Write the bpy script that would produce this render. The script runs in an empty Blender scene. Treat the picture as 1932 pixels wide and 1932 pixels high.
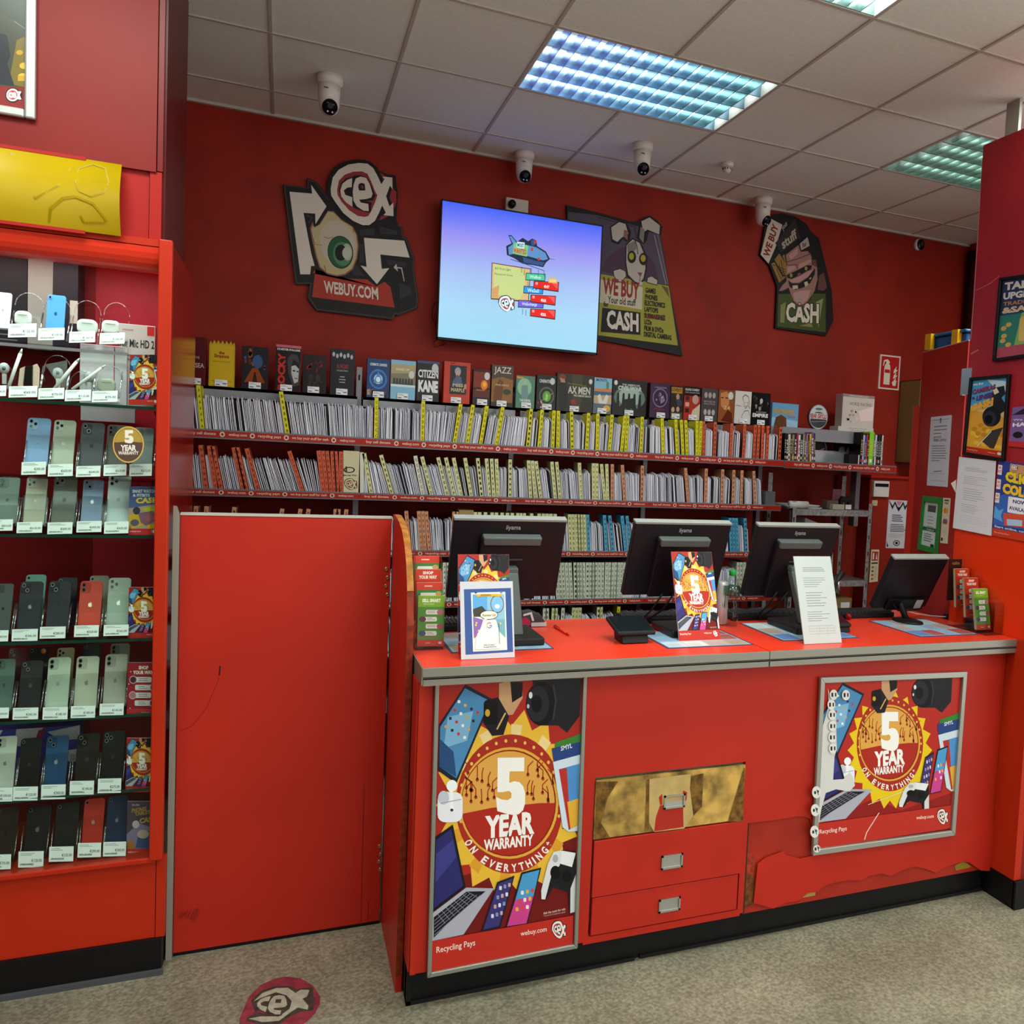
import bpy, bmesh, math, random
from mathutils import Vector, Matrix
random.seed(7)
S = bpy.context.scene
COL = S.collection
PI = math.pi

# ------------------------------------------------------------ camera
F_PX, CX, CY, EYE = 1671.93, 1288.0, 966.0, 1.65
YAW, PIT, ROL = 0.42577607, -0.05900394, 0.05127823
def cam_axes():
    fw = Vector((math.sin(YAW)*math.cos(PIT), math.cos(YAW)*math.cos(PIT), math.sin(PIT)))
    r = Vector((math.cos(YAW), -math.sin(YAW), 0)); u = r.cross(fw)
    return r*math.cos(ROL)+u*math.sin(ROL), u*math.cos(ROL)-r*math.sin(ROL), fw
CR, CU, CF = cam_axes()
cam = bpy.data.cameras.new('camera'); cam_o = bpy.data.objects.new('camera', cam); COL.objects.link(cam_o)
cam.sensor_width = 36; cam.sensor_fit = 'HORIZONTAL'; cam.lens = F_PX/1932*36
cam.shift_x = (966-CX)/1932; cam.shift_y = (CY-966)/1932
mw = Matrix((CR, CU, -CF)).transposed().to_4x4(); mw.translation = (0, 0, EYE)
cam_o.matrix_world = mw
cam.clip_start = 0.05
S.camera = cam_o
S.view_settings.view_transform = 'Standard'; S.view_settings.look = 'None'
S.view_settings.exposure = 0.1; S.view_settings.gamma = 1.0; S.view_settings.use_curve_mapping = False

def at(ax, val, x, y):
    """the point where the sight line through picture point x, y meets the plane axis=val"""
    d = CR*((x-CX)/F_PX) - CU*((y-CY)/F_PX) + CF
    o = Vector((0, 0, EYE)); t = (val-o[ax])/d[ax]
    return o + d*t

# ------------------------------------------------------------ world and lamps
W = bpy.data.worlds.new('world'); S.world = W; W.use_nodes = True
W.node_tree.nodes['Background'].inputs[0].default_value = (1.0, 0.97, 0.93, 1)
W.node_tree.nodes['Background'].inputs[1].default_value = 2.4
CEIL = 3.131
def lamp(name, loc, sx, sy, power, col=(.90, 1, .93), rot=(0, 0, 0)):
    l = bpy.data.lights.new(name, 'AREA'); l.shape = 'RECTANGLE'; l.size = sx; l.size_y = sy
    l.energy = power; l.color = col
    o = bpy.data.objects.new(name, l); COL.objects.link(o); o.location = loc; o.rotation_euler = rot
    return o
for (x, y, p) in ((-1.4, 1.0, 14), (2.9, 2.2, 42), (0.9, .7, 20), (2.9, .6, 14), (-1.4, -.9, 14), (0.9, -.9, 18), (2.9, -.9, 12), (0.4, -2.9, 14), (2.2, -2.9, 12)):
    lamp('ceiling_lamp', (x, y, CEIL-.01), .9, .56, p)

# ------------------------------------------------------------ materials
def lin(c):
    c /= 255.0
    return c/12.92 if c <= .04045 else ((c+.055)/1.055)**2.4
def rgb(h):
    return tuple(lin(int(h[i:i+2], 16)) for i in (1, 3, 5))
_M = {}
def M(h, r=.5, metal=0., noise=0., scale=30., bump=0., emit=0., kind='', spec=.22):
    k = (h, r, metal, noise, scale, bump, emit, kind, spec)
    if k in _M: return _M[k]
    m = bpy.data.materials.new('paint_'+h[1:]); m.use_nodes = True
    nt = m.node_tree; b = nt.nodes['Principled BSDF']
    c = rgb(h)
    b.inputs['Base Color'].default_value = (*c, 1); b.inputs['Roughness'].default_value = r
    b.inputs['Metallic'].default_value = metal; b.inputs['Specular IOR Level'].default_value = spec
    m.diffuse_color = (*c, 1)
    if noise or bump:
        tc = nt.nodes.new('ShaderNodeTexCoord'); n = nt.nodes.new('ShaderNodeTexNoise')
        n.inputs['Scale'].default_value = scale; n.inputs['Detail'].default_value = 6
        nt.links.new(tc.outputs['Object'], n.inputs['Vector'])
        if noise:
            mx = nt.nodes.new('ShaderNodeMix'); mx.data_type = 'RGBA'
            mx.inputs[6].default_value = (*[v*(1-noise) for v in c], 1); mx.inputs[7].default_value = (*[min(1, v*(1+noise)) for v in c], 1)
            mr = nt.nodes.new('ShaderNodeMapRange'); mr.inputs[1].default_value = .36; mr.inputs[2].default_value = .64
            nt.links.new(n.outputs['Fac'], mr.inputs[0]); nt.links.new(mr.outputs[0], mx.inputs[0]); nt.links.new(mx.outputs[2], b.inputs['Base Color'])
        if bump:
            bp = nt.nodes.new('ShaderNodeBump'); bp.inputs['Strength'].default_value = bump; bp.inputs['Distance'].default_value = .002
            nt.links.new(n.outputs['Fac'], bp.inputs['Height']); nt.links.new(bp.outputs[0], b.inputs['Normal'])
    if emit:
        b.inputs['Emission Color'].default_value = (*c, 1); b.inputs['Emission Strength'].default_value = emit
    if kind == 'glass':   # thin clear sheet: mostly see-through, mirror-like at glancing angles
        nt.nodes.remove(b); out = nt.nodes['Material Output']
        t = nt.nodes.new('ShaderNodeBsdfTransparent'); t.inputs[0].default_value = (*c, 1)
        g = nt.nodes.new('ShaderNodeBsdfGlossy'); g.inputs['Roughness'].default_value = r
        f = nt.nodes.new('ShaderNodeLayerWeight'); f.inputs[0].default_value = .5
        pw = nt.nodes.new('ShaderNodeMath'); pw.operation = 'POWER'; pw.inputs[1].default_value = 4.0
        mul = nt.nodes.new('ShaderNodeMath'); mul.operation = 'MULTIPLY_ADD'; mul.inputs[1].default_value = .6; mul.inputs[2].default_value = .012*(1+metal*3)
        x = nt.nodes.new('ShaderNodeMixShader')
        nt.links.new(f.outputs['Facing'], pw.inputs[0]); nt.links.new(pw.outputs[0], mul.inputs[0]); nt.links.new(mul.outputs[0], x.inputs[0])
        nt.links.new(t.outputs[0], x.inputs[1]); nt.links.new(g.outputs[0], x.inputs[2]); nt.links.new(x.outputs[0], out.inputs[0])
    _M[k] = m
    return m

WALL = M('#8a1e0e', .6, noise=.12, scale=5, bump=.05)
LAM = M('#b02618', .42, noise=.05, scale=3, bump=.03)          # red laminate
LAMF = M('#ae280e', .4, noise=.05, scale=3)                     # orange red laminate
LAMW = M('#9c1d18', .35, noise=.06, scale=3)
TRIM = M('#8a877d', .35, metal=.55)
BLACK = M('#0e0d0d', .5, noise=.2)
BLK = M('#151416', .45)
GREY = M('#85858c', .4, metal=.35)
STEEL = M('#b5b6b2', .3, metal=.9)
WHITE = M('#e4e4e6', .5)
PAPER = M('#dcdce4', .7)
ACR = M('#fafcfc', .05, kind='glass', metal=.25)
ACE = M('#f2f6f6', .08, kind='glass', metal=6.)
GLASS = M('#f4fbf8', .02, kind='glass')
WTOP = M('#d43620', .28, noise=.04, scale=4)

# ------------------------------------------------------------ builders
class MB:
    """collects solid shapes, then links them as one mesh object"""
    def __init__(s): s.v = []; s.f = []; s.m = []; s.mats = []; s.X = None; s.sm = []
    def mi(s, m):
        if m not in s.mats: s.mats.append(m)
        return s.mats.index(m)
    def add(s, vs, fs, m, smooth=False):
        o = len(s.v)
        for p in vs:
            p = Vector(p)
            s.v.append(s.X @ p if s.X else p)
        k = s.mi(m)
        for f in fs: s.f.append([i+o for i in f]); s.m.append(k); s.sm.append(smooth)
        return s
    def box(s, x0, x1, y0, y1, z0, z1, m):
        if x0 > x1: x0, x1 = x1, x0
        if y0 > y1: y0, y1 = y1, y0
        if z0 > z1: z0, z1 = z1, z0
        v = [(x, y, z) for z in (z0, z1) for y in (y0, y1) for x in (x0, x1)]
        return s.add(v, [(0, 2, 3, 1), (4, 5, 7, 6), (0, 1, 5, 4), (2, 6, 7, 3), (0, 4, 6, 2), (1, 3, 7, 5)], m)
    def prism(s, pts, d, m, smooth=False):
        """pts: 3D outline, d: extrusion vector"""
        n = len(pts); d = Vector(d)
        v = [Vector(p) for p in pts] + [Vector(p)+d for p in pts]
        f = [list(range(n))[::-1], list(range(n, 2*n))] + [(i, (i+1) % n, n+(i+1) % n, n+i) for i in range(n)]
        return s.add(v, f, m, smooth)
    def tube(s, pts, r, m, n=8, caps=True):
        pts = [Vector(p) for p in pts]; v = []; f = []
        for i, p in enumerate(pts):
            t = (pts[min(i+1, len(pts)-1)]-pts[max(i-1, 0)]).normalized()
            a = t.orthogonal().normalized() if i == 0 else (a-t*a.dot(t)).normalized()
            b = t.cross(a); rr = r[i] if isinstance(r, (list, tuple)) else r
            for k in range(n):
                w = 2*PI*k/n; v.append(p+a*rr*math.cos(w)+b*rr*math.sin(w))
        for i in range(len(pts)-1):
            for k in range(n):
                f.append((i*n+k, i*n+(k+1) % n, (i+1)*n+(k+1) % n, (i+1)*n+k))
        if caps: f += [list(range(n))[::-1], [len(v)-n+k for k in range(n)]]
        return s.add(v, f, m, True)
    def lathe(s, prof, m, n=20, c=(0, 0, 0), sx=1., axis='z'):
        v = []; f = []
        for (r, z) in prof:
            for k in range(n):
                w = 2*PI*k/n; x, y = r*math.cos(w)*sx, r*math.sin(w)
                v.append((c[0]+x, c[1]+y, c[2]+z) if axis == 'z' else (c[0]+x, c[1]-z, c[2]+y))
        for i in range(len(prof)-1):
            for k in range(n): f.append((i*n+k, i*n+(k+1) % n, (i+1)*n+(k+1) % n, (i+1)*n+k))
        if prof[0][0] > 1e-5: f.append(list(range(n))[::-1])
        if prof[-1][0] > 1e-5: f.append([len(v)-n+k for k in range(n)])
        return s.add(v, f, m, True)
    def merge(s, o, X=None):
        k = {i: s.mi(m) for i, m in enumerate(o.mats)}; b = len(s.v)
        for p in o.v: s.v.append(X @ p if X else p.copy())
        for f, m, q in zip(o.f, o.m, o.sm): s.f.append([i+b for i in f]); s.m.append(k[m]); s.sm.append(q)
        return s
    def mesh(s, name, off=None):
        me = bpy.data.meshes.new(name)
        vv = [p-off for p in s.v] if off else s.v
        me.from_pydata([tuple(p) for p in vv], [], s.f)
        for m in s.mats: me.materials.append(m)
        me.polygons.foreach_set('material_index', s.m); me.polygons.foreach_set('use_smooth', s.sm)
        me.update()
        return me

def tag(o, label=None, cat=None, group=None, kind=None):
    if label: o['label'] = label
    if cat: o['category'] = cat
    if group: o['group'] = group
    if kind: o['kind'] = kind
    return o
def wloc(p):
    l = Vector((0, 0, 0))
    while p: l = l+p.location; p = p.parent
    return l
def obj(name, mb, parent=None, local=False, bevel=0, label=None, cat=None, group=None, kind=None, edge=False):
    """one mesh object; coordinates are world ones unless local"""
    if parent:
        off = None if local else wloc(parent); me = mb.mesh(name, off)
        o = bpy.data.objects.new(name, me); o.parent = parent
    else:
        xs = [p.x for p in mb.v]; ys = [p.y for p in mb.v]; zs = [p.z for p in mb.v]
        c = Vector(((min(xs)+max(xs))/2, (min(ys)+max(ys))/2, min(zs)))
        o = bpy.data.objects.new(name, mb.mesh(name, c)); o.location = c
    COL.objects.link(o)
    if bevel:
        b = o.modifiers.new('bevel', 'BEVEL'); b.width = bevel; b.segments = 2; b.limit_method = 'ANGLE'
    if label or cat or kind or group: tag(o, label, cat, group, kind)
    return o
def thing(name, label, cat, loc=(0, 0, 0), group=None):
    o = bpy.data.objects.new(name, None); COL.objects.link(o); o.location = loc; o.empty_display_size = .05
    return tag(o, label, cat, group)
def copy_tree(o, parent=None):
    c = o.copy(); COL.objects.link(c); c.parent = parent
    for ch in list(o.children): copy_tree(ch, c)
    return c

_T = {}
def text_mesh(s, bold):
    k = (s, bold)
    if k not in _T:
        cu = bpy.data.curves.new('t', 'FONT'); cu.body = s; cu.size = 1; cu.resolution_u = 2; cu.offset = bold
        o = bpy.data.objects.new('t', cu); COL.objects.link(o)
        bpy.context.view_layer.update()
        me = bpy.data.meshes.new_from_object(o.evaluated_get(bpy.context.evaluated_depsgraph_get()))
        v = [(p.co.x, p.co.y) for p in me.vertices]; f = [list(p.vertices) for p in me.polygons]
        bpy.data.objects.remove(o); bpy.data.curves.remove(cu); bpy.data.meshes.remove(me)
        x0 = min(p[0] for p in v); x1 = max(p[0] for p in v); y0 = min(p[1] for p in v); y1 = max(p[1] for p in v)
        _T[k] = ([((x-x0)/(x1-x0), (y-y0)/(y1-y0)) for x, y in v], f)
    return _T[k]

class Art:
    """flat printed picture on a surface, built of thin layers; mp maps drawing coordinates to 3D"""
    def __init__(s, mp, n, mb=None, eps=.00012, r=.45):
        s.mp = mp; s.n = Vector(n).normalized(); s.mb = mb or MB(); s.st = {'L': 1}; s.eps = eps; s.r = r
    def sub(s, T):
        a = Art(lambda x, y: s.mp(*T(x, y)), s.n, s.mb, s.eps, s.r); a.st = s.st
        return a
    def mat(s, c): return c if not isinstance(c, str) else M(c, s.r)
    def lay(s): s.st['L'] += 1; return s
    def put(s, pts, fs, c):
        d = s.n*(s.eps*s.st['L'])
        s.mb.add([s.mp(x, y)+d for x, y in pts], fs, s.mat(c))
    def poly(s, pts, c, up=True):
        if up: s.lay()
        s.put(pts, [list(range(len(pts)))], c); return s
    def rect(s, x0, y0, x1, y1, c, up=True): return s.poly([(x0, y0), (x1, y0), (x1, y1), (x0, y1)], c, up)
    def rrect(s, x0, y0, x1, y1, r, c, up=True):
        q = []
        for (cx, cy, a) in ((x1-r, y0+r, -90), (x1-r, y1-r, 0), (x0+r, y1-r, 90), (x0+r, y0+r, 180)):
            for k in range(5):
                w = math.radians(a+22.5*k); q.append((cx+r*math.cos(w), cy+r*math.sin(w)))
        return s.poly(q, c, up)
    def ell(s, cx, cy, rx, ry, c, up=True, n=28, a0=0, a1=360, rot=0):
        q = []
        full = a1-a0 >= 360
        for k in range(n if full else n+1):
            w = math.radians(a0+(a1-a0)*k/n); x, y = rx*math.cos(w), ry*math.sin(w)
            cr, sr = math.cos(math.radians(rot)), math.sin(math.radians(rot))
            q.append((cx+x*cr-y*sr, cy+x*sr+y*cr))
        return s.poly(q, c, up)
    def line(s, pts, w, c, up=True):
        if up: s.lay()
        for (x0, y0), (x1, y1) in zip(pts, pts[1:]):
            l = math.hypot(x1-x0, y1-y0) or 1; nx, ny = -(y1-y0)/l*w/2, (x1-x0)/l*w/2
            s.put([(x0+nx, y0+ny), (x1+nx, y1+ny), (x1-nx, y1-ny), (x0-nx, y0-ny)], [(0, 1, 2, 3)], c)
        return s
    def text(s, t, O, Wv, Hv, c, bold=.02, up=True):
        """text fitted to the box with bottom left O, baseline vector Wv and height vector Hv"""
        if up: s.lay()
        v, f = text_mesh(t, bold)
        s.put([(O[0]+x*Wv[0]+y*Hv[0], O[1]+x*Wv[1]+y*Hv[1]) for x, y in v], f, c); return s
    def lines(s, x0, y0, x1, n, dy, h, c, seed=1):
        """rows of print too small to read"""
        s.lay(); R = random.Random(seed)
        for i in range(n):
            e = x0+(x1-x0)*R.uniform(.55, 1)
            y = y0+dy*i; s.put([(x0, y), (e, y), (e, y+h), (x0, y+h)], [(0, 1, 2, 3)], c)
        return s
def plane_px(ax, val):
    return lambda x, y: at(ax, val, x, y)
def quad_map(TL, TR, BR, BL):
    """unit square (y down) to a 3D quad"""
    TL, TR, BR, BL = map(Vector, (TL, TR, BR, BL))
    return lambda u, v: (TL*(1-u)+TR*u)*(1-v)+(BL*(1-u)+BR*u)*v
def crop(x0, y0, s):
    return lambda x, y: (x0+x/s, y0+y/s)
NY = (0, -1, 0)

# ------------------------------------------------------------ printed motifs
LOGO_C = [(138, 325), (160, 255), (210, 215), (262, 195), (258, 290), (210, 295), (175, 325), (190, 370), (262, 395), (265, 495), (200, 450), (150, 390)]
LOGO_E = [(278, 260), (300, 200), (350, 180), (410, 195), (445, 260), (475, 360), (460, 400), (400, 415), (335, 420), (350, 450), (430, 465), (435, 540), (380, 535), (310, 490), (275, 430), (268, 340)]
def logo(a, T, small=True, ring='#e8e2dc', red='#b03040', blk='#140c0c'):
    """ring-and-tail shop emblem; drawn in a 730 x 700 field, y down"""
    a = a.sub(T)
    if small:
        a.ell(320, 350, 330, 350, blk); a.poly([(520, 230), (730, 120), (730, 620), (520, 470)], blk, False)
        a.ell(315, 350, 280, 300, ring); a.poly([(480, 300), (560, 180), (700, 180), (620, 350), (700, 560), (560, 560)], ring, False)
        a.ell(310, 350, 205, 225, red)
        a.text('ce', (130, 500), (350, 0), (0, -290), ring, .06)
        return
    a.poly([(500, 100), (640, 160), (715, 165), (735, 430), (725, 590), (560, 650)], blk)
    a.poly([(530, 120), (620, 180), (590, 250), (560, 220)], red); a.poly([(680, 290), (720, 340), (725, 440), (700, 510), (650, 400)], red, False)
    a.poly([(560, 590), (640, 590), (545, 640)], red, False)
    a.poly([(0, 300), (20, 180), (80, 90), (180, 25), (330, 0), (440, 20), (520, 80), (580, 200), (600, 280), (640, 350), (590, 460), (540, 590), (500, 660), (420, 700), (330, 695), (230, 640), (120, 540), (40, 420)], blk)
    a.poly([(38, 310), (60, 190), (120, 110), (220, 55), (330, 38), (420, 45), (480, 90), (530, 180), (565, 260), (600, 205), (575, 180), (680, 190), (682, 310), (655, 275), (615, 385), (650, 490), (690, 450), (692, 592), (588, 582), (612, 555), (575, 480), (540, 560), (500, 640), (440, 685), (370, 685), (270, 640), (170, 560), (90, 450), (45, 380)], ring)
    a.poly([(105, 320), (125, 220), (185, 160), (270, 130), (360, 125), (420, 150), (460, 230), (500, 330), (525, 375), (500, 450), (460, 540), (430, 590), (390, 600), (320, 590), (230, 530), (150, 440), (110, 370)], red)
    a.poly([(125, 320), (145, 250), (200, 195), (260, 185), (280, 170), (340, 165), (420, 190), (465, 280), (505, 380), (480, 430), (400, 430), (465, 450), (455, 555), (400, 550), (290, 510), (230, 470), (150, 400)], blk)
    a.poly([(138, 325), (160, 255), (210, 215), (262, 195), (258, 290), (210, 295), (175, 325), (190, 370), (262, 395), (265, 495), (200, 450), (150, 390)], ring)
    a.poly([(278, 260), (300, 200), (350, 180), (410, 195), (445, 260), (475, 360), (460, 400), (400, 415), (335, 420), (350, 450), (430, 465), (435, 540), (380, 535), (310, 490), (275, 430), (268, 340)], ring)
    a.poly([(330, 260), (355, 245), (392, 255), (400, 325), (335, 325), (325, 290)], blk); a.poly([(355, 270), (380, 280), (378, 310), (358, 300)], red)

def five(a, O, w, h, c):
    q = [(.05, 1), (.96, 1), (.96, .76), (.46, .76), (.45, .56), (.62, .59), (.8, .57), (.93, .5), (1, .38), (1, .2), (.93, .08), (.78, .01), (.55, 0), (.3, .03), (.05, .07), (.0, .32), (.2, .27), (.4, .26), (.52, .3), (.53, .38), (.45, .42), (.25, .4), (.05, .4)]
    a.poly([(O[0]+x*w, O[1]-y*h) for x, y in q], c)
def badge(a, full=True):
    """5 YEAR WARRANTY roundel, in the field of the tall poster (x 345-920, y 430-1195)"""
    a.ell(632, 812, 290, 384, '#a42a1e', n=40)
    for k in range(0, 360, 11):
        if 20 < k < 160 or not full: continue
        w = math.radians(k); a.ell(632+272*math.cos(w), 812+350*math.sin(w), 8, 10, '#e2b85a', k == 0, 8)
    a.ell(628, 806, 268, 308, '#d9a53c', n=40); a.ell(626, 806, 256, 294, '#8a1c14', n=40)
    a.ell(624, 806, 250, 286, '#d8a04a', n=30, a0=180, a1=360)
    a.ell(624, 806, 250, 286, '#a8281c', n=30, a0=0, a1=180)
    a.poly([(376, 840), (380, 860), (530, 830), (860, 800), (872, 780), (376, 795)], '#d8a04a')
    R = random.Random(3); a.lay()
    for k in range(26 if full else 8):
        x = [400, 425, 452, 480, 508, 538, 722, 750, 778, 806, 834, 858][k % 12]+R.uniform(-6, 6); y = R.uniform(620, 800)
        x2 = x+R.uniform(-40, 40)
        a.line([(x, y), (x, y-45), (x2, y-75)], 6, '#a03c1a', False); a.ell(x, y, 9, 11, '#a03c1a', False, 8)
    five(a, (552, 870), 158, 315, '#f0eeea')
    a.text('YEAR', (495, 1000), (268, -25), (0, -125), '#efece8', .05)
    a.text('WARRANTY', (490, 1068), (266, -28), (0, -62), '#efece8', .04)
    # the words that follow the lower rim
    if full:
        a.lay(); s = 'ON EVERYTHING*'; pos = 0; PS = []
        for ch in s: d_ = .28 if ch == 'I' else .5; PS.append(pos+d_); pos += 2*d_*(.8 if ch == ' ' else 1)
        for i, ch in enumerate(s):
            if ch == ' ': continue
            w = math.radians(148-114*PS[i]/pos); cx, cy = 632+276*math.cos(w), 812+352*math.sin(w)
            t = Vector((276*math.sin(w), -352*math.cos(w))).normalized(); up = Vector((t.y, -t.x))
            o = Vector((cx, cy))-t*14-up*22
            a.text(ch, o+(t*9 if ch == 'I' else t*0), t*(29 if ch not in 'I*' else 9 if ch == 'I' else 18), up*44 if ch != '*' else up*44, '#efe6dc', .035, False)
def gadgets(a, T1, T2, T3, T4, T5, full):
    """devices round the roundel; each T places one group"""
    b = a.sub(T1)   # tablet
    b.poly([(390, 155), (530, 235), (345, 695), (250, 620), (256, 370)], '#1a2030'); b.poly([(388, 175), (515, 245), (345, 665), (258, 600), (262, 385)], '#4a86b4')
    b.poly([(300, 330), (430, 300), (400, 460), (280, 500)], '#7ab0d4'); b.poly([(262, 450), (330, 520), (345, 660), (258, 600)], '#244a78')
    if full:
        b.lay()
        for i in range(4):
            for j in range(4): b.rrect(350+i*32-j*22, 240+j*45+i*20, 364+i*32-j*22, 256+j*45+i*20, 4, ['#e8e8ee', '#c03a30', '#20304a', '#d0a050'][(i*3+j) % 4], False)
    b = a.sub(T2)   # watches
    b.poly([(565, 150), (600, 140), (690, 145), (692, 230), (640, 320), (590, 325), (565, 240)], '#c49870'); b.poly([(625, 142), (692, 145), (690, 220), (635, 255)], '#17130f')
    b.poly([(500, 240), (560, 225), (620, 330), (590, 430), (530, 435), (480, 360)], '#1c1822'); b.rrect(485, 240, 560, 375, 20, '#0c0a0a'); b.ell(505, 310, 13, 20, '#c8a030'); b.line([(555, 400), (600, 310)], 8, '#d8b060')
    b = a.sub(T3)   # camera
    b.poly([(745, 130), (1020, 125), (1010, 330), (940, 420), (890, 380), (780, 380)], '#1c1a20'); b.ell(795, 262, 85, 118, '#0b0a0c'); b.ell(775, 262, 62, 98, '#23222a'); b.ell(768, 262, 30, 48, '#050506'); b.ell(735, 215, 10, 18, '#d8dce4')
    b.line([(860, 160), (875, 250), (860, 350)], 10, '#34323a'); b.ell(722, 275, 7, 12, '#b8bcc8')
    b = a.sub(T4)   # games
    b.poly([(870, 475), (1018, 425), (1018, 520), (880, 540)], '#3a7a30'); b.poly([(855, 505), (1015, 470), (1015, 900), (920, 950)], '#26407c'); b.poly([(862, 580), (1015, 540), (1010, 960), (955, 965), (920, 940)], '#c8d8e4'); b.poly([(895, 620), (1012, 590), (1008, 930), (965, 950)], '#4c8cc8')
    b.poly([(895, 620), (940, 612), (965, 950), (955, 955)], '#b03028'); b.poly([(945, 800), (1010, 780), (1008, 930), (965, 950)], '#dca838'); b.text('SMYL', (905, 520), (65, -18), (0, -26), '#dce4f0')
    b = a.sub(T5)   # earphones
    b.rrect(250, 740, 378, 905, 40, '#e4e6ee'); b.ell(280, 770, 28, 38, '#c0c4d0'); b.ell(322, 705, 28, 32, '#f0f0f4'); b.line([(318, 720), (322, 835)], 18, '#f0f0f4'); b.ell(322, 838, 8, 8, '#303038'); b.line([(265, 800), (370, 780)], 4, '#9094a4')
def laptop(b):
    b.poly([(238, 985), (328, 918), (395, 1262), (228, 1400)], '#15131c'); b.poly([(243, 1000), (320, 942), (382, 1258), (232, 1380)], '#2c2a68'); b.poly([(243, 1080), (330, 1000), (345, 1100), (238, 1240)], '#3c3c84')
    b.poly([(226, 1405), (398, 1268), (545, 1275), (385, 1530), (224, 1562)], '#a8aab8'); b.poly([(232, 1430), (400, 1290), (500, 1290), (300, 1470), (232, 1545)], '#16151c')
    b.lay()
    for i in range(5): b.line([(235, 1450+i*20), (400+i*18, 1300+i*3)], 2.5, '#9094a4', False)
    for i in range(8): b.line([(250+i*22, 1410-i*17), (290+i*24, 1465-i*20)], 2.5, '#9094a4', False)
def phones(b):
    b.poly([(562, 1240), (655, 1205), (580, 1495), (478, 1518)], '#1b1826'); b.poly([(568, 1250), (645, 1220), (572, 1485), (488, 1505)], '#3a3474')
    b.poly([(692, 1188), (802, 1162), (728, 1478), (608, 1495)], '#1c1a22'); b.poly([(698, 1198), (792, 1174), (760, 1320), (660, 1340)], '#4898cc'); b.poly([(660, 1340), (760, 1320), (722, 1472), (616, 1488)], '#c8408c')
    b.lay()
    for i in range(3):
        for j in range(4): b.rrect(572+i*24-j*14, 1262+j*52-i*8, 586+i*24-j*14, 1284+j*52-i*8, 4, ['#d8d8e8', '#8890c0', '#c8a0a0'][(i+j) % 3], False)
        for j in range(3): b.rrect(690+i*28-j*14, 1290+j*46-i*6, 706+i*28-j*14, 1312+j*46-i*6, 5, ['#e8e0e8', '#d04838', '#e0a840'][(i*2+j) % 3], False)
def controller(b):
    b.poly([(870, 1080), (920, 1065), (998, 1075), (998, 1410), (965, 1425), (955, 1300), (870, 1270), (830, 1340), (805, 1345), (800, 1300), (835, 1150)], '#1a1a1e')
    b.poly([(870, 1075), (915, 1066), (905, 1150), (860, 1200), (825, 1340), (804, 1338), (802, 1290), (838, 1140)], '#d8dadc'); b.poly([(915, 1068), (996, 1082), (975, 1160), (905, 1140)], '#e4e6e8', False); b.poly([(968, 1280), (998, 1200), (998, 1410), (968, 1418)], '#d0d2d4', False)
    b.ell(880, 1190, 28, 38, '#0c0c0e'); b.ell(945, 1210, 26, 36, '#0c0c0e', False); b.ell(880, 1112, 16, 22, '#a8aab0')
def ident(x, y): return (x, y)
def tall_T():
    def T(x, y):
        xl = 255-35*(y-150)/1585; xr = 1025-35*(y-120)/1470
        u = (x-xl)/(xr-xl); u_ = min(max(u, 0), 1)
        yt = 150-30*u_; yb = 1735-145*u_
        return (min(max(u, 0), 1), min(max((y-yt)/(yb-yt), 0), 1))
    return T
def warranty(a, full=True, recycling=True):
    """tall 5 year warranty poster on a unit square"""
    a.rect(0, 0, 1, 1, '#a8281e', False)
    c = a.sub(tall_T())
    c.poly([(225, 1250), (560, 1150), (1000, 900), (990, 1500), (220, 1640)], '#6e1614')
    pts = []
    for k in range(36):
        w = 2*PI*k/36; r = 1.0 if k % 2 else 1.22
        pts.append((632+330*r*math.cos(w), 812+430*r*math.sin(w)))
    c.poly([(max(238, min(1005, x)), y) for x, y in pts], '#e4b63a')
    if full:
        c.lay()
        for k in range(0, 36, 3):
            w = 2*PI*k/36; w2 = 2*PI*(k+1)/36
            c.put([(632, 812), (max(238, min(1005, 632+340*math.cos(w))), 812+440*math.sin(w)), (max(238, min(1005, 632+340*math.cos(w2))), 812+440*math.sin(w2))], [(0, 1, 2)], '#d89a2c' if w < PI else '#e8cf90')
    badge(c, full); gadgets(c, ident, ident, ident, ident, ident, full); laptop(c); phones(c); controller(c)
    c.poly([(222, 1562), (986, 1430), (984, 1592), (216, 1738)], '#b82c22')
    c.text('webuy.com', (690, 1552), (145, -25), (0, -36), '#e8d8cc', .01)
    if recycling: c.text('Recycling Pays', (246, 1640), (200, -38), (0, -44), '#e8d8cc', .01)
    if full: c.text('Ask the team for info', (815, 1424), (125, -24), (0, -14), '#e8d8d0', 0); c.text('*Terms & Conditions apply', (815, 1440), (125, -24), (0, -12), '#c8a8a0', 0)
    logo(c, lambda x, y: (860+x*.12, 1455+y*.15), not full)

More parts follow.
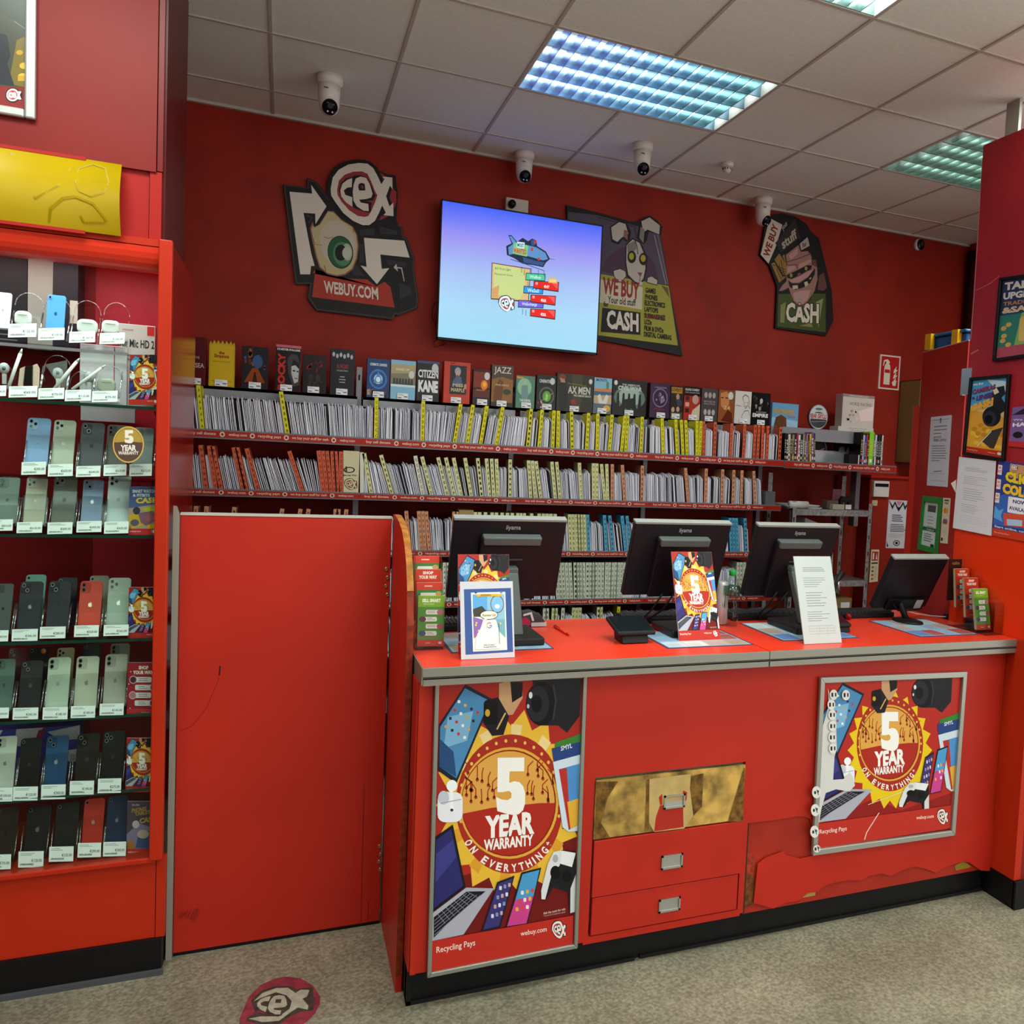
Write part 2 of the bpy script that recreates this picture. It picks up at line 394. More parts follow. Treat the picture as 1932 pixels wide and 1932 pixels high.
# ------------------------------------------------------------ the room
BACK = 4.6
def struct(name, mb, **k): return obj(name, mb, kind='structure', **k)
def floor_mat():
    m = bpy.data.materials.new('vinyl'); m.use_nodes = True; nt = m.node_tree; b = nt.nodes['Principled BSDF']
    tc = nt.nodes.new('ShaderNodeTexCoord')
    def noise(sc, d):
        n = nt.nodes.new('ShaderNodeTexNoise'); n.inputs['Scale'].default_value = sc; n.inputs['Detail'].default_value = d
        nt.links.new(tc.outputs['Object'], n.inputs[0]); return n
    n1, n2 = noise(2.2, 8), noise(90, 5)
    r1 = nt.nodes.new('ShaderNodeValToRGB'); r1.color_ramp.elements[0].position = .35; r1.color_ramp.elements[1].position = .68
    r1.color_ramp.elements[0].color = (*rgb('#6f6a5a'), 1); r1.color_ramp.elements[1].color = (*rgb('#8f8976'), 1)
    r2 = nt.nodes.new('ShaderNodeValToRGB'); r2.color_ramp.elements[0].position = .35; r2.color_ramp.elements[1].position = .7
    r2.color_ramp.elements[0].color = (.62, .62, .6, 1); r2.color_ramp.elements[1].color = (1.25, 1.25, 1.2, 1)
    br = nt.nodes.new('ShaderNodeTexBrick'); br.inputs['Scale'].default_value = 1; br.inputs['Brick Width'].default_value = .48; br.inputs['Row Height'].default_value = .62
    br.inputs['Color1'].default_value = (1, 1, 1, 1); br.inputs['Color2'].default_value = (.86, .86, .87, 1); br.inputs['Mortar'].default_value = (.8, .8, .8, 1); br.inputs['Mortar Size'].default_value = .001; br.offset = 0
    nt.links.new(tc.outputs['Object'], br.inputs[0])
    def mul(a, c):
        x = nt.nodes.new('ShaderNodeMix'); x.data_type = 'RGBA'; x.blend_type = 'MULTIPLY'; x.inputs[0].default_value = 1
        nt.links.new(a, x.inputs[6]); nt.links.new(c, x.inputs[7]); return x.outputs[2]
    nt.links.new(n1.outputs[0], r1.inputs[0]); nt.links.new(n2.outputs[0], r2.inputs[0])
    nt.links.new(mul(mul(r1.outputs[0], r2.outputs[0]), br.outputs[0]), b.inputs['Base Color'])
    b.inputs['Roughness'].default_value = .42
    return m
def ceiling_mat():
    return M('#e6eee8', .9, noise=.03, scale=60, bump=.15)
mb = MB(); mb.box(-3.2, 6, -4.5, 4.75, -.06, 0, floor_mat()); struct('floor', mb)
TX, TY = .4535, .592
TB = M('#b9b4ac', .6)
LIGHTS = ((1, 0, 2), (5, 0, 2), (1, -2, 2))       # column, row and width in tiles of the louvred lights near the counter
def fixture_cell(i, j): return any(i0 <= i < i0+n and j == j0 for i0, j0, n in LIGHTS)
mb = MB(); CM = ceiling_mat()
for j in range(-4, 3):
    run = -8
    for i in range(-8, 14):
        if i == 13 or fixture_cell(i, j):
            if i > run: mb.box(.378+run*TX, .378+i*TX, 3.104+j*TY, 3.104+(j+1)*TY, CEIL, CEIL+.12, CM)
            run = i+1
mb.box(-3.25, 6.3, -4.5, 3.104-4*TY, CEIL, CEIL+.12, CM); mb.box(-3.25, 6.3, -4.5, 4.88, CEIL+.12, CEIL+.2, CM)
struct('ceiling', mb)
mb = MB()
for i in range(-8, 13):
    x = .378+i*TX
    if x > 5.9: continue
    mb.box(x-.006, x+.006, -4.4, 3.104-4*TY, CEIL-.004, CEIL+.01, TB)
    for j in range(-4, 3):
        if not (fixture_cell(i-1, j) and fixture_cell(i, j)): mb.box(x-.006, x+.006, 3.104+j*TY, min(BACK, 3.104+(j+1)*TY), CEIL-.004, CEIL+.01, TB)
for j in range(-13, 4):
    y = 3.104+j*TY
    if y < BACK: mb.box(-3.1, 5.9, y-.007, y+.007, CEIL-.005, CEIL+.01, TB)
mb.box(-3.1, 5.9, BACK-.02, BACK, CEIL-.012, CEIL, TB)
struct('trim_1', mb)
mb = MB(); mb.box(-3.2, 4.02, BACK, BACK+.12, 0, CEIL+.2, WALL); struct('wall_back', mb)
mb = MB(); mb.box(-3.2, -3.08, -4.5, 4.6, 0, CEIL+.2, WALL); struct('wall_left', mb)
mb = MB(); mb.box(4.02, 4.14, 2.3, 4.72, 0, CEIL+.2, WALL); struct('wall_right', mb)
mb = MB(); mb.box(-3.2, .9, -4.62, -4.5, 0, CEIL+.2, WALL); struct('wall_front_added', mb)  # unseen wall added so the cabinet glass mirrors red instead of bright surroundings
# dark doorway in the right wall by the back corner
dm = MB(); dm.box(3.985, 4.02, 3.6, 4.56, 0, 3.08, M('#16100f', .5)); dm.box(3.97, 3.985, 3.66, 4.5, 0, 3.0, M('#3a1412', .5)); dm.box(3.965, 3.97, 3.66, 4.5, 2.52, 2.54, STEEL)
struct('door_1', dm)

# floor emblem, worn red disc with the ring-and-tail mark
def fl(x, y): return at(2, 0.0, x, y)
a = Art(fl, (0, 0, 1), r=.5, eps=.0002); c = a.sub(crop(310, 1400, 3.513))
PK = M('#7c2c38', .5, noise=.25, scale=25)
FLG = M('#9a9482', .5, noise=.15, scale=40)
DK = M('#3a332c', .5, noise=.3, scale=40)
c.poly([(495, 1900), (500, 1830), (560, 1690), (640, 1610), (730, 1570), (800, 1555), (900, 1565), (960, 1600), (990, 1620), (1035, 1690), (1030, 1740), (1000, 1800), (950, 1850), (880, 1900), (800, 2000), (560, 2010)], PK)
c.poly([(575, 1715), (640, 1650), (740, 1618), (830, 1618), (880, 1640), (985, 1625), (988, 1690), (1000, 1700), (985, 1780), (900, 1790), (850, 1810), (760, 1870), (640, 1872), (540, 1850), (545, 1830), (605, 1800), (590, 1760)], DK)
c.poly([(592, 1720), (650, 1665), (740, 1632), (820, 1630), (870, 1665), (905, 1642), (962, 1645), (945, 1690), (915, 1702), (955, 1750), (950, 1775), (885, 1762), (840, 1790), (760, 1850), (650, 1858), (560, 1835), (640, 1820), (760, 1820), (830, 1770), (845, 1720), (810, 1680), (740, 1660), (660, 1690)], FLG)
c.poly([(640, 1760), (690, 1700), (730, 1680), (790, 1680), (815, 1710), (805, 1760), (770, 1800), (660, 1805), (612, 1790)], PK)
e_ = c.sub(lambda x, y: (612+(x-138)*.6-(y-360)*.12, 1745+(y-360)*.36))
e_.poly([(120, 325), (150, 235), (260, 175), (340, 160), (425, 180), (470, 260), (500, 380), (470, 425), (450, 560), (380, 555), (270, 515), (180, 460), (135, 400)], DK); e_.poly(LOGO_C, FLG); e_.poly(LOGO_E, FLG); e_.poly([(330, 260), (392, 255), (400, 325), (335, 325)], DK)
tag(obj('floor_sticker', a.mb), 'worn red floor sticker with a grey shop emblem on the vinyl floor', 'sticker')

# ------------------------------------------------------------ display cabinet on the left
CF_Y = 3.025
cab = thing('display_cabinet', 'tall red glass display cabinet full of phones at the left edge', 'cabinet', (-.9, 3.3, 0))
CL = -1.5
def B(*p): return MB().box(*p)
obj('plinth', B(CL, -.305, CF_Y-.005, 3.6, 0, .108, BLACK).box(CL, -.30, CF_Y-.02, CF_Y, 0, .014, M('#4a4a50', .4)), cab)
obj('base_panel', B(CL, -.325, CF_Y+.008, CF_Y+.03, .109, .35, LAMF).box(-.323, -.298, CF_Y+.006, CF_Y+.03, .109, .36, LAMF), cab)
obj('sill', B(CL, -.324, CF_Y-.008, 3.5, .35, .366, LAMF), cab, bevel=.003)
obj('corner_post', B(-.341, -.306, CF_Y-.012, CF_Y+.02, .358, 2.21, LAMF), cab, bevel=.003)
obj('side_panel', B(-.335, -.312, CF_Y+.025, 3.86, .109, 2.21, M('#971a15', .15)).box(-.34, -.33, CF_Y+.02, 3.6, 2.21, CEIL, M('#571210', .35)), cab)
obj('back_panel', B(CL, -.56, 3.42, 3.44, .36, 2.2, M('#7e1216', .4)).box(-.56, -.342, 3.42, 3.44, .36, 2.2, M('#b8283a', .4)), cab)
obj('top_panel', B(CL, -.342, CF_Y+.005, 3.44, 2.19, 2.21, LAMF), cab)
hb = MB(); q = []
for k in range(7):
    w = k/6*PI/2; q.append((CL, CF_Y+.004+.05*(1-math.cos(w)), 2.187-.065*math.sin(w)))
q += [(CL, CF_Y+.075, 2.122), (CL, CF_Y+.075, 2.187)]
hb.prism(q, (-.342-CL, 0, 0), M('#cc3420', .3), False); obj('header_fascia', hb, cab)
obj('header_panel', B(CL, -.37, CF_Y+.012, CF_Y+.03, 2.21, 2.41, LAMW).box(-.368, -.338, CF_Y+.005, CF_Y+.03, 2.21, 2.402, LAMW), cab)
obj('upper_panel', B(CL, -.352, CF_Y-.002, CF_Y+.03, 2.4, CEIL-.005, M('#74140e', .5, noise=.05, scale=4)).box(-.35, -.336, CF_Y+.004, CF_Y+.03, 2.405, CEIL-.005, M('#6a1410', .4)), cab)
SH = [1.883, 1.725, 1.343, 1.033, .803, .572]
for i, z in enumerate(SH):
    y0 = CF_Y+.09 if i == 0 else CF_Y+.03
    obj('glass_shelf', B(CL, -.43 if i == 0 else -.345, y0, 3.4, z-.008, z, GLASS).box(CL, -.43 if i == 0 else -.345, y0-.0015, y0, z-.009, z, M('#173a30' if i else '#8c8088', .1)), cab)
for i, z in enumerate(SH[1:]):
    br = MB(); br.prism([(-.345, 3.1, z-.012), (-.345, 3.38, z-.012), (-.345, 3.38, z-.10)], (-.012, 0, 0), LAMF); obj('shelf_bracket', br, cab)
obj('glass_door', B(CL, -.341, CF_Y-.004, CF_Y, .37, 2.12, GLASS), cab)
lamp('cabinet_strip_light', (-.85, 3.13, 2.165), 1.0, .05, 4.5, (1, .97, .95))
obj('strip_light', B(CL+.05, -.38, 3.10, 3.22, 2.176, 2.186, WHITE), cab)
# round warranty sticker on the cabinet glass
a = Art(plane_px(1, CF_Y-.006), NY, eps=.00006); c = a.sub(crop(0, 760, 5.52))
c.ell(1337, 435, 163, 190, '#c8a24a', n=36); c.ell(1337, 435, 150, 176, '#55403a', n=36); c.ell(1337, 435, 146, 170, '#a58a3c', n=20, a0=188, a1=352); c.ell(1337, 425, 145, 20, '#55403a', n=20, a0=180, a1=360)
five(c, (1297, 422), 92, 137, '#dfd8cc'); c.text('YEAR', (1255, 500), (165, 0), (0, -62), '#dfd8cc', .05); c.text('WARRANTY', (1232, 540), (212, 0), (0, -36), '#dfd8cc', .03)
tag(obj('round_sticker', a.mb), 'round gold and brown 5 YEAR WARRANTY sticker on the cabinet glass', 'sticker')

# yellow banner bowed out over the cabinet
mb = MB(); n = 14; vs = []
YEL = M('#a88c04', .35, noise=.05, scale=4)
for k in range(n+1):
    t = k/n; z = 2.203+.2*t; y = CF_Y-.012-.03*math.sin(PI*t)
    for x in (-1.5, -.435): vs += [(x, y, z), (x, y+.003, z)]
fs = []
for k in range(n):
    o = k*4; fs += [(o, o+2, o+6, o+4), (o+1, o+5, o+7, o+3), (o+2, o+3, o+7, o+6), (o, o+4, o+5, o+1)]
mb.add(vs, fs, YEL, True)
ban = obj('banner_panel', mb)
tag(ban, 'bowed yellow banner panel above the phone cabinet', 'banner')
a = Art(lambda x, y: at(1, CF_Y-.012-.03*math.sin(PI*min(1, max(0, (at(1, 3.0, x, y).z-2.203)/.2)))-.001, x, y), NY, r=.4)
c = a.sub(crop(0, 0, 3.02)); DY = '#967c04'
c.line([(430, 1040), (450, 960), (530, 935), (600, 960), (620, 1040), (590, 1100), (520, 1120), (450, 1090), (430, 1040)], 6, DY)
c.line([(60, 870), (200, 1130), (330, 1060), (400, 960)], 10, DY); c.line([(280, 1270), (290, 1190), (360, 1130), (430, 1120), (530, 1160), (610, 1260)], 14, DY); c.line([(460, 1230), (480, 1270), (600, 1270)], 10, DY)
obj('embossed_drawing', a.mb, ban)
obj('banner_holder', B(-1.5, -.52, CF_Y-.016, CF_Y-.002, 2.398, 2.407, LAMW).box(-1.5, -.52, CF_Y-.016, CF_Y-.003, 2.196, 2.205, LAMW), cab)

# framed poster, top left
fr = thing('framed_poster', 'silver snap frame poster cut by the top left corner', 'poster', (-.75, CF_Y, 2.486))
SIL = M('#a9a8a6', .3, metal=.5)
mb = MB(); mb.box(-.662, -.637, CF_Y-.02, CF_Y-.003, 2.486, 3.0, SIL).box(-.95, -.662, CF_Y-.02, CF_Y-.003, 2.486, 2.51, SIL); obj('frame', mb, fr, bevel=.005)
a = Art(plane_px(1, CF_Y-.008), NY, eps=.00008, r=.25); c = a.sub(crop(0, 0, 3.02))
c.poly([(-160, -150), (158, -150), (160, 625), (-160, 600)], '#3a3a2c'); c.poly([(-160, 480), (160, 500), (160, 625), (-160, 600)], '#7a1a1a')
c.poly([(0, 190), (40, 200), (60, 320), (40, 360), (80, 490), (0, 480)], '#22242a'); c.poly([(60, 420), (95, 230), (158, 200), (158, 500), (82, 485)], '#6a5a20'); c.poly([(-160, -150), (158, -150), (158, 180), (60, 100), (0, 60), (-160, 60)], '#30352a')
c.ell(135, 375, 24, 18, '#c09a30'); c.ell(130, 432, 26, 14, '#c8a22c'); c.rect(102, 432, 156, 462, '#b08820'); c.ell(112, 300, 20, 14, '#a8842a'); c.line([(80, 120), (150, 170)], 4, '#6c7878')
logo(c, lambda x, y: (32+x*.13, 500+y*.12)); obj('poster', a.mb, fr)

# ------------------------------------------------------------ gate and end panel
g = thing('counter_gate', 'red half height gate between the cabinet and the counter', 'gate', (.03, 3.1, 0))
obj('panel', B(-.282, .338, 3.1, 3.13, .012, 1.402, LAM), g, bevel=.002)
obj('top_edge', B(-.282, .338, 3.098, 3.132, 1.402, 1.409, M('#b5b2a8', .4)), g)
obj('kick_gap_seal', B(-.28, .337, 3.105, 3.125, .0, .012, BLACK), g)
for (x, y) in ((729, 1074), (731, 1090), (728, 1106), (731, 1122), (716, 1597), (718, 1612), (715, 1626), (717, 1641)):
    p = at(1, 3.1, x, y); b_ = MB(); b_.lathe([(.0075, 0), (.0075, .002), (.004, .0035), (.0025, .002), (0, .002)], M('#9a8c70', .3, metal=.8), 12, (p.x, p.y, p.z), .8, 'y'); obj('bolt', b_, g)
a = Art(plane_px(1, 3.1), NY, eps=.0002)
a.line([(415, 1256), (414, 1274)], 2.4, '#1c0c08'); a.line([(414, 1278), (390, 1335), (362, 1370), (340, 1379)], .8, '#7a140c'); a.line([(687, 1480), (684, 1600), (681, 1740)], .9, '#6a100c'); a.line([(695, 1700), (694, 1740)], .9, '#6a100c')
a.lay()
for k in range(14): x = 336+k*2.7; a.line([(x, 1735+random.uniform(-6, 4)), (x+6, 1722-k*.6+random.uniform(-4, 4))], 1.1, '#84201a', False)
obj('scuffs', a.mb, g)
gp = B(-.30, -.283, 3.085, 3.11, 0, 1.40, M('#8f8b80', .45)); gp.prism([(-.30, 3.085, 1.40), (-.283, 3.085, 1.40), (-.292, 3.085, 1.428), (-.30, 3.085, 1.43)], (0, .025, 0), M('#8f8b80', .45))
tag(obj('gate_post', gp), 'narrow grey metal post between the cabinet and the red gate', 'post')
ep = thing('end_panel', 'red end panel with a rounded top and worn orange edge beside the counter', 'panel', (.355, 2.9, 0))
prof = [(3.13, .0), (3.13, 1.415), (3.06, 1.417), (2.96, 1.405), (2.88, 1.385), (2.81, 1.35), (2.75, 1.30), (2.705, 1.22), (2.685, 1.12), (2.68, .9), (2.68, .052), (2.68, 0)]
e = MB(); e.prism([(.345, y, z) for y, z in prof], (.018, 0, 0), LAM); obj('board', e, ep)
e = MB(); n = len(prof)-1
for i in range(2, n-1):
    (y0, z0), (y1, z1) = prof[i], prof[i+1]
    e.add([(.3445, y0, z0+.0008), (.3635, y0, z0+.0008), (.3635, y1-.001, z1), (.3445, y1-.001, z1)], [(0, 1, 2, 3)], M('#a06428', .45, noise=.3, scale=40) if z1 > 1.2 else M('#7e2c14', .45, noise=.3, scale=50))
obj('edge_band', e, ep, label='worn orange edge strip')

# ------------------------------------------------------------ the counter
FY, TOPZ = 2.58, 1.028
ct = thing('sales_counter', 'long red sales counter with black plinth under the tills', 'counter', (1.5, 2.9, 0))
obj('plinth', B(.367, 1.10, 2.614, 2.64, 0, .13, BLACK).box(1.10, 2.574, 2.617, 2.64, 0, .13, BLACK).box(.367, 1.09, 2.602, 2.62, 0, .012, BLK).box(1.11, 2.574, 2.606, 2.62, 0, .012, BLK).box(.367, .38, 2.602, 3.1, 0, .13, BLACK), ct)
lp = MB(); lp.box(.385, .9, FY, FY+.02, .108, .975, LAM).box(1.462, 1.474, FY, FY+.02, .108, .975, LAM).box(.9, 1.462, FY, FY+.02, .64, .975, LAM).box(.9, .916, FY, FY+.02, .1, .64, LAM).box(1.452, 1.462, FY, FY+.02, .1, .64, LAM).box(.916, 1.452, FY, FY+.02, .1, .123, LAM)
obj('front_panel', lp, ct)
obj('seam_strip', B(1.474, 1.482, FY+.004, FY+.02, .1, .975, M('#3a2410', .6)), ct)
# side of the counter
obj('side_panel', B(.366, .384, FY+.005, 3.1, .115, .974, LAM).box(.371, .386, FY-.004, FY+.02, .108, .974, LAMF), ct)
# torn front laminate on the right half: base board, then the peeled sheet over it
obj('base_board', B(1.483, 2.570, FY+.008, FY+.024, .1, .975, M('#a02a1c', .35, noise=.12, scale=6)), ct)
Tc = crop(1400, 1220, 3.632)
def cr3(x, y, Y=FY+.003): return at(1, Y, *Tc(x, y))
sheet = [(80, 1760), (92, 1640), (108, 1490), (170, 1445), (285, 1405), (300, 1430), (400, 1455), (480, 1435), (640, 1400), (1440, 1280), (1780, 1190), (1770, 1540), (1640, 1535), (1600, 1510), (1560, 1480), (1520, 1472), (1460, 1490), (1390, 1510), (1330, 1550), (1250, 1520), (1180, 1508), (1100, 1530), (1020, 1572), (960, 1555), (870, 1570), (820, 1605), (740, 1598), (640, 1615), (560, 1640), (520, 1680), (450, 1690), (390, 1740), (300, 1755), (215, 1795), (150, 1775)]
mb = MB(); pts = [cr3(x, y, FY-.003) for x, y in sheet]; mb.prism(pts, (0, .003, 0), LAM)
up = [(95, 110), (1828, 40), (1782, 1150), (1780, 1190), (1440, 1280), (640, 1400), (480, 1240), (465, 1180), (430, 1165), (380, 1162), (250, 1185), (40, 1210)]
mb.prism([cr3(x, y, FY) for x, y in up], (0, .003, 0), LAM)
obj('peeling_laminate', mb, ct)
a = Art(lambda x, y: cr3(x, y, FY+.0065), NY, eps=.0001)
a.poly([(390, 1725), (430, 1690), (505, 1670), (500, 1705)], '#a89048'); a.poly([(1455, 1500), (1520, 1470), (1575, 1510), (1465, 1535)], '#8a7024'); a.poly([(15, 1790), (18, 1560), (70, 1540), (92, 1640), (80, 1765)], M('#6a3a18', .5, noise=.4, scale=60))
a.poly([(20, 1560), (35, 1420), (60, 1400), (90, 1460), (80, 1560)], M('#94301c', .5, noise=.4, scale=60))
obj('bare_patches', a.mb, ct, label='bare brown board where the laminate has torn away')
obj('right_corner_trim', B(2.570, 2.577, FY-.002, FY+.02, .1, .975, LAMF), ct)
# drawers
OSB = M('#a08040', .55, noise=.75, scale=11)
def handle(x0, x1, z0, z1, y, parent):
    h = MB(); t = .006
    h.box(x0, x1, y-.004, y, z0, z0+t, STEEL).box(x0, x1, y-.004, y, z1-t, z1, STEEL).box(x0, x0+t, y-.004, y, z0, z1, STEEL).box(x1-t, x1, y-.004, y, z0, z1, STEEL)
    h.box(x0+t, x1-t, y+.001, y+.003, z0+t, z1-t, M('#3c3c36', .35, metal=.9)); h.prism([(x0+t, y-.0005, z0+t), (x0+t, y+.001, z1-t), (x0+t, y+.001, z0+t)], (x1-x0-2*t, 0, 0), STEEL)
    obj('handle', h, parent, label='brushed steel recessed handle')
dr = []
d = obj('drawer', B(.918, 1.450, FY-.004, FY+.015, .442, .630, OSB), ct, label='drawer front worn down to bare brown board'); dr.append(d)
a = Art(lambda x, y: at(1, FY-.0045, 1060+x/4.6, 1400+y/4.6), NY, eps=.0002)
for pts in ([(285, 845), (300, 345), (490, 340), (400, 480), (340, 700), (420, 830)], [(720, 770), (735, 330), (765, 320), (755, 760)], [(1100, 300), (1230, 270), (1215, 560), (1140, 640), (1110, 480)], [(1440, 690), (1580, 220), (1590, 230), (1570, 690)]): a.poly(pts, M('#6c4c1c', .6, noise=.5, scale=45))
a.poly([(760, 320), (1120, 275), (1110, 400), (1140, 640), (1060, 750), (800, 780), (755, 700)], M('#b79c62', .5, noise=.08, scale=30))
a.poly([(850, 550), (1050, 530), (1055, 735), (800, 775), (815, 650)], '#a8281c'); a.poly([(840, 480), (870, 445), (870, 545), (852, 545)], '#a8281c'); a.poly([(1050, 420), (1085, 432), (1080, 500), (1052, 528)], '#a8281c')
obj('worn_patches', a.mb, d)
p = at(1, FY, 1250, 1492); q = at(1, FY, 1288, 1518); handle(1.153, 1.228, .513, .558, FY-.006, d)
d = obj('drawer', B(.921, 1.452, FY-.005, FY+.015, .252, .436, LAM), ct, bevel=.002); handle(1.155, 1.231, .310, .357, FY-.006, d)
d = obj('drawer', B(.924, 1.447, FY-.002, FY+.015, .126, .249, LAM), ct, bevel=.002); handle(1.155, 1.232, .163, .208, FY-.003, d)
# worktop: two boards with grey edging
for i, (x0, x1) in enumerate(((.371, 1.4905), (1.4925, 2.588))):
    w = thing('worktop', ('left' if not i else 'right')+' hand red worktop section with grey edging on the counter', 'worktop', ((x0+x1)/2, 2.85, .975))
    obj('board', B(x0+.002, x1, 2.534, 3.18, 1.0, TOPZ, WTOP), w)
    obj('edging', B(x0, x1, 2.528, 2.5335, 1.0015, TOPZ, TRIM).box(x0, x1, 2.530, 2.5335, .993, 1.0005, M('#44463f', .5)), w, bevel=.001, label='grey edging strip')
    obj('lower_edging', B(x0+.003, x1, 2.530, 2.56, .976, .997, TRIM).box(x0+.003, x1, 2.56, 3.1, .98, .997, M('#7a1c14', .5)), w, label='grey edging strip')
    if not i: obj('side_edging', B(x0-.002, x0+.0015, 2.53, 3.09, .978, TOPZ, TRIM), w, label='grey edging strip')

# posters on the counter front
def frame_quad(pts, Y, wd, d, m, parent, name='frame'):
    """mitred frame round a picture-space quad TL TR BR BL on the plane y=Y"""
    P = [at(1, Y, *p) for p in pts]; c = sum(P, Vector())/4; mb = MB()
    for i in range(4):
        A, Bq = P[i], P[(i+1) % 4]
        def inn(p): 
            return Vector((p.x+(wd if p.x < c.x else -wd), p.y, p.z+(wd*1.15 if p.z < c.z else -wd*1.15)))
        mb.prism([A, Bq, inn(Bq), inn(A)], (0, -d, 0), m)
    obj(name, mb, parent, bevel=.002)
    return [inn(p) for p in P]
t = thing('framed_poster', 'tall framed 5 YEAR WARRANTY poster on the left of the counter front', 'poster', (.64, FY, .1))
P = frame_quad([(820, 1281), (1106, 1269), (1088, 1786), (805, 1842)], FY-.004, .012, .012, M('#8d9188', .35, metal=.5), t)
P = [Vector((p.x, FY-.006, p.z)) for p in P]
a = Art(quad_map(*P), NY, eps=.00005, r=.3); warranty(a); obj('poster', a.mb, t)

t = thing('framed_poster', 'square framed 5 YEAR WARRANTY poster with torn edges on the right of the counter front', 'poster', (2.05, FY, .28))
P = frame_quad([(1545, 1277), (1821, 1266), (1798, 1574), (1530, 1612)], FY-.006, .018, .014, M('#a8a9a2', .3, metal=.6), t)
a = Art(lambda x, y: at(1, FY-.008, *Tc(x, y)), NY, eps=.00005, r=.3)
a.poly([(550, 250), (1500, 205), (1440, 1245), (490, 1390)], '#b02a20')
a.poly([(900, 1040), (1090, 1120), (1440, 1000), (1430, 1090), (520, 1220)], '#8c1c1a')
pts = []
for k in range(44):
    w = 2*PI*k/44; r = 1.0 if k % 2 else 1.17
    pts.append((1013+248*r*math.cos(w), 700+345*r*math.sin(w)+10))
a.poly(pts, '#e2c21e')
badge(a.sub(lambda x, y: (1013+(x-632)*.785, 665+(y-812)*.85)))
aff = lambda x0, y0, sx, sy, ox, oy: (lambda x, y: (ox+(x-x0)*sx, oy+(y-y0)*sy))
gadgets(a, aff(390, 155, 1.05, .98, 690, 245), aff(565, 150, .85, .8, 955, 228), aff(720, 130, .9, .85, 1170, 205), aff(870, 475, .95, 1.0, 1350, 500), aff(250, 700, .85, .85, 660, 780), True)
laptop(a.sub(aff(235, 918, 1.15, .78, 535, 700))); phones(a.sub(aff(480, 1165, .65, 1.0, 1200, 680))); controller(a.sub(aff(805, 1070, 1.05, .62, 1075, 930)))
a.poly([(515, 1212), (1430, 1085), (1425, 1240), (493, 1385)], '#b82e24')
a.text('webuy.com', (1190, 1190), (120, -12), (0, -32), '#e8d8cc', .01); a.text('Recycling Pays', (528, 1290), (186, -24), (0, -38), '#e8d8cc', .01); logo(a, aff(0, 0, .11, .16, 1330, 1105), False)
a.poly([(585, 285), (600, 330), (640, 500), (645, 700), (630, 750), (620, 910), (690, 905), (735, 860), (760, 900), (770, 950), (730, 990), (640, 975), (570, 1000), (540, 1110), (522, 1210), (515, 1190), (540, 700), (545, 560), (590, 400)], '#cfcfcb')
a.line([(935, 1135), (850, 1270), (835, 1320)], 6, '#e4c8c0'); a.line([(860, 1080), (1100, 990), (1230, 935)], 3, '#e8ded0')
obj('poster', a.mb, t)
a = Art(lambda x, y: at(1, FY-.0245, *Tc(x, y)), NY, eps=.0001)
for (x, y) in ((510, 998), (502, 1120), (497, 1268), (513, 1385)):
    s_ = Art(a.mp, NY, eps=.0001); s_.ell(x, y, 30 if y < 1380 else 25, 42 if y < 1300 else 26, '#d8d8d4', n=18); s_.rect(x-16, y-8, x-3, y+12, '#24221f'); s_.line([(x+2, y-18), (x+14, y+18)], 5, '#24221f', False); s_.rect(x+4, y-14, x+17, y+2, '#55534f', False)
    tag(obj('round_sticker', s_.mb), {998: 'topmost of the four', 1120: 'second down of the four', 1268: 'third down of the four', 1385: 'lowest of the four'}[y]+' small round white stickers on the square poster frame', 'sticker', 'round white stickers on the square poster frame')
a = Art(lambda x, y: at(1, FY-.016, *Tc(x, y)), NY, eps=.0001)
for i, (x, y) in enumerate(((628, 330), (712, 332), (612, 398), (618, 468), (620, 545), (618, 622), (622, 698))):
    s_ = Art(a.mp, NY, eps=.0001); s_.ell(x, y, 27, 36, '#d8d8d4', n=18); s_.rect(x-16, y-14, x-3, y+14, '#24221f'); s_.rect(x+8, y-14, x+18, y+12, '#35332f', False)
    nm = ['topmost round sticker beside the peeled strip', 'round sticker on the tablet picture', 'second round sticker down the peeled strip', 'third round sticker down the peeled strip', 'fourth round sticker down the peeled strip', 'fifth round sticker down the peeled strip', 'sixth and lowest round sticker'][i]
    tag(obj('round_sticker', s_.mb), nm+' on the torn square poster', 'sticker', 'round white stickers on the torn poster')

# ------------------------------------------------------------ right hand partition
PX = 2.592
rp = thing('partition_panel', 'tall red partition covered with posters at the right end of the counter', 'partition', (PX, 2.7, 0))
PM = M('#a0222a', .35, noise=.08, scale=3)
obj('upper_board', B(PX, PX+.02, 2.2, 2.915, 1.43, 3.0, PM), rp)
obj('lower_board', B(PX-.001, PX+.02, 2.46, 2.925, 1.028, 1.43, M('#d83208', .35)), rp)  # brighter orange than the upper board: reflected light put into its colour
obj('counter_end_board', B(PX-.012, PX+.02, 2.455, 2.62, .11, 1.027, LAMF).box(PX+.02, 3.3, 2.455, 2.475, .11, 1.4, M('#7a1410', .4)), rp)
obj('plinth', B(PX-.014, PX+.02, 2.45, 2.63, 0, .11, BLACK).box(PX-.014, 3.3, 2.44, 2.455, 0, .11, BLACK), rp)
obj('ceiling_bracket', B(PX+.002, PX+.016, 2.73, 2.80, 3.0, CEIL-.004, M('#9c9a92', .4)), rp, label='short white steel bracket up to the ceiling')
a = Art(plane_px(0, PX), (-1, 0, 0), eps=.0002)
a.line([(1842, 548), (1868, 535), (1886, 520)], 1.3, '#c07068'); a.line([(1832, 668), (1846, 660)], 3, '#c86860'); a.line([(1853, 300), (1848, 400), (1838, 560), (1832, 640)], .8, '#b8b0a0')
obj('scratches', a.mb, rp)
NX = (-1, 0, 0)
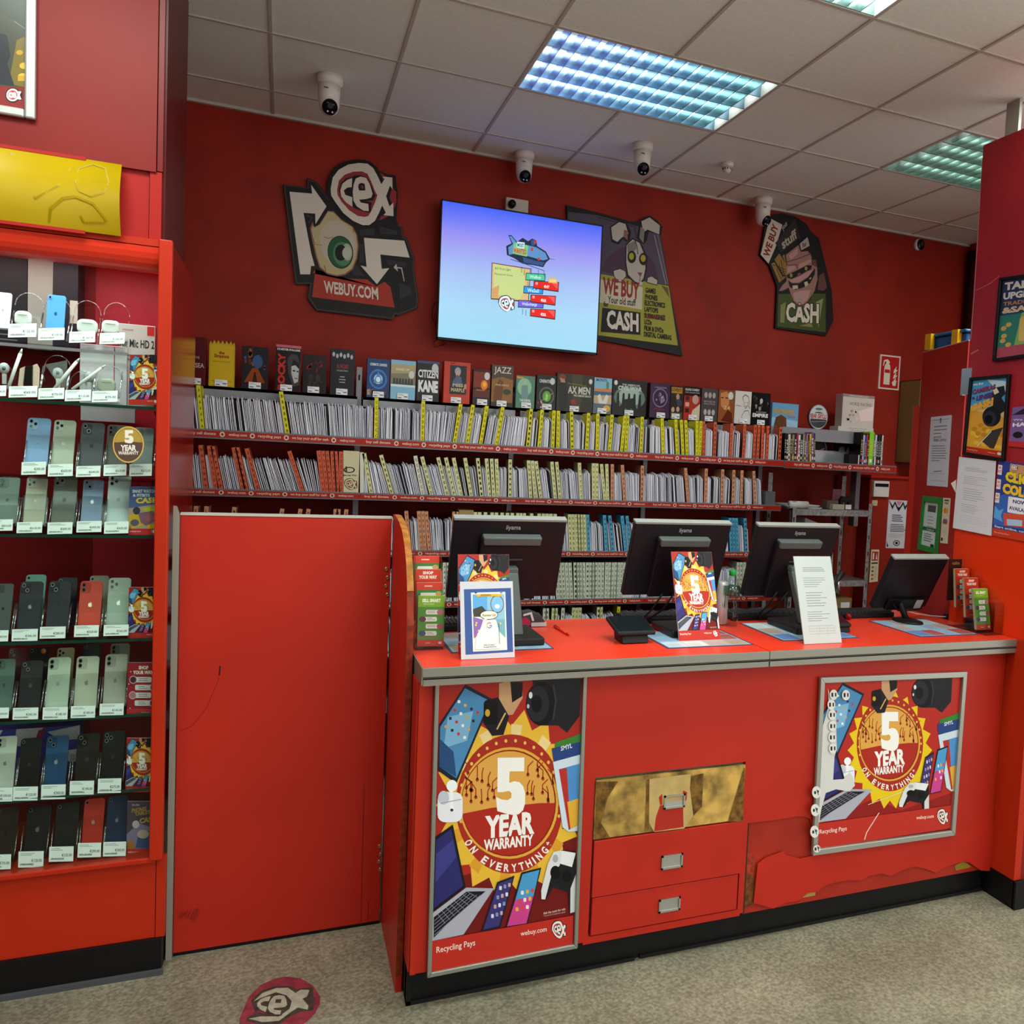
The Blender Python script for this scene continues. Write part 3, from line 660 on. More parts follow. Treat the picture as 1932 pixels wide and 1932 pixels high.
def pframe(name, label, pts, wd, col, draw, X=PX-.002, cat='poster'):
    P = [at(0, X, *p) for p in pts]; c = sum(P, Vector())/4
    t = thing(name, label, cat, (X, c.y, min(p.z for p in P)))
    I = []
    for p in P: I.append(Vector((p.x, p.y+(wd if p.y < c.y else -wd), p.z+(wd if p.z < c.z else -wd))))
    if wd:
        mb = MB()
        for i in range(4): j = (i+1) % 4; mb.prism([P[i], P[j], I[j], I[i]], (-.016, 0, 0), M(col, .35))
        obj('frame', mb, t, bevel=.002)
    a = Art(quad_map(*[Vector((p.x-.004, p.y, p.z)) for p in I]), NX, eps=.00006, r=.25); draw(a); obj('poster', a.mb, t)
    return t
def tablet_art(a):
    a.rect(0, 0, 1, 1, '#2a3c5c'); a.rect(0, .45, 1, 1, '#2c7a68'); a.poly([(.3, 1), (.45, .45), (1, .4), (1, 1)], '#8cae60'); a.rect(0, .86, 1, 1, '#b04858')
    for x, y in ((.1, .62), (.2, .58), (.1, .78), (.22, .84), (.12, .72)): a.ell(x, y, .06, .03, '#d0a850', n=12)
    a.rrect(.42, .5, 1, .82, .05, '#d8b868'); a.text('TABLET', (.05, .13), (.95, 0), (0, -.1), '#e4e0dc', .05); a.text('UPGRADE', (.04, .25), (.96, 0), (0, -.09), '#e4e0dc', .05); a.text('TRADE IN', (.05, .33), (.7, 0), (0, -.05), '#c08850', .03); a.text('&SAVE', (.04, .43), (.8, 0), (0, -.08), '#e0c0a0', .05)
pframe('framed_poster', 'black framed blue green tablet poster cut by the right edge', [(1890, 525), (1990, 511), (1984, 668), (1877, 683)], .012, '#141012', tablet_art)
def camera_art(a):
    a.rect(0, 0, 1, 1, '#d8c088'); a.rect(0, 0, 1, .35, '#4aa4d8'); a.poly([(.4, 0), (1, .05), (1, .2), (.6, .1)], '#c8e0ec'); a.poly([(0, .4), (1, .5), (1, .92), (0, .92)], '#dca038')
    for i in range(16): a.ell(random.Random(i).uniform(.05, .95), random.Random(i+50).uniform(.6, .88), .08, .03, ['#e8b83c', '#c88820'][i % 2], n=12)
    a.poly([(.55, .25), (.62, .12), (.9, .1), (.95, .2), (.85, .25), (1, .35), (.95, .42), (.7, .5), (.6, .4)], '#1c1e26'); a.ell(.62, .49, .25, .13, '#16181f'); a.ell(.57, .52, .18, .1, '#2a2c36'); a.ell(.55, .53, .11, .06, '#0a0a0e'); a.poly([(.6, .15), (.7, .12), (.78, .18), (.66, .21)], '#e0d4b8')
    a.poly([(.4, .82), (.62, .68), (.95, .62), (.85, .75), (.75, .9), (.65, .9)], '#3a3634'); a.line([(.3, .9), (.65, .68)], .015, '#e8dcc0'); a.rect(0, .92, 1, 1, '#b82e1c')
    a.text('We Buy', (.02, .09), (.3, -.02), (0, -.04), '#eef4f8', .03); a.text('CAMERAS', (.02, .2), (.66, -.06), (0, -.07), '#8a2c5c', .06); a.text('& LENSES', (.02, .3), (.6, -.06), (0, -.07), '#5c2c6c', .06); a.text('CASH', (.02, .45), (.62, -.1), (0, -.11), '#e8a830', .08)
    a.text('Recycling Pays', (.03, .97), (.3, 0), (0, -.02), '#f0d0c0', 0); a.text('webuy.com', (.6, .97), (.2, 0), (0, -.02), '#f0d0c0', 0); logo(a, aff(0, 0, .00017, .00007, .84, .93))
pframe('framed_poster', 'black framed camera and lens poster on the right partition', [(1834, 713), (1909, 706), (1898, 870), (1820, 858)], .012, '#141012', camera_art)
def hair_art(a):
    a.rect(0, 0, 1, 1, '#7a5c94'); a.rect(0, .86, 1, 1, '#b83030'); a.poly([(0, .2), (.3, .05), (1, 0), (1, .15), (.3, .2)], '#2c2434'); a.text('HAIR TOOLS', (.05, .5), (1.3, -.04), (0, -.1), '#ece4f0', .04); a.text('We Buy', (.05, .36), (.5, 0), (0, -.06), '#d8d0e0', .02); a.text('CASH', (.4, .64), (.8, -.05), (0, -.12), '#e0b860', .06); a.ell(.2, .7, .12, .08, '#1c1820'); a.line([(.5, .78), (1, .72)], .05, '#2c2434')
pframe('poster', 'small purple hair tools poster cut by the right edge', [(1912, 769), (1990, 760), (1986, 850), (1904, 842)], 0, '', hair_art)
def click_art(a):
    a.rect(0, 0, 1, 1, '#2c3f8e'); a.poly([(0, .5), (.4, .35), (1, .45), (1, .85), (0, .85)], '#3a62b4'); a.poly([(0, .6), (.1, .66), (.2, .62), (.15, .72), (.2, .8), (0, .76)], '#58a4e0')
    a.rect(0, .9, 1, 1, '#c83c20')
    for y in (.06, .25, .43): a.rect(.0, y, .09, y+.13, '#e8dcd8'); a.text('K&', (.02, y+.05), (.05, 0), (0, -.03), '#b02828', .03); a.text('ECT', (.01, y+.1), (.07, 0), (0, -.03), '#b02828', .03)
    a.rrect(.26, .02, .8, .2, .02, '#c89068'); logo(a, aff(0, 0, .0002, .00013, .28, .02)); a.text('CLICK', (.17, .27), (.72, .02), (0, -.15), '#241c10', .1); a.text('CLICK', (.18, .265), (.7, .02), (0, -.14), '#e8cc2c', .07); a.text('COLLECT', (.13, .43), (1.0, .03), (0, -.15), '#241c10', .1); a.text('COLLECT', (.14, .425), (.97, .03), (0, -.14), '#f0c040', .07)
    a.rrect(.28, .45, .78, .66, .02, '#e8e8f0'); a.text('NOW', (.38, .53), (.28, 0), (0, -.05), '#2c3478', .04); a.text('AVAILABLE', (.31, .62), (.44, .01), (0, -.05), '#2c3478', .03); a.poly([(.2, .68), (.8, .64), (.8, .82), (.24, .84)], '#d05038'); a.poly([(.28, .75), (.6, .73), (.6, .81), (.3, .83)], '#a8c4e0')
    a.text('Start online, collect in-store', (.04, .89), (1.1, .01), (0, -.035), '#f0f0f4', .01); a.text('Recycling Pays', (.05, .96), (.3, 0), (0, -.02), '#f0d0c0', 0); a.text('webuy.com', (.7, .96), (.25, 0), (0, -.02), '#f0d0c0', 0)
pframe('poster', 'blue CLICK & COLLECT poster at the right edge above the counter', [(1886, 868), (1975, 882), (1968, 1028), (1873, 1010)], 0, '', click_art, PX-.003)
def notice(cols, n, seed=1, table=True):
    def f(a):
        a.rect(0, 0, 1, 1, cols[0], False); a.lines(.2, .13, .85, 3, .02, .006, cols[1], seed); a.lines(.18, .25, .82, 5, .025, .005, cols[1], seed+1); a.lines(.2, .42, .85, 6, .03, .006, cols[1], seed+2); a.lines(.18, .64, .8, 5, .025, .005, cols[1], seed+3)
        if table:
            a.lay()
            for i in range(4): a.line([(.18, .8+i*.03), (.85, .8+i*.03)], .002, cols[1], False)
            for x in (.18, .45, .66, .85): a.line([(x, .8), (x, .89)], .003, cols[1], False)
    return f
pframe('notice_sheet', 'white printed terms sheet taped between the two posters on the right partition', [(1811, 862), (1881, 870), (1872, 1011), (1799, 996)], 0, '', notice(('#d4d4da', '#9a9aa4'), 8), PX-.006, 'notice')
mb = MB(); mb.add([at(0, PX-.012, *p) for p in ((1804, 905), (1794, 912), (1803, 930))]+[at(0, PX-.010, *p) for p in ((1804, 905), (1794, 912), (1803, 930))], [(0, 1, 2), (3, 5, 4), (0, 3, 4, 1), (1, 4, 5, 2), (2, 5, 3, 0)], M('#ddd6c0', .7)); tag(obj('paper_corner', mb), 'cream paper corner poking out left of the terms sheet', 'paper')

# ------------------------------------------------------------ louvred ceiling lights
def mix(a, b, t): return '#%02x%02x%02x' % tuple(int(int(a[i:i+2], 16)*(1-t)+int(b[i:i+2], 16)*t) for i in (1, 3, 5))
def ceiling_light(i0, j0, n, label, tint, power):
    x0, x1, y0, y1 = .378+i0*TX+.006, .378+(i0+n)*TX-.006, 3.104+j0*TY+.006, 3.104+(j0+1)*TY-.006
    t = thing('ceiling_light', label, 'ceiling light', ((x0+x1)/2, (y0+y1)/2, CEIL), 'louvred ceiling lights')
    z0 = CEIL-.004
    h = MB(); wm = M('#d8d8d4', .4)
    h.box(x0, x1, y0, y1, CEIL+.10, CEIL+.105, wm).box(x0, x0+.004, y0, y1, z0, CEIL+.105, wm).box(x1-.004, x1, y0, y1, z0, CEIL+.105, wm).box(x0, x1, y0, y0+.004, z0, CEIL+.105, wm).box(x0, x1, y1-.004, y1, z0, CEIL+.105, wm)
    obj('housing', h, t)
    ny, nx = 4, 16
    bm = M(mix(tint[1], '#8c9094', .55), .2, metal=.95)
    for j in range(ny+1):
        y = y0+.006+(y1-y0-.012)*j/ny
        obj('blade', B(x0+.004, x1-.004, y-.0025, y+.0025, z0+.001, z0+.060, bm), t)
    for i in range(1, nx):
        x = x0+(x1-x0)*i/nx
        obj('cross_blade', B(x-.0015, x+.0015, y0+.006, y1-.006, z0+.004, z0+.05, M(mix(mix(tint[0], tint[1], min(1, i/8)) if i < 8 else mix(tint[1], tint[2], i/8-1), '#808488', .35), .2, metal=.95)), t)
    rf = MB()
    for i in range(nx):
        for j in range(ny):
            a0 = x0+(x1-x0)*i/nx; a1 = x0+(x1-x0)*(i+1)/nx; b0 = y0+(y1-y0)*j/ny; b1 = y0+(y1-y0)*(j+1)/ny
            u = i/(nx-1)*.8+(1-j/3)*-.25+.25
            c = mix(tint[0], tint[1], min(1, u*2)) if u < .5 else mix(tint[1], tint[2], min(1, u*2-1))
            m = M(c, .25, metal=.6, emit=tint[3]); c = ((a0+a1)/2, (b0+b1)/2)  # faint glow added to stand in for tube light caught by the cells
            # each cell's trough is a curved facetted reflector
            v = [(a0+.002, b0, z0+.078), (a1-.002, b0, z0+.078), (a1-.002, c[1]-.03, z0+.088), (a0+.002, c[1]-.03, z0+.088), (a1-.002, c[1]+.03, z0+.088), (a0+.002, c[1]+.03, z0+.088), (a1-.002, b1, z0+.078), (a0+.002, b1, z0+.078)]
            rf.add(v, [(0, 1, 2, 3), (5, 4, 6, 7)], m, False)
    obj('reflector', rf, t)
    for j in range(ny):
        y = y0+(y1-y0)*(j+.5)/ny
        tb = MB(); tb.tube([(x0+.01, y, z0+.084), (x1-.01, y, z0+.084)], .008, M('#ffffff', .4, emit=1.6), 8); obj('tube', tb, t)
        lamp('fluorescent_tube_light', ((x0+x1)/2, y, z0+.078), x1-x0-.03, .022, power/4)
    return t
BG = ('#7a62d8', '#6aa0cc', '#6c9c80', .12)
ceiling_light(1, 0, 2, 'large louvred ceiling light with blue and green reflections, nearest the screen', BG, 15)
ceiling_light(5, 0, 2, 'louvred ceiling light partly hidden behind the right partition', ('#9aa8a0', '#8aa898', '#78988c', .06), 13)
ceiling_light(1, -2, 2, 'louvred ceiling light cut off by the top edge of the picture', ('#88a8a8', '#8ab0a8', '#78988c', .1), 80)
lamp('ceiling_lamp', (-.55, 2.2, CEIL-.01), .85, .55, 34)

# ------------------------------------------------------------ ceiling cameras
CW = M('#d6d2cc', .4)
def turret(loc, yaw, label, s=1.0, name='security_camera'):
    t = thing(name, label, 'security camera', loc, 'turret security cameras')
    X = Matrix.Translation(loc) @ Matrix.Diagonal((.98*s, 1.05*s, 1.05*s, 1))
    m = MB(); m.X = X; m.lathe([(.052, 0), (.053, -.022), (.046, -.036)], CW, 24); obj('base', m, t)
    m = MB(); m.X = X; m.lathe([(.045, -.036), (.043, -.07), (.041, -.105), (.034, -.13), (.022, -.142), (0, -.146)], CW, 24); m.box(-.022, -.006, -.048, -.0445, -.06, -.056, M('#55504c', .5)); obj('body', m, t)
    d = Vector((math.sin(yaw)*.8, -.8*math.cos(yaw), -.55)).normalized(); c = Vector((0, 0, -.103)); a_ = d.orthogonal().normalized(); b_ = d.cross(a_)
    m = MB(); m.X = X; pr = [(.036, .026), (.033, .034), (.026, .040), (0, .0425)]; v = []; n = 20
    for (r, h) in pr:
        for k in range(n): w = 2*PI*k/n; v.append(c+d*h+a_*(r*math.cos(w))+b_*(r*math.sin(w)))
    m.add(v, [(i*n+k, i*n+(k+1) % n, (i+1)*n+(k+1) % n, (i+1)*n+k) for i in range(3) for k in range(n)], CW, True)
    obj('eyeball', m, t)
    m = MB(); m.X = X; v = []
    for (r, h) in ((.031, .0365), (.029, .044), (0, .046)):
        for k in range(n): w = 2*PI*k/n; v.append(c+d*h+a_*(r*math.cos(w))+b_*(r*math.sin(w)))
    m.add(v, [(i*n+k, i*n+(k+1) % n, (i+1)*n+(k+1) % n, (i+1)*n+k) for i in range(2) for k in range(n)], M('#0a0d14', .08), True)
    rt = d.cross(Vector((0, 0, 1))).normalized(); u = rt.cross(d)
    for (du, dv, r, cc) in ((0, .008, .011, '#2a3040'), (-.01, -.014, .0035, '#c8ccd4'), (.008, -.014, .0035, '#c8ccd4')):
        o = c+d*.0475+rt*du+u*dv
        m.add([o+rt*(r*math.cos(2*PI*k/12))+u*(r*math.sin(2*PI*k/12)) for k in range(12)], [list(range(12))], M(cc, .1))
    obj('lens_window', m, t)
turret((.139, 4.004, CEIL), .1, 'white turret security camera furthest left on the ceiling')
turret((1.061, 4.46, CEIL), 0, 'white turret security camera on the ceiling right above the screen', .95)
turret((1.521, 4.027, CEIL), -.1, 'white turret security camera on the ceiling nearest the smoke detector', .95)
turret((2.421, 4.46, CEIL), .35, 'white turret security camera overlapping the sign with the grinning face', .98)
t = thing('smoke_detector', 'small white smoke detector on the ceiling tiles', 'smoke detector', (1.981, 4.047, CEIL))
m = MB(); m.lathe([(.036, 0), (.037, -.014), (.03, -.022)], CW, 20, (1.981, 4.047, CEIL), .85); obj('base', m, t)
m = MB(); m.lathe([(.024, -.022), (.024, -.034), (.018, -.046), (.01, -.05), (0, -.05)], CW, 20, (1.981, 4.047, CEIL), .85); obj('head', m, t)
m = MB()
for k in range(10): w = 2*PI*k/10; x, y = 1.981+.024*.85*math.cos(w), 4.047+.024*math.sin(w); m.box(x-.002, x+.002, y-.002, y+.002, CEIL-.034, CEIL-.024, M('#4a4644', .5))
obj('vent_slots', m, t)
p = at(1, BACK, 1731, 463); t = thing('wall_camera', 'small dark round camera high on the red wall near the right corner', 'camera', (p.x, BACK, p.z-.03))
m = MB(); m.lathe([(.035, 0), (.035, .03)], CW, 20, (p.x-.008, BACK, p.z), .8, 'y'); obj('base', m, t)
m = MB(); m.lathe([(.034, .03), (.034, .036), (.028, .04), (0, .041)], M('#14100f', .2), 20, (p.x, BACK, p.z), .8, 'y'); m.lathe([(.012, .0412), (.009, .043), (0, .043)], M('#3a3634', .2), 14, (p.x+.004, BACK, p.z), .8, 'y'); obj('lens', m, t)

# ------------------------------------------------------------ big signs on the back wall
SY = BACK-.022
def board(pts, T, parent, m, y0=SY, d=.018):
    b = MB(); b.prism([at(1, y0, *T(x, y)) for x, y in pts], (0, d, 0), m); obj('board', b, parent)
t = thing('logo_sign', 'cut-out sign with shop emblem, white arrows, eyeball and WEBUY.COM on the red wall', 'sign', (.45, SY, 2.2))
T = crop(510, 280, 5.52)
DKB = '#120e10'
out = [(135, 375), (385, 405), (385, 305), (480, 345), (590, 480), (595, 350), (640, 240), (720, 165), (850, 120), (980, 118), (1060, 150), (1110, 215), (1230, 285), (1300, 280), (1330, 480), (1318, 640), (1310, 735), (1335, 800), (1375, 820), (1390, 920), (1420, 920), (1505, 1150), (1495, 1230), (1545, 1560), (1530, 1665), (1325, 1745), (1300, 1730), (1270, 1785), (480, 1690), (385, 1560), (410, 1415), (262, 1415)]
board(out, T, t, M('#141012', .5))
a = Art(plane_px(1, SY-.0005), NY, eps=.00008, r=.5); c = a.sub(T)
EDG = '#3a322e'
c.line([(148, 385), (395, 415), (395, 325), (475, 360), (600, 530)], 9, EDG); c.line([(148, 385), (270, 1403), (425, 1403), (405, 1555), (485, 1675), (1268, 1768), (1305, 1712), (1330, 1728), (1520, 1655), (1530, 1560), (1482, 1235), (1492, 1150), (1412, 935), (1380, 930), (1362, 815), (1325, 800)], 12, EDG)
c.poly([(470, 1260), (440, 1300), (480, 1300), (700, 1350), (1010, 1365), (1100, 1440), (1190, 1390), (1250, 1440), (1295, 1658), (435, 1548)], '#a02e1e')
for pts in ([(930, 850), (1080, 830), (1090, 900), (940, 910)], [(1130, 810), (1320, 860), (1320, 900), (1150, 890)], [(930, 1000), (970, 1000), (980, 1190), (930, 1190)], [(1200, 1160), (1420, 1190), (1410, 1230), (1230, 1210)], [(1340, 1400), (1460, 1450), (1475, 1520), (1350, 1570)], [(830, 1260), (900, 1210), (980, 1330), (870, 1320)]): c.poly(pts, '#2a2930')
c.line([(1110, 800), (1130, 930)], 6, '#050405'); c.line([(1300, 1300), (1330, 1700)], 8, '#050405'); c.line([(380, 700), (440, 720), (400, 780)], 14, '#34303a')
# eyeball
c.poly([(600, 650), (660, 655), (740, 740), (860, 815), (905, 900), (922, 1020), (905, 1150), (860, 1260), (780, 1320), (690, 1335), (590, 1310), (510, 1240), (470, 1120), (435, 960), (412, 830), (440, 760), (455, 820), (510, 790)], '#8a5648')
c.poly([(600, 660), (655, 665), (735, 745), (852, 820), (893, 900), (908, 1020), (892, 1145), (850, 1248), (775, 1305), (690, 1320), (595, 1296), (520, 1230), (483, 1115), (450, 960), (428, 840), (445, 800), (460, 825), (515, 795)], '#b4a57c')
c.ell(700, 990, 180, 245, '#b8ad9c', rot=-15); c.ell(730, 1082, 133, 172, '#0e0c0c', rot=-8); c.ell(730, 1082, 126, 163, '#1f5434', rot=-8); c.ell(750, 1100, 95, 125, '#4a7a58', rot=-8); c.ell(800, 1080, 52, 90, '#a4ac98', rot=-5); c.ell(735, 1087, 62, 84, '#0c0a0c'); c.ell(795, 1090, 46, 62, '#b8b8ac')
c.line([(560, 920), (600, 940), (650, 925)], 6, '#8c3428'); c.line([(430, 900), (470, 1000), (540, 1010)], 5, '#8a5a38'); c.line([(860, 830), (870, 880)], 6, '#8c3428'); c.line([(560, 1220), (580, 1280)], 7, '#8c3428')
# arrows
LW = '#d0c6ba'
c.poly([(200, 452), (435, 472), (425, 380), (585, 605), (470, 790), (468, 680), (345, 672), (425, 1090), (462, 1225), (425, 1225), (415, 1312), (312, 1312)], LW)
c.poly([(975, 932), (1395, 962), (1450, 1138), (1145, 1105), (1160, 1255), (1238, 1248), (1110, 1415), (938, 1220), (1002, 1235)], LW)
c.poly([(1283, 1240), (1312, 1203), (1320, 1235), (1372, 1242), (1398, 1385), (1390, 1385), (1362, 1254), (1322, 1250), (1330, 1285)], '#b0aca6')
c.text('WEBUY.COM', (560, 1505), (565, 75), (-5, -130), '#d0c6ba', .03)
logo(c.sub(lambda x, y: (x+590, y+115)), ident, False, ring='#d0c6ba', red='#8c2a34', blk='#100c0c')
obj('printed_face', a.mb, t)

# window-shaped sign with a rabbit
t = thing('shop_sign', 'cut-out WE BUY Your old stuff for CASH sign with a rabbit behind the screen', 'sign', (1.75, SY, 2.15))
T = crop(810, 340, 3.864)
out = [(1000, 180), (1215, 232), (1490, 305), (1530, 300), (1605, 258), (1660, 290), (1700, 340), (1690, 410), (1745, 750), (1848, 1280), (1060, 1130)]
board(out, T, t, M('#171216', .5)); a = Art(plane_px(1, SY-.0005), NY, eps=.00008, r=.5); c = a.sub(T)
c.poly([(1010, 230), (1222, 255), (1680, 380), (1745, 765), (1000, 640)], '#4c4454'); c.line([(1225, 270), (1500, 340), (1505, 420)], 6, '#2a242e'); c.line([(1640, 400), (1725, 760)], 8, '#867f8c'); c.line([(1665, 400), (1742, 760)], 4, '#867f8c')
c.poly([(1000, 640), (1745, 770), (1812, 1205), (1000, 1100)], '#9c9a38'); c.poly([(1690, 765), (1740, 785), (1750, 860)], '#5c5a24')
c.poly([(1255, 660), (1290, 570), (1380, 500), (1440, 480), (1560, 540), (1600, 550), (1640, 610), (1670, 720), (1660, 755), (1400, 710)], '#4a2c46')
F1, F2 = '#b4aea4', '#7c776f'
c.poly([(1315, 340), (1390, 290), (1440, 310), (1470, 380), (1460, 440), (1440, 450), (1410, 430), (1380, 470), (1325, 450)], DKB); c.poly([(1325, 345), (1385, 305), (1430, 320), (1450, 390), (1400, 420), (1370, 450), (1335, 430)], F1); c.poly([(1420, 360), (1445, 370), (1445, 440), (1415, 410)], '#8a5c50')
c.poly([(1535, 290), (1605, 258), (1690, 325), (1685, 400), (1600, 375), (1585, 440), (1560, 470), (1510, 420)], DKB); c.poly([(1545, 300), (1605, 272), (1680, 330), (1675, 395), (1590, 360), (1560, 380)], F1); c.poly([(1540, 340), (1570, 360), (1560, 460), (1530, 420)], F2)
c.poly([(1430, 470), (1480, 420), (1540, 450), (1580, 540), (1588, 640), (1570, 720), (1540, 765), (1500, 755), (1440, 700), (1425, 600)], DKB); c.poly([(1438, 475), (1482, 432), (1532, 458), (1568, 545), (1575, 640), (1560, 715), (1535, 750), (1500, 740), (1450, 690), (1435, 600)], F1)
c.poly([(1440, 470), (1500, 440), (1510, 500), (1450, 560)], F2); c.line([(1500, 440), (1515, 490), (1520, 540)], 6, '#3a3028')
for x, y in ((1475, 560), (1560, 575)): c.ell(x, y, 32, 46, '#17120f', n=18); c.ell(x-2, y-5, 18, 26, '#a8a02c', n=14)
c.poly([(1515, 672), (1552, 675), (1538, 705)], '#7a4038'); c.line([(1535, 700), (1532, 745)], 4, '#1c1412'); c.poly([(1515, 740), (1555, 742), (1550, 765), (1520, 762)], '#c0b8ac')
for pts in ([(1340, 660), (1390, 645), (1430, 665), (1435, 700), (1400, 745), (1370, 735), (1345, 700)], [(1590, 710), (1620, 700), (1665, 730), (1660, 765), (1620, 755), (1585, 745)]): c.poly(pts, F1); c.line(pts+[pts[0]], 5, DKB)
c.poly([(1000, 680), (1555, 780), (1550, 945), (1000, 850)], '#c8c0a8'); c.text('WE BUY', (1262, 830), (268, 42), (4, -125), '#8c2424', .04)
c.text('Your old stuff', (1300, 895), (205, 25), (0, -52), DKB, .02); c.text('for', (1270, 920), (36, 5), (0, -38), DKB, .03)
c.poly([(1262, 930), (1538, 965), (1538, 1128), (1250, 1105)], '#15100f'); c.text('CASH', (1292, 1082), (232, 28), (0, -138), '#dcd4c8', .04)
for i, (s_, x, y, w) in enumerate((('GAMES', 1575, 820, 75), ('PHONES', 1573, 868, 90), ('ELECTRONICS', 1568, 912, 150), ('LAPTOPS', 1568, 958, 100), ('SUBMARINES', 1566, 1004, 152), ('LCDs', 1568, 1050, 52), ('FILM & DVDs', 1566, 1096, 140), ('DIGITAL CAMERAS', 1564, 1140, 200))):
    c.text(s_, (x, y), (w, w*.14), (0, -38), '#17110e', .03)
c.line([(1565, 975), (1640, 1000), (1715, 985)], 6, '#7a1c18'); c.line([(1570, 1000), (1700, 1010)], 5, '#7a1c18')
obj('printed_face', a.mb, t)

# sign with the grinning face
t = thing('shop_sign', 'cut-out WE BUY your stuff for CASH sign with a grinning face on the wall', 'sign', (2.75, SY, 2.4))
T = crop(1380, 370, 6.66)
out = [(360, 740), (440, 270), (480, 240), (640, 215), (800, 255), (940, 345), (1000, 445), (1100, 530), (1260, 1180), (1282, 1565), (1190, 1755), (552, 1660), (575, 1130), (480, 870)]
board(out, T, t, M('#120e10', .5)); a = Art(plane_px(1, SY-.0005), NY, eps=.00008, r=.5); c = a.sub(T)
c.poly([(368, 735), (480, 275), (640, 360), (555, 640), (465, 848)], '#c4b8a8'); c.text('WE BUY', (470, 780), (125, -400), (-75, -45), '#7c1e20', .04)
c.poly([(550, 590), (800, 290), (868, 520), (620, 710)], '#2c2628'); c.text('your', (655, 450), (65, -80), (-28, -50), '#a89e92', .02); c.text('stuff', (650, 672), (185, -150), (-35, -115), '#aca296', .03)
c.poly([(858, 600), (955, 515), (982, 625), (878, 680)], '#a89e92'); c.text('for', (895, 650), (50, -25), (-5, -60), '#1a1414', .03)
for pts in ([(540, 800), (600, 720), (690, 860), (690, 1000), (650, 990)], [(640, 750), (665, 730), (695, 880)], [(500, 850), (540, 830), (640, 1010), (690, 1010), (600, 1090)]): c.poly(pts, '#8c6a30')
c.lay(); [c.line([(520+i*45, 860+i*40), (690, 930+i*30)], 7, '#15100f', False) for i in range(4)]; [c.line([(620-i*25, 800+i*60), (660-i*15, 1000+i*25)], 7, '#15100f', False) for i in range(3)]
SK, SK2, SK3 = '#946c66', '#623c3a', '#b08880'
c.poly([(595, 1190), (640, 1120), (700, 1060), (720, 1150), (640, 1190)], SK); c.poly([(1080, 1180), (1100, 1000), (1160, 960), (1200, 1150), (1160, 1190)], SK2); c.poly([(1000, 800), (1060, 800), (1080, 900), (1040, 900)], SK2)
c.poly([(680, 740), (840, 615), (870, 700), (960, 690), (1005, 760), (1010, 860), (1075, 900), (1080, 1050), (1040, 1200), (960, 1320), (900, 1380), (850, 1380), (780, 1320), (730, 1190), (690, 1060), (690, 980), (680, 900), (700, 860)], SK)
c.poly([(720, 740), (830, 650), (840, 720), (740, 800)], SK3); c.line([(690, 830), (830, 790), (1000, 720)], 12, SK2); c.line([(690, 870), (820, 860), (830, 920)], 10, SK2)
c.poly([(700, 890), (790, 875), (810, 910), (700, 970)], SK3); c.poly([(830, 910), (860, 850), (1000, 790), (1000, 830), (880, 900)], SK3)
c.poly([(695, 990), (830, 930), (940, 870), (1010, 870), (1000, 920), (940, 945), (880, 985), (760, 1040), (700, 1030)], '#120d0e')
for x, y in ((748, 997), (935, 908)): c.ell(x, y, 18, 26, '#8c8c2a', n=14)
c.ell(852, 990, 24, 26, '#7c4a48'); c.poly([(730, 1060), (830, 1020), (960, 950), (1040, 920), (980, 1000), (850, 1080), (760, 1090)], SK3)
c.poly([(710, 1060), (760, 1095), (850, 1095), (960, 1020), (1050, 900), (1045, 980), (990, 1090), (900, 1150), (800, 1180), (730, 1140)], '#140e0e')
for pts in ([(765, 1125), (830, 1120), (835, 1165), (770, 1170)], [(910, 1085), (950, 1070), (965, 1110), (925, 1140)], [(970, 1040), (1000, 1015), (995, 1045)]): c.poly(pts, '#c0b098')
c.poly([(770, 1220), (860, 1190), (990, 1180), (960, 1290), (890, 1360), (850, 1360), (790, 1310)], SK3); c.line([(805, 1300), (875, 1295)], 20, '#8a9090'); c.line([(840, 1255), (842, 1340)], 20, '#8a9090')
g_ = [(585, 1235), (740, 1225), (780, 1340), (850, 1395), (900, 1395), (990, 1300), (1020, 1225), (1182, 1228), (1180, 1712), (572, 1640)]
c.poly(g_, '#3e4a1c'); c.poly([(615, 1370), (680, 1330), (660, 1590), (610, 1590)], '#7a7c4c'); c.poly([(1060, 1330), (1150, 1285), (1090, 1660), (1085, 1600)], '#8a8c5c'); c.poly([(850, 1630), (1000, 1590), (1020, 1650)], '#7a7c4c')
c.text('CASH', (672, 1590), (430, 20), (5, -265), '#120e0c', .08); c.text('CASH', (680, 1583), (412, 20), (5, -248), '#d0c6b4', .04)
c.poly([(780, 1335), (840, 1395), (910, 1390), (960, 1320), (900, 1360), (850, 1365)], SK2)
obj('printed_face', a.mb, t)

# ------------------------------------------------------------ wall screen
tv = thing('wall_screen', 'large wall mounted screen showing a blue trade-in advert', 'television', (1.08, 4.5, 2.17))
P = [at(1, 4.5, *p) for p in ((833, 377), (1137, 425), (1127, 664), (825, 643))]
X0, X1, Z0, Z1 = .672, 1.4985, 2.176, 2.850
obj('casing', B(X0, X1, 4.5, 4.53, Z0, Z1, BLK).box(X0+.1, X1-.1, 4.53, 4.56, Z0+.1, Z1-.15, BLACK), tv, bevel=.003)
obj('bezel', B(X0, X1, 4.496, 4.5, Z0, Z0+.012, BLK).box(X0, X1, 4.496, 4.5, Z1-.007, Z1, BLK).box(X0, X0+.006, 4.496, 4.5, Z0, Z1, BLK).box(X1-.006, X1, 4.496, 4.5, Z0, Z1, BLK), tv)
obj('wall_mount', B(1.0, 1.2, 4.56, 4.598, 2.4, 2.65, BLACK), tv)
sm = bpy.data.materials.new('screen_glow'); sm.use_nodes = True; nt = sm.node_tree; b = nt.nodes['Principled BSDF']
b.inputs['Base Color'].default_value = (.01, .01, .01, 1); b.inputs['Roughness'].default_value = .25
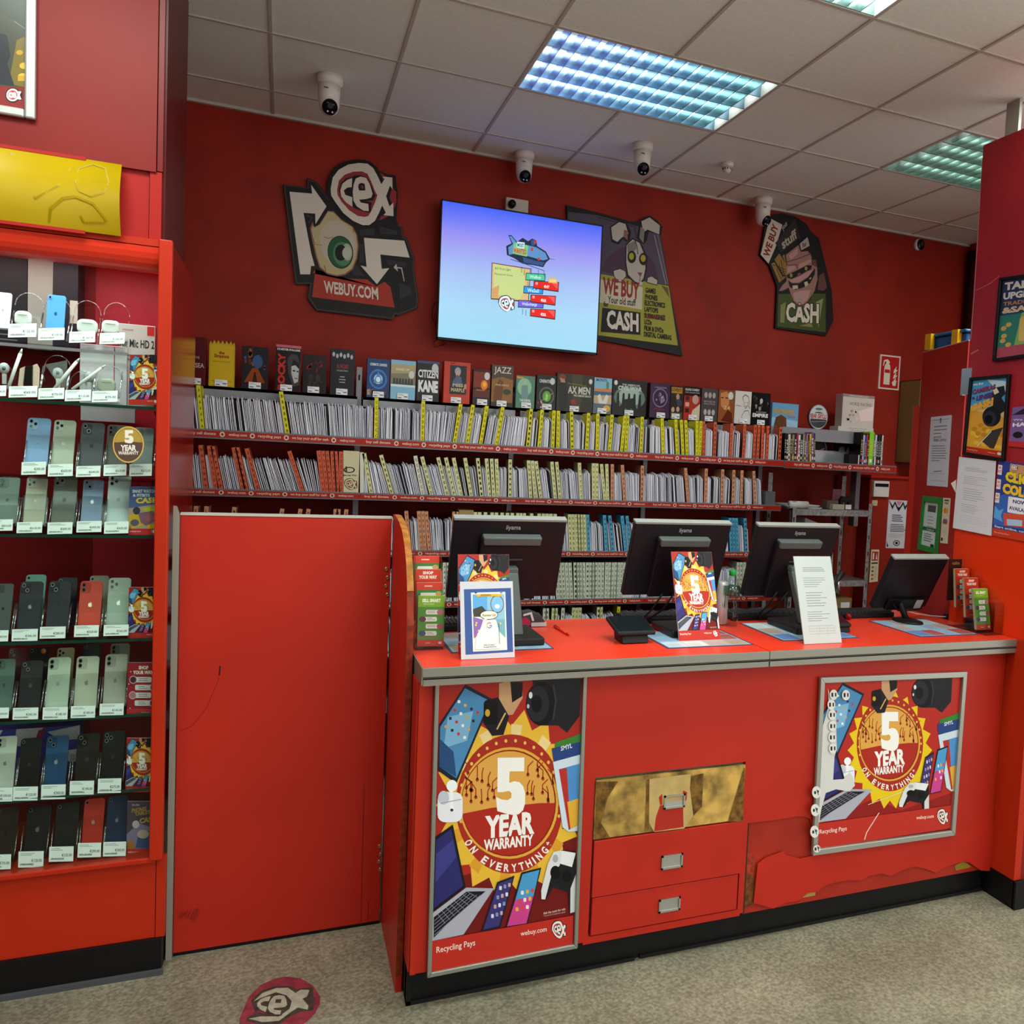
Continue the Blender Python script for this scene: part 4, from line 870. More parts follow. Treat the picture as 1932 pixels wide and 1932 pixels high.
tc = nt.nodes.new('ShaderNodeTexCoord'); sp = nt.nodes.new('ShaderNodeSeparateXYZ'); rm = nt.nodes.new('ShaderNodeValToRGB')
nt.links.new(tc.outputs['Generated'], sp.inputs[0]); nt.links.new(sp.outputs[2], rm.inputs[0]); nt.links.new(rm.outputs[0], b.inputs['Emission Color']); b.inputs['Emission Strength'].default_value = 1.0
els = rm.color_ramp.elements; els[0].position = 0; els[0].color = (*rgb('#92cfe8'), 1); els[1].position = 1; els[1].color = (*rgb('#3e5cf0'), 1)
for p_, c_ in ((.25, '#9bcdea'), (.5, '#9cb6ea'), (.75, '#938ce8'), (.88, '#6a74ee')):
    e = els.new(p_); e.color = (*rgb(c_), 1)
scr = obj('screen', B(X0+.006, X1-.006, 4.498, 4.4995, Z0+.012, Z1-.007, sm), tv)
a = Art(plane_px(1, 4.4975), NY, eps=.0001); c = a.sub(crop(810, 340, 3.864))
E_ = lambda h: M(h, .4, emit=.75)
c.poly([(455, 600), (740, 645), (725, 890), (448, 868)], E_('#3a2c24')); c.poly([(460, 606), (735, 650), (720, 880), (453, 860)], E_('#c8a878')); c.poly([(470, 612), (690, 650), (700, 780), (660, 870), (470, 830)], E_('#b4c480')); c.poly([(455, 790), (510, 765), (500, 860), (455, 855)], E_('#c09460'))
c.text('007 First Light', (478, 655), (115, 12), (0, -22), E_('#4a4c38'), 0); c.text('Playstation5 Games', (476, 692), (132, 14), (0, -18), E_('#4a4c38'), 0)
BL, BL2 = E_('#2c4a7c'), E_('#5484b8')
c.poly([(575, 400), (600, 402), (640, 450), (680, 420), (720, 445), (750, 425), (780, 440), (785, 480), (850, 520), (880, 575), (850, 600), (830, 635), (760, 620), (680, 610), (620, 570), (565, 545), (560, 480), (600, 460)], E_('#18243c'))
c.poly([(582, 408), (600, 410), (640, 460), (700, 470), (780, 490), (845, 530), (865, 575), (830, 585), (740, 560), (640, 530), (580, 545), (575, 490), (610, 465)], BL2); c.poly([(680, 560), (780, 590), (840, 600), (825, 625), (690, 600)], BL); c.poly([(740, 440), (765, 430), (775, 470), (745, 480)], BL); c.ell(770, 452, 10, 12, E_('#b83028')); c.ell(748, 505, 9, 12, E_('#b83028')); c.ell(798, 575, 9, 12, E_('#b83028')); c.line([(875, 572), (912, 578)], 3, BL)
c.line([(590, 575), (680, 605), (835, 660)], 5, BL)
c.poly([(618, 455), (722, 478), (712, 558), (606, 535)], E_('#6cb878')); c.poly([(640, 448), (695, 455), (690, 500), (635, 490)], E_('#b8dce0')); c.text('MOST', (642, 485), (46, 6), (0, -26), E_('#1c3860'), .03); c.text('WANTED', (612, 530), (96, 14), (0, -36), E_('#c83020'), .04)
for x0, y0, w, cc, s_ in ((708, 680, 135, '#48b88c', 'WeBuy'), (692, 775, 135, '#1c8cd8', 'WeSell'), (652, 878, 178, '#6858c8', 'WeExchange')):
    c.poly([(x0-4, y0-5), (x0+w+5, y0+4), (x0+w, y0+58), (x0-8, y0+50)], E_('#1c2438')); c.poly([(x0, y0), (x0+w, y0+9), (x0+w-5, y0+52), (x0-4, y0+44)], E_(cc)); c.text(s_, (x0+22, y0+40), (w*.62, 7), (0, -28), E_('#c8e4e8'), .01)
for x0, y0, s_ in ((765, 738, '\u20ac47'), (742, 838, '\u20ac65'), (740, 940, '\u20ac52')):
    c.poly([(x0-5, y0-4), (x0+180, y0+6), (x0+175, y0+78), (x0-8, y0+52)], E_('#20141c')); c.poly([(x0, y0), (x0+175, y0+10), (x0+170, y0+70), (x0-4, y0+46)], E_('#d01c14')); c.poly([(x0+120, y0+8), (x0+172, y0+12), (x0+170, y0+60)], E_('#dc4c44')); c.text(s_, (x0+70, y0+48), (38, 4), (0, -22), E_('#f0e8e8'), .03); c.rect(x0+8, y0+6, x0+24, y0+24, E_('#e89890'))
c.poly([(868, 708), (925, 715), (932, 755), (866, 748)], E_('#c8a468')); c.text('CASH', (874, 742), (48, 5), (0, -22), E_('#e8d8a0'), .02)
logo(c, aff(0, 0, .165, .175, 500, 838), False, ring=E_('#d0e8f0'), red=E_('#b83040'), blk=E_('#18202c'))
for x, y in ((672, 630), (690, 650), (742, 640), (793, 655), (835, 660), (718, 740), (678, 935), (702, 945)): c.line([(x, y), (x, y+45)], 3, E_('#2c3854'))
obj('screen_picture', a.mb, scr)
p = at(1, BACK-.001, 953, 374); q = at(1, BACK-.001, 993, 398)
t = obj('wall_socket', B(p.x, q.x+.003, BACK-.03, BACK, q.z-.02, p.z, M('#bdb5aa', .5)), bevel=.003); tag(t, 'white double wall socket box just above the screen', 'socket')
k = MB(); k.lathe([(.02, 0), (.02, .03), (.012, .04), (0, .041)], BLACK, 14, (p.x+.026, BACK-.03, q.z+.01), .9, 'y'); tag(obj('black_plug', k), 'black power plug in the white socket above the screen', 'plug')
k = MB(); k.tube([at(1, 4.55, *p) for p in ((822, 570), (816, 580), (815, 600), (822, 612))]+[at(1, 4.56, *p) for p in ((826, 640), (818, 646), (819, 655), (832, 652), (842, 648))], .0022, BLACK, 6)
tag(obj('power_cable', k), 'thin black cable looping out behind the lower left corner of the screen', 'cable')

# ------------------------------------------------------------ wall shelving with disc sleeves
SHY = 4.195
SHM = M('#6f6f76', .45, metal=.3)
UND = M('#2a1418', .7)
XS = [-.355, .337, 1.069, 1.733, 2.425]
sv = thing('wall_shelving', 'long grey metal wall shelving holding rows of disc sleeves behind the counter', 'shelving', (1.05, 4.4, .3))
LEV = [(1.676, 1.640), (1.429, 1.399), (1.172, 1.144), (.932, .904), (.705, .675), (.45, .42)]
XR = [2.492, 2.492, 2.352, 2.50, 2.50, 2.50]
STRIP = M('#a12318', .4)
def strip_words(a, x0, L, zt, zb):
    h = zt-zb; b = zb+h*.24; H = h*.5
    for s_, u0, u1 in (('buy sell donate', 0, .141), ('webuy.com', .21, .31), ('recycling pays', .372, .50), ('we buy your stuff for cash', .562, .773), ('webuy.com', .841, .931)):
        a.text(s_, (x0+u0*L, b), ((u1-u0)*L, 0), (0, H), '#e0c8b0', .012, False)
    for u in (.176, .34, .53, .805): a.ell(x0+u*L, zb+h*.5, .010, h*.36, '#d8c4b0', False, 10); 
    a.poly([(x0+.955*L, zt-.004), (x0+.968*L, zb+.008), (x0+.985*L, zt-.003), (x0+.968*L, zb+.014)], '#6a100c', False)
def strip(x0, x1, zt, zb, secs, parent, y=SHY):
    a = Art(lambda x, z: Vector((x, y-.0022, z)), NY, eps=.0002, r=.4)
    a.rect(x0, zb+.003, x1, zt-.006, STRIP, False); a.lay()
    for s0, L in secs: strip_words(a, s0, L, zt-.004, zb+.001)
    # dots between phrases get a dark eye
    a.lay()
    for s0, L in secs:
        for u in (.176, .34, .53, .805): a.ell(s0+u*L, (zt+zb)/2-.0015, .0055, .006, '#8a2018', False, 8)
    return obj('price_strip', a.mb, parent, label='red strip printed with the shop slogans')
for i, (zt, zb) in enumerate(LEV):
    x1 = XR[i]
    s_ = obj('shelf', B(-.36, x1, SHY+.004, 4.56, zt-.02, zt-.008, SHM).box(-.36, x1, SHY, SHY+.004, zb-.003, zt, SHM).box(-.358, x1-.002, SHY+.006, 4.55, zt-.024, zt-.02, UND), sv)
    if i < 5: strip(-.358, x1-.002, zt, zb, [(XS[k], XS[k+1]-XS[k]) for k in range(4)], s_)
for k, px in enumerate((677, 969, 1224, 1443)):
    x = at(1, 4.39, px, 740).x
    obj('upright', B(x-.012, x+.012, 4.39, 4.43, 0, 2.0 if k < 3 else 1.96, GREY).box(x-.004, x+.004, 4.3885, 4.39, 1.94, 1.965, M('#1a1a1c', .5)), sv)
ua, ub = at(1, 4.56, 349, 600).x, at(1, 4.56, 358, 600).x
up_ = B(ua, ub, 4.56, 4.598, 1.70, at(1, 4.56, 352, 562).z, M('#a9a8a8', .4, metal=.4))
for k in range(11): up_.box((ua+ub)/2-.003, (ua+ub)/2+.003, 4.5585, 4.56, 1.75+k*.045, 1.768+k*.045, M('#1c1a1c', .5))
tag(obj('slotted_upright', up_), 'short slotted grey metal upright at the left end of the shelving', 'upright')
LEDZ = 1.862
for (x0, x1) in ((-.36, .305), (.331, .70), (.703, 1.04), (1.065, 1.742), (1.768, 2.388)):
    obj('display_ledge', B(x0, x1, 4.352, 4.56, LEDZ-.012, LEDZ, SHM).box(x0, x1, 4.352, 4.356, LEDZ-.045, LEDZ, GREY), sv)
obj('end_divider', B(2.40, 2.46, 4.21, 4.5, 1.422, 1.50, M('#5c5c60', .4)), sv)

# sleeves: a few shapes, shared by all copies
SLM = [M('#e6e6f0', .5), M('#dadae6', .45), M('#f0f0f6', .55), M('#c4c4d0', .45)]
SLD = [M('#26242a', .4), M('#55545c', .4)]
R_ = random.Random(11)
def sleeve_mesh(kind):
    h = R_.uniform(.134, .15); t = R_.uniform(.0022, .0042); d = .125; m = R_.choice(SLM) if kind != 'dark' else R_.choice(SLD)
    b = MB(); f = R_.uniform(-.006, .012)
    pts = [(0, 0), (d, 0), (d, h*.96), (d*.55, h+max(f, 0)), (d*.2, h*.99), (0, h*R_.uniform(.88, .99))]
    if kind == 'flap': pts = [(0, 0), (d, 0), (d, h), (d*.5, h*1.03), (d*.25, h*1.08), (d*.02, h*1.02), (0, h*.85)]
    w = R_.uniform(-.003, .003)
    b.prism([(w*math.sin(PI*z/h), y, z) for y, z in pts], (t, 0, 0), m)
    return b
SLV = [sleeve_mesh('white') for _ in range(9)]+[sleeve_mesh('flap') for _ in range(4)]
SLB = [sleeve_mesh('dark') for _ in range(3)]
SLME = [(b, b.mesh('disc_sleeve')) for b in SLV]; SLBE = [(b, b.mesh('disc_sleeve')) for b in SLB]
DCOL = {'Y': '#d2c81c', 'O': '#c8583a', 'P': '#cfcf98', 'S': '#c98a68', 'B': '#4f9cc0', 'W': '#cfd0c0', 'G': '#c2c8b4'}
CNAME = {'Y': 'bright yellow', 'O': 'orange', 'P': 'pale yellow', 'S': 'salmon', 'B': 'blue', 'W': 'cream', 'G': 'pale green'}
_D = {}
def divider_mesh(ch, c):
    k = (ch, c)
    if k not in _D:
        m = M(DCOL[c], .45); b = MB(); hh = .188
        b.box(-.009, .009, 0, .0015, 0, hh, m); b.box(.0075, .009, 0, .125, 0, hh, m); b.box(.007, .0095, -.0005, .125, hh, hh+.003, BLK)
        a = Art(lambda x, z: Vector((x, -.0002, z)), NY, b, .0002)
        if ch:
            a.lay()
            for i in range(7): a.text(ch, (-.0035, .012+i*.025), (.007, 0), (0, .013), '#1c1a14', .02, False)
        _D[k] = b.mesh('letter_divider')
    return _D[k]
def lean_matrix(x, y, z, lean):
    s = Matrix.Identity(4); s[0][2] = lean; s.translation = (x, y, z); return s
def place(name, me, x, y, z, lean):
    o = bpy.data.objects.new(name, me); COL.objects.link(o)
    o.location = (x, y, z); o.rotation_euler = (0, math.atan(lean), 0)
    return o
ROWN = ['top file shelf', 'second file shelf', 'third file shelf', 'fourth file shelf', 'lowest visible file shelf']
rows = [
 [(382, -.10, 'A', 'Y'), (543, -.17, 'B', 'Y'), (709, -.01, 'C', 'Y'), (797, -.01, 'D', 'Y'), (857, .13, 'E', 'Y'), (881, .12, 'F', 'Y'), (906.5, .13, 'G', 'Y'), (936, .14, 'H', 'Y'), (995.6, .06, 'I', 'Y'), (1017, .05, 'J', 'Y'), (1043, 0, 'K', 'Y'), (1052.6, -.02, 'L', 'Y'), (1080, -.06, 'M', 'Y'), (1107, .02, 'N', 'Y'), (1127, -.02, 'O', 'Y'), (1150, .04, 'P', 'Y'), (1173, .06, 'Q', 'Y'), (1181, .02, 'R', 'Y'), (1209.6, .0, 'S', 'Y'), (1252, -.08, 'T', 'Y'), (1279, -.1, 'U', 'Y'), (1290, -.11, 'V', 'Y'), (1297.6, -.1, 'W', 'Y'), (1316, -.05, 'Y', 'Y'), (1321.5, -.02, 'Z', 'Y'), (1328.7, -.05, 'A', 'O'), (1349, -.02, 'B', 'O'), (1379, 0, 'C', 'O'), (1403.5, .0, 'D', 'O'), (1423.7, 0, 'E', 'O'), (1430.5, 0, 'F', 'O'), (1439, -.02, 'G', 'O'), (1447.6, 0, 'H', 'O'), (1471.5, 0, 'I', 'O')],
 [(361, -.08, 'M', 'O'), (389, -.13, 'N', 'O'), (407, -.15, 'O', 'O'), (418, -.20, 'P', 'O'), (459, -.22, 'Q', 'O'), (465.5, -.22, 'R', 'O'), (487.5, -.27, 'S', 'O'), (571.6, -.33, 'T', 'O'), (610, -.13, 'U', 'O'), (617.5, -.12, 'V', 'O'), (624.5, -.12, 'W', 'O'), (631.5, -.08, 'X', 'O'), (637.5, -.08, 'Y', 'O'), (643.5, -.03, 'Z', 'O'), (683, -.03, '', 'W'), (701, -.20, 'A', 'P'), (740, -.30, 'B', 'P'), (798, -.22, 'C', 'W'), (815, -.28, 'D', 'P'), (845, -.28, 'E', 'P'), (858, -.26, 'F', 'P'), (871, -.24, 'G', 'P'), (889.6, -.2, 'H', 'P'), (909, -.14, 'I', 'P'), (924, -.12, 'J', 'P'), (932, -.1, 'K', 'P'), (939.6, -.08, 'L', 'P'), (962, -.03, 'M', 'P'), (1001.5, -.1, 'N', 'P'), (1010, -.12, 'O', 'P'), (1021, -.18, 'P', 'P'), (1048, -.14, 'Q', 'P'), (1057, -.14, 'S', 'P'), (1097, -.1, 'T', 'P'), (1120, -.05, 'V', 'P'), (1126.5, -.05, 'W', 'P'), (1141.7, -.15, 'X', 'P'), (1147, -.08, 'Y', 'P'), (1155, -.04, 'O', 'S'), (1179, -.12, 'A', 'S'), (1211, -.03, 'B', 'S'), (1299, -.14, 'C', 'S'), (1331, -.02, 'D', 'S'), (1362, -.02, 'E', 'S'), (1383, -.02, 'F', 'S'), (1399, -.03, 'G', 'S'), (1425, -.10, 'H', 'S')],
 [(366, .03, 'K', 'S'), (383, .06, 'L', 'S'), (432, .1, 'M', 'S'), (514, .2, 'N', 'S'), (550, .18, 'O', 'S'), (567, .16, 'P', 'S'), (629, .03, 'Q', 'S'), (634.5, .03, 'R', 'S'), (645, .08, 'S', 'S'), (773.6, -.12, 'T', 'S'), (795.6, -.1, 'U', 'S'), (802.5, -.1, 'V', 'S'), (811, -.12, 'W', 'S'), (856, -.02, 'X', 'S'), (861, -.02, 'Y', 'S'), (896, -.02, 'A', 'P'), (904, -.02, 'B', 'P'), (915, -.02, 'C', 'P'), (929, -.04, 'D', 'P'), (937, -.04, 'E', 'P'), (947, -.03, 'F', 'P'), (957, -.03, 'G', 'P'), (966, -.03, 'H', 'P'), (978, -.05, 'I', 'P'), (984, -.05, 'J', 'P'), (990, -.05, 'K', 'P'), (1004, -.05, 'L', 'P'), (1018, -.05, 'M', 'P'), (1026, -.05, 'N', 'P'), (1033, -.05, 'O', 'P'), (1040, -.05, 'P', 'P'), (1050, -.08, 'Q', 'P'), (1077, -.08, 'R', 'P'), (1083, -.08, 'S', 'P'), (1089, -.08, 'T', 'P'), (1094, -.08, 'U', 'P'), (1099, -.08, 'V', 'P'), (1104.5, -.08, 'W', 'P'), (1111, -.08, '0', 'B'), (1144, -.1, 'A', 'B'), (1157, -.15, 'B', 'B'), (1181, -.16, 'C', 'B'), (1190, -.16, 'D', 'B'), (1380, -.1, 'J', 'B'), (1386, -.1, 'K', 'B'), (1392, -.1, 'L', 'B'), (1408, -.1, 'M', 'B')],
 [(838, -.02, 'A', 'W'), (844, -.02, 'B', 'W'), (1053, -.1, 'D', 'G'), (1059, -.1, 'E', 'G'), (1065, -.1, 'F', 'G'), (1072, -.1, 'G', 'G'), (1079, -.1, 'H', 'G'), (1086, -.06, 'I', 'G'), (1091, -.06, 'J', 'G'), (1096.5, -.06, 'K', 'G'), (1102, -.06, 'L', 'G'), (1108, -.04, 'M', 'G'), (1114, -.04, 'N', 'G'), (1119, -.04, 'O', 'G'), (1124, -.04, 'P', 'G'), (1130, -.03, 'R', 'G'), (1136, -.03, 'S', 'G'), (1143, -.02, 'T', 'G'), (1149, -.02, 'U', 'G'), (1154, -.02, 'V', 'G'), (1159, 0, 'W', 'G'), (1164, 0, 'X', 'G'), (1170, 0, 'Z', 'G'), (1390, -.02, 'A', 'G'), (1396, -.02, 'B', 'G'), (1402, -.02, 'C', 'G')],
 [(1026, -.02, 'A', 'W'), (1031, -.02, 'B', 'W'), (1040, .02, 'C', 'P'), (1045, .02, 'D', 'P'), (1058, .02, 'E', 'W'), (1078, .02, 'F', 'P'), (1084, .02, 'G', 'P'), (1090, .02, 'H', 'P'), (1126, 0, 'I', 'P'), (1131, 0, 'J', 'P'), (1164, 0, 'K', 'Y')],
]
ROWY = [(846, 875), (950, 962), (1047, 1055), (1140, 1135), (1230, 1235)]
IND = 300; count = 0
stuff = MB()
FYY = 4.212
used_div = {}
for r, divs in enumerate(rows):
    zb = LEV[r][0]-.0079
    ends = []
    lx0 = -.352
    seq = []
    for (px, lean, ch, c) in divs:
        X = at(1, FYY, px, ROWY[r][0]-8).x
        # the frame's base line: interpolate the sight line height with the row
        seq.append((X, lean, ch, c))
        k = (ch, c, r); lab = '%s divider%s on the %s' % (CNAME[c], ' lettered '+ch if ch else ' of black and white print', ROWN[r])
        o = place('letter_divider', divider_mesh(ch, c), X, FYY-.002, zb, lean); tag(o, lab+' among the sleeves', 'divider', 'letter dividers in the file rows')
    # sleeves between the dividers
    xe = XR[r]-.02 if r != 1 else 2.39
    bounds = [(lx0, seq[0][1], '', '')]+seq+[(xe, seq[-1][1] if r != 2 else -.1, '', '')]
    for (xa, la, ca, cc), (xb, lb, cb, c2) in zip(bounds, bounds[1:]):
        if xb-xa < .024 or xb-xa > 2.0: continue
        if r == 1 and (ca, cc) == ('Z', 'O'): continue   # card box stands here
        x = xa+.0115
        pitch = .0061 if r == 0 else .0064
        while x < xb-.012:
            t = (x-xa)/(xb-xa); lean = la*(1-t)+lb*t
            dark = R_.random() < (.06 if x < .9 else .13)
            bb, me = R_.choice(SLBE if dark else SLME)
            lean += R_.uniform(-.02, .02); yy = FYY+R_.uniform(0, .012)
            vis = True
            if r == 0 and count < IND and (x > .0 or True) and R_.random() < .97:
                o = place('disc_sleeve', me, x, yy, zb, lean); count += 1
                col = 'dark paper-topped' if dark else 'white'
                left = ('%s %s' % (CNAME[cc].replace('bright ', ''), ca)) if ca else 'the left end'
                right = ('%s %s' % (CNAME[c2].replace('bright ', ''), cb)) if cb else 'the right end'
                tag(o, '%s disc sleeve on the top file shelf between %s and %s' % ('dark' if dark else 'white', left, right), 'disc sleeve', '%s disc sleeves from %s to %s, top file shelf' % ('dark' if dark else 'white', left, right))
            elif vis or r < 2:
                Xm = Matrix.Translation((x, yy, zb)) @ Matrix.Rotation(math.atan(lean), 4, 'Y')
                stuff.merge(bb, Xm)
            x += pitch+R_.uniform(-.0015, .002)
so = obj('disc_sleeves', stuff); tag(so, 'mass of white and dark disc sleeves filling the lower file shelves', 'disc sleeves', kind='stuff')

# card boxes in the rows
x0 = at(1, FYY, 646, 900).x; x1 = at(1, FYY, 677, 900).x
t = MB(); t.box(x0, x1, FYY, FYY+.13, LEV[1][0]-.0079, 1.613, M('#cdc49e', .5))
a = Art(lambda x, y: at(1, FYY-.0003, 340+x/3.864, 620+y/3.864), NY, t, .0003)
a.ell(1232, 1030, 42, 22, '#2a2820'); a.ell(1232, 1030, 32, 15, '#cdc49e'); a.rect(1205, 1005, 1216, 1048, '#2a2820'); a.text('Blu-ray Disc', (1188, 1078), (98, 0), (0, -16), '#2a2820', .01); logo(a, lambda x, y: (1195+x*.13, 1090+y*.12), False, ring='#cdc49e')
tag(obj('card_box', t), 'cream cardboard divider box printed Blu-ray Disc on the second file shelf', 'box')
x0 = at(1, FYY, 865, 1000).x; x1 = at(1, FYY, 892, 1000).x
t = MB(); t.box(x0, x1, FYY, FYY+.13, LEV[2][0]-.0079, 1.36, M('#a08658', .6)); tag(obj('card_box', t), 'brown card box on the third file shelf above the first till screen', 'box')
x0 = at(1, FYY, 1177, 1100).x; x1 = at(1, FYY, 1196, 1100).x
t = MB(); t.box(x0-.015, x1-.02, FYY, FYY+.12, LEV[3][0]-.0079, 1.11, M('#c4c4bc', .6)); a = Art(lambda x, z: Vector((x, FYY-.0003, z)), NY, t, .0003); a.lines(x0-.01, .98, x1-.03, 6, .018, .004, '#55554f'); tag(obj('card_box', t), 'white printed card box on the fourth file shelf left of the second till screen', 'box')

# ------------------------------------------------------------ boxed films on the ledge
def cover(a, ops):
    for o in ops:
        k = o[0]
        if k == 'r': a.rect(*o[1:])
        elif k == 'e': a.ell(*o[1:6], n=16)
        elif k == 'p': a.poly(o[1], o[2])
        elif k == 'l': a.line(o[1], o[2], o[3])
        elif k == 't': a.text(o[1], (o[2], o[3]), (o[4], 0), (0, -o[5]), o[6], o[7] if len(o) > 7 else .02)
        elif k == 'tv': a.text(o[1], (o[2], o[3]), (0, -o[4]), (-o[5], 0), o[6], .05)
        elif k == 'n':   # scattered small blobs
            R = random.Random(o[1])
            for i in range(o[2]):
                x, y = R.uniform(o[3], o[5]), R.uniform(o[4], o[6]); s = R.uniform(.03, .08)
                a.poly([(max(.01, x-s), y-s*R.random()), (x+s*R.random(), y-s), (min(.99, x+s), y+s*R.random()), (x-s*R.random(), y+s)], R.choice(o[7]), i == 0)
def film(rect, depth, label, side, ops, tagx=None, z0=LEDZ, Y=4.335, name='boxed_film', cat='box set', lean=0, shape=None, group=None):
    x0, y0, x1, y1 = rect; ym = (y0+y1)/2
    A, C = at(1, Y, x0, ym).x, at(1, Y, x1, ym).x; zt = at(1, Y, (x0+x1)/2, y0+2).z
    t = thing(name, label, cat, ((A+C)/2, Y+depth/2, z0), group)
    b = MB()
    if shape: b.prism([(A+(C-A)*u, Y, z0+(zt-z0)*(1-v)) for u, v in shape], (0, depth, 0), M(side, .4))
    else: b.box(A, C, Y, Y+depth, z0, zt, M(side, .35))
    obj('case', b, t, bevel=.0012)
    a = Art(quad_map((A+.001, Y-.0012, zt-.001), (C-.001, Y-.0012, zt-.001), (C-.001, Y-.0012, z0+.001), (A+.001, Y-.0012, z0+.001)), NY, eps=.00006, r=.25)
    cover(a, ops); obj('cover_picture', a.mb, t)
    if tagx is not None:
        w = min(.048, (C-A)*.62); xa = A+(C-A)*tagx
        l = MB(); l.box(xa, xa+w, Y-.008, Y-.0065, z0+.002, z0+.029, WHITE)
        a = Art(lambda x, y: Vector((xa+x*w, Y-.0082, z0+.029-y*.027)), NY, l, .0001); a.lines(.06, .12, .7, 3, .12, .05, '#9a9aa0'); a.lines(.06, .7, .6, 1, .1, .14, '#44444a'); a.rect(.62, .5, .94, .66, '#44444a')
        obj('price_label', l, t, label='white price label')
    return t
FB = LEDZ
film((360, 634, 388, 718), .05, 'dark red book-like box at the far left end of the display ledge', '#4a1016', [('r', 0, 0, 1, 1, '#54121a'), ('t', 'THE', .2, .45, .4, .05, '#a08a80'), ('t', 'SEA', .3, .64, .62, .1, '#b8a89c')], .1)
film((394, 640, 443, 721), .035, 'yellow scalloped tin box set on the display ledge', '#b89a10', [('r', .05, .1, .95, .98, '#caa61a'), ('t', 'the', .38, .3, .22, .07, '#8a2018', .04), ('t', 'Simpsons', .2, .4, .58, .1, '#8a2018', .04), ('l', [(.15, .46), (.85, .46)], .012, '#8a6a10'), ('l', [(.1, .88), (.9, .88)], .012, '#8a6a10')], .25, shape=[(0, 1), (0, .1), (.05, .03), (.12, .09), (.19, 0), (.27, .08), (.35, 0), (.43, .08), (.51, 0), (.59, .08), (.67, 0), (.75, .08), (.83, 0), (.9, .08), (.96, .02), (1, .1), (1, 1)])
film((456, 652, 506, 727), .03, 'dark box set with orange and blue swirling artwork on the ledge', '#14141a', [('r', 0, 0, 1, 1, '#1a1820'), ('n', 3, 16, .1, .1, .9, .5, ['#7a3018', '#a05a30', '#35548a', '#5c2414']), ('e', .6, .35, .2, .16, '#34507c'), ('p', [(.1, .85), (.4, .5), (.6, .5), (.9, .85)], '#8a3c14'), ('p', [(.4, .85), (.47, .6), (.53, .6), (.6, .85)], '#2a1410')], .28)
film((520, 649, 568, 731), .05, 'tall black ROCKY box set with red lettering on the ledge', '#8c1a18', [('r', 0, 0, 1, 1, '#0e0c0e'), ('r', 0, 0, 1, .055, '#c06070'), ('t', 'SYLVESTER STALLONE', .04, .12, .92, .045, '#e0dcdc', .03), ('tv', 'ROCKY', .38, .98, .8, .3, '#c02818'), ('p', [(.45, .3), (.6, .18), (.85, .2), (.98, .4), (.96, .85), (.7, .9), (.5, .6)], '#3c3a3c'), ('p', [(.62, .45), (.8, .36), (.93, .5), (.9, .78), (.75, .82), (.62, .6)], '#b4b0b0'), ('p', [(.62, .45), (.7, .3), (.95, .38), (.93, .5), (.78, .42)], '#141214'), ('r', .68, .53, .78, .56, '#1a181a'), ('r', .84, .54, .91, .57, '#1a181a'), ('r', .76, .7, .88, .72, '#4a4446')], .2)
film((571, 668, 616, 738), .03, 'dark box set with dull red title just right of the ROCKY one', '#120c10', [('r', 0, 0, 1, 1, '#181014'), ('n', 5, 14, .15, .18, .85, .42, ['#5c1416', '#3c0e10', '#7a1c1a']), ('e', .35, .6, .1, .1, '#2c3028'), ('e', .65, .6, .1, .1, '#2c3028'), ('n', 6, 8, .2, .6, .8, .85, ['#222620', '#302a26'])], .22)
film((623, 657, 669, 743), .035, 'black box set titled AL PACINO in red with a row of faces on top', '#101218', [('r', 0, 0, 1, 1, '#12141c')]+[('e', .12+.15*i, .12+.03*(i % 2), .055, .05, '#b0b0b4') for i in range(6)]+[('t', 'AL PACINO', .26, .42, .48, .1, '#a82830', .01), ('t', 'COLLECTION', .26, .48, .46, .03, '#c0c0c4', 0), ('l', [(.4, .6), (.6, .6)], .02, '#a0a0a8'), ('l', [(.36, .66), (.64, .66)], .02, '#a0a0a8'), ('l', [(.38, .72), (.62, .72)], .02, '#a0a0a8')], .26)
film((692, 675, 735, 750), .04, 'blue box set with a glowing ring, first right of the first ledge post', '#1a2c58', [('r', 0, 0, 1, 1, '#1c3a6c'), ('t', 'CINEMATIC UNIVERSE', .12, .18, .76, .07, '#d0d8e4', .03), ('e', .5, .52, .4, .26, '#3c78b4'), ('e', .5, .52, .33, .21, '#1c4a84'), ('e', .5, .52, .2, .13, '#a8cce8'), ('p', [(.5, .32), (.72, .62), (.28, .62)], '#4c8cc4'), ('e', .5, .53, .1, .07, '#dceaf4'), ('n', 2, 8, .05, .78, .35, .95, ['#7a2a34', '#2a2c3c', '#a88868']), ('n', 9, 5, .75, .78, .95, .95, ['#7a2a34', '#2a2c3c'])], .28)
film((737, 678, 784, 753), .028, 'pale blue and gold steel case with a row of soldiers on the ledge', '#8ab4cc', [('r', 0, 0, 1, 1, '#7cb0cc'), ('r', 0, .1, 1, .62, '#a89c74'), ('p', [(0, .35), (1, .3), (1, .62), (0, .62)], '#7a7660')]+[('p', [(.08+.12*i, .62), (.1+.12*i, .46), (.17+.12*i, .46), (.19+.12*i, .62)], '#35342e') for i in range(7)]+[('t', 'BAND OF', .2, .26, .55, .06, '#d8d0b0', .02), ('r', 0, .62, 1, .68, '#c8dce4'), ('e', .84, .35, .12, .1, '#c4c8c0')], .28)
film((786, 679, 829, 756), .02, 'black CITIZEN KANE film case with white block letters on the ledge', '#1a1c28', [('r', 0, 0, 1, 1, '#131216'), ('r', 0, 0, 1, .06, '#3c4468'), ('t', 'CITIZEN', .05, .42, .9, .2, '#dcdcdc', .03), ('t', 'KANE', .07, .78, .88, .3, '#dcdcdc', .06), ('e', .8, .17, .15, .12, '#bcbcbc')], .25)
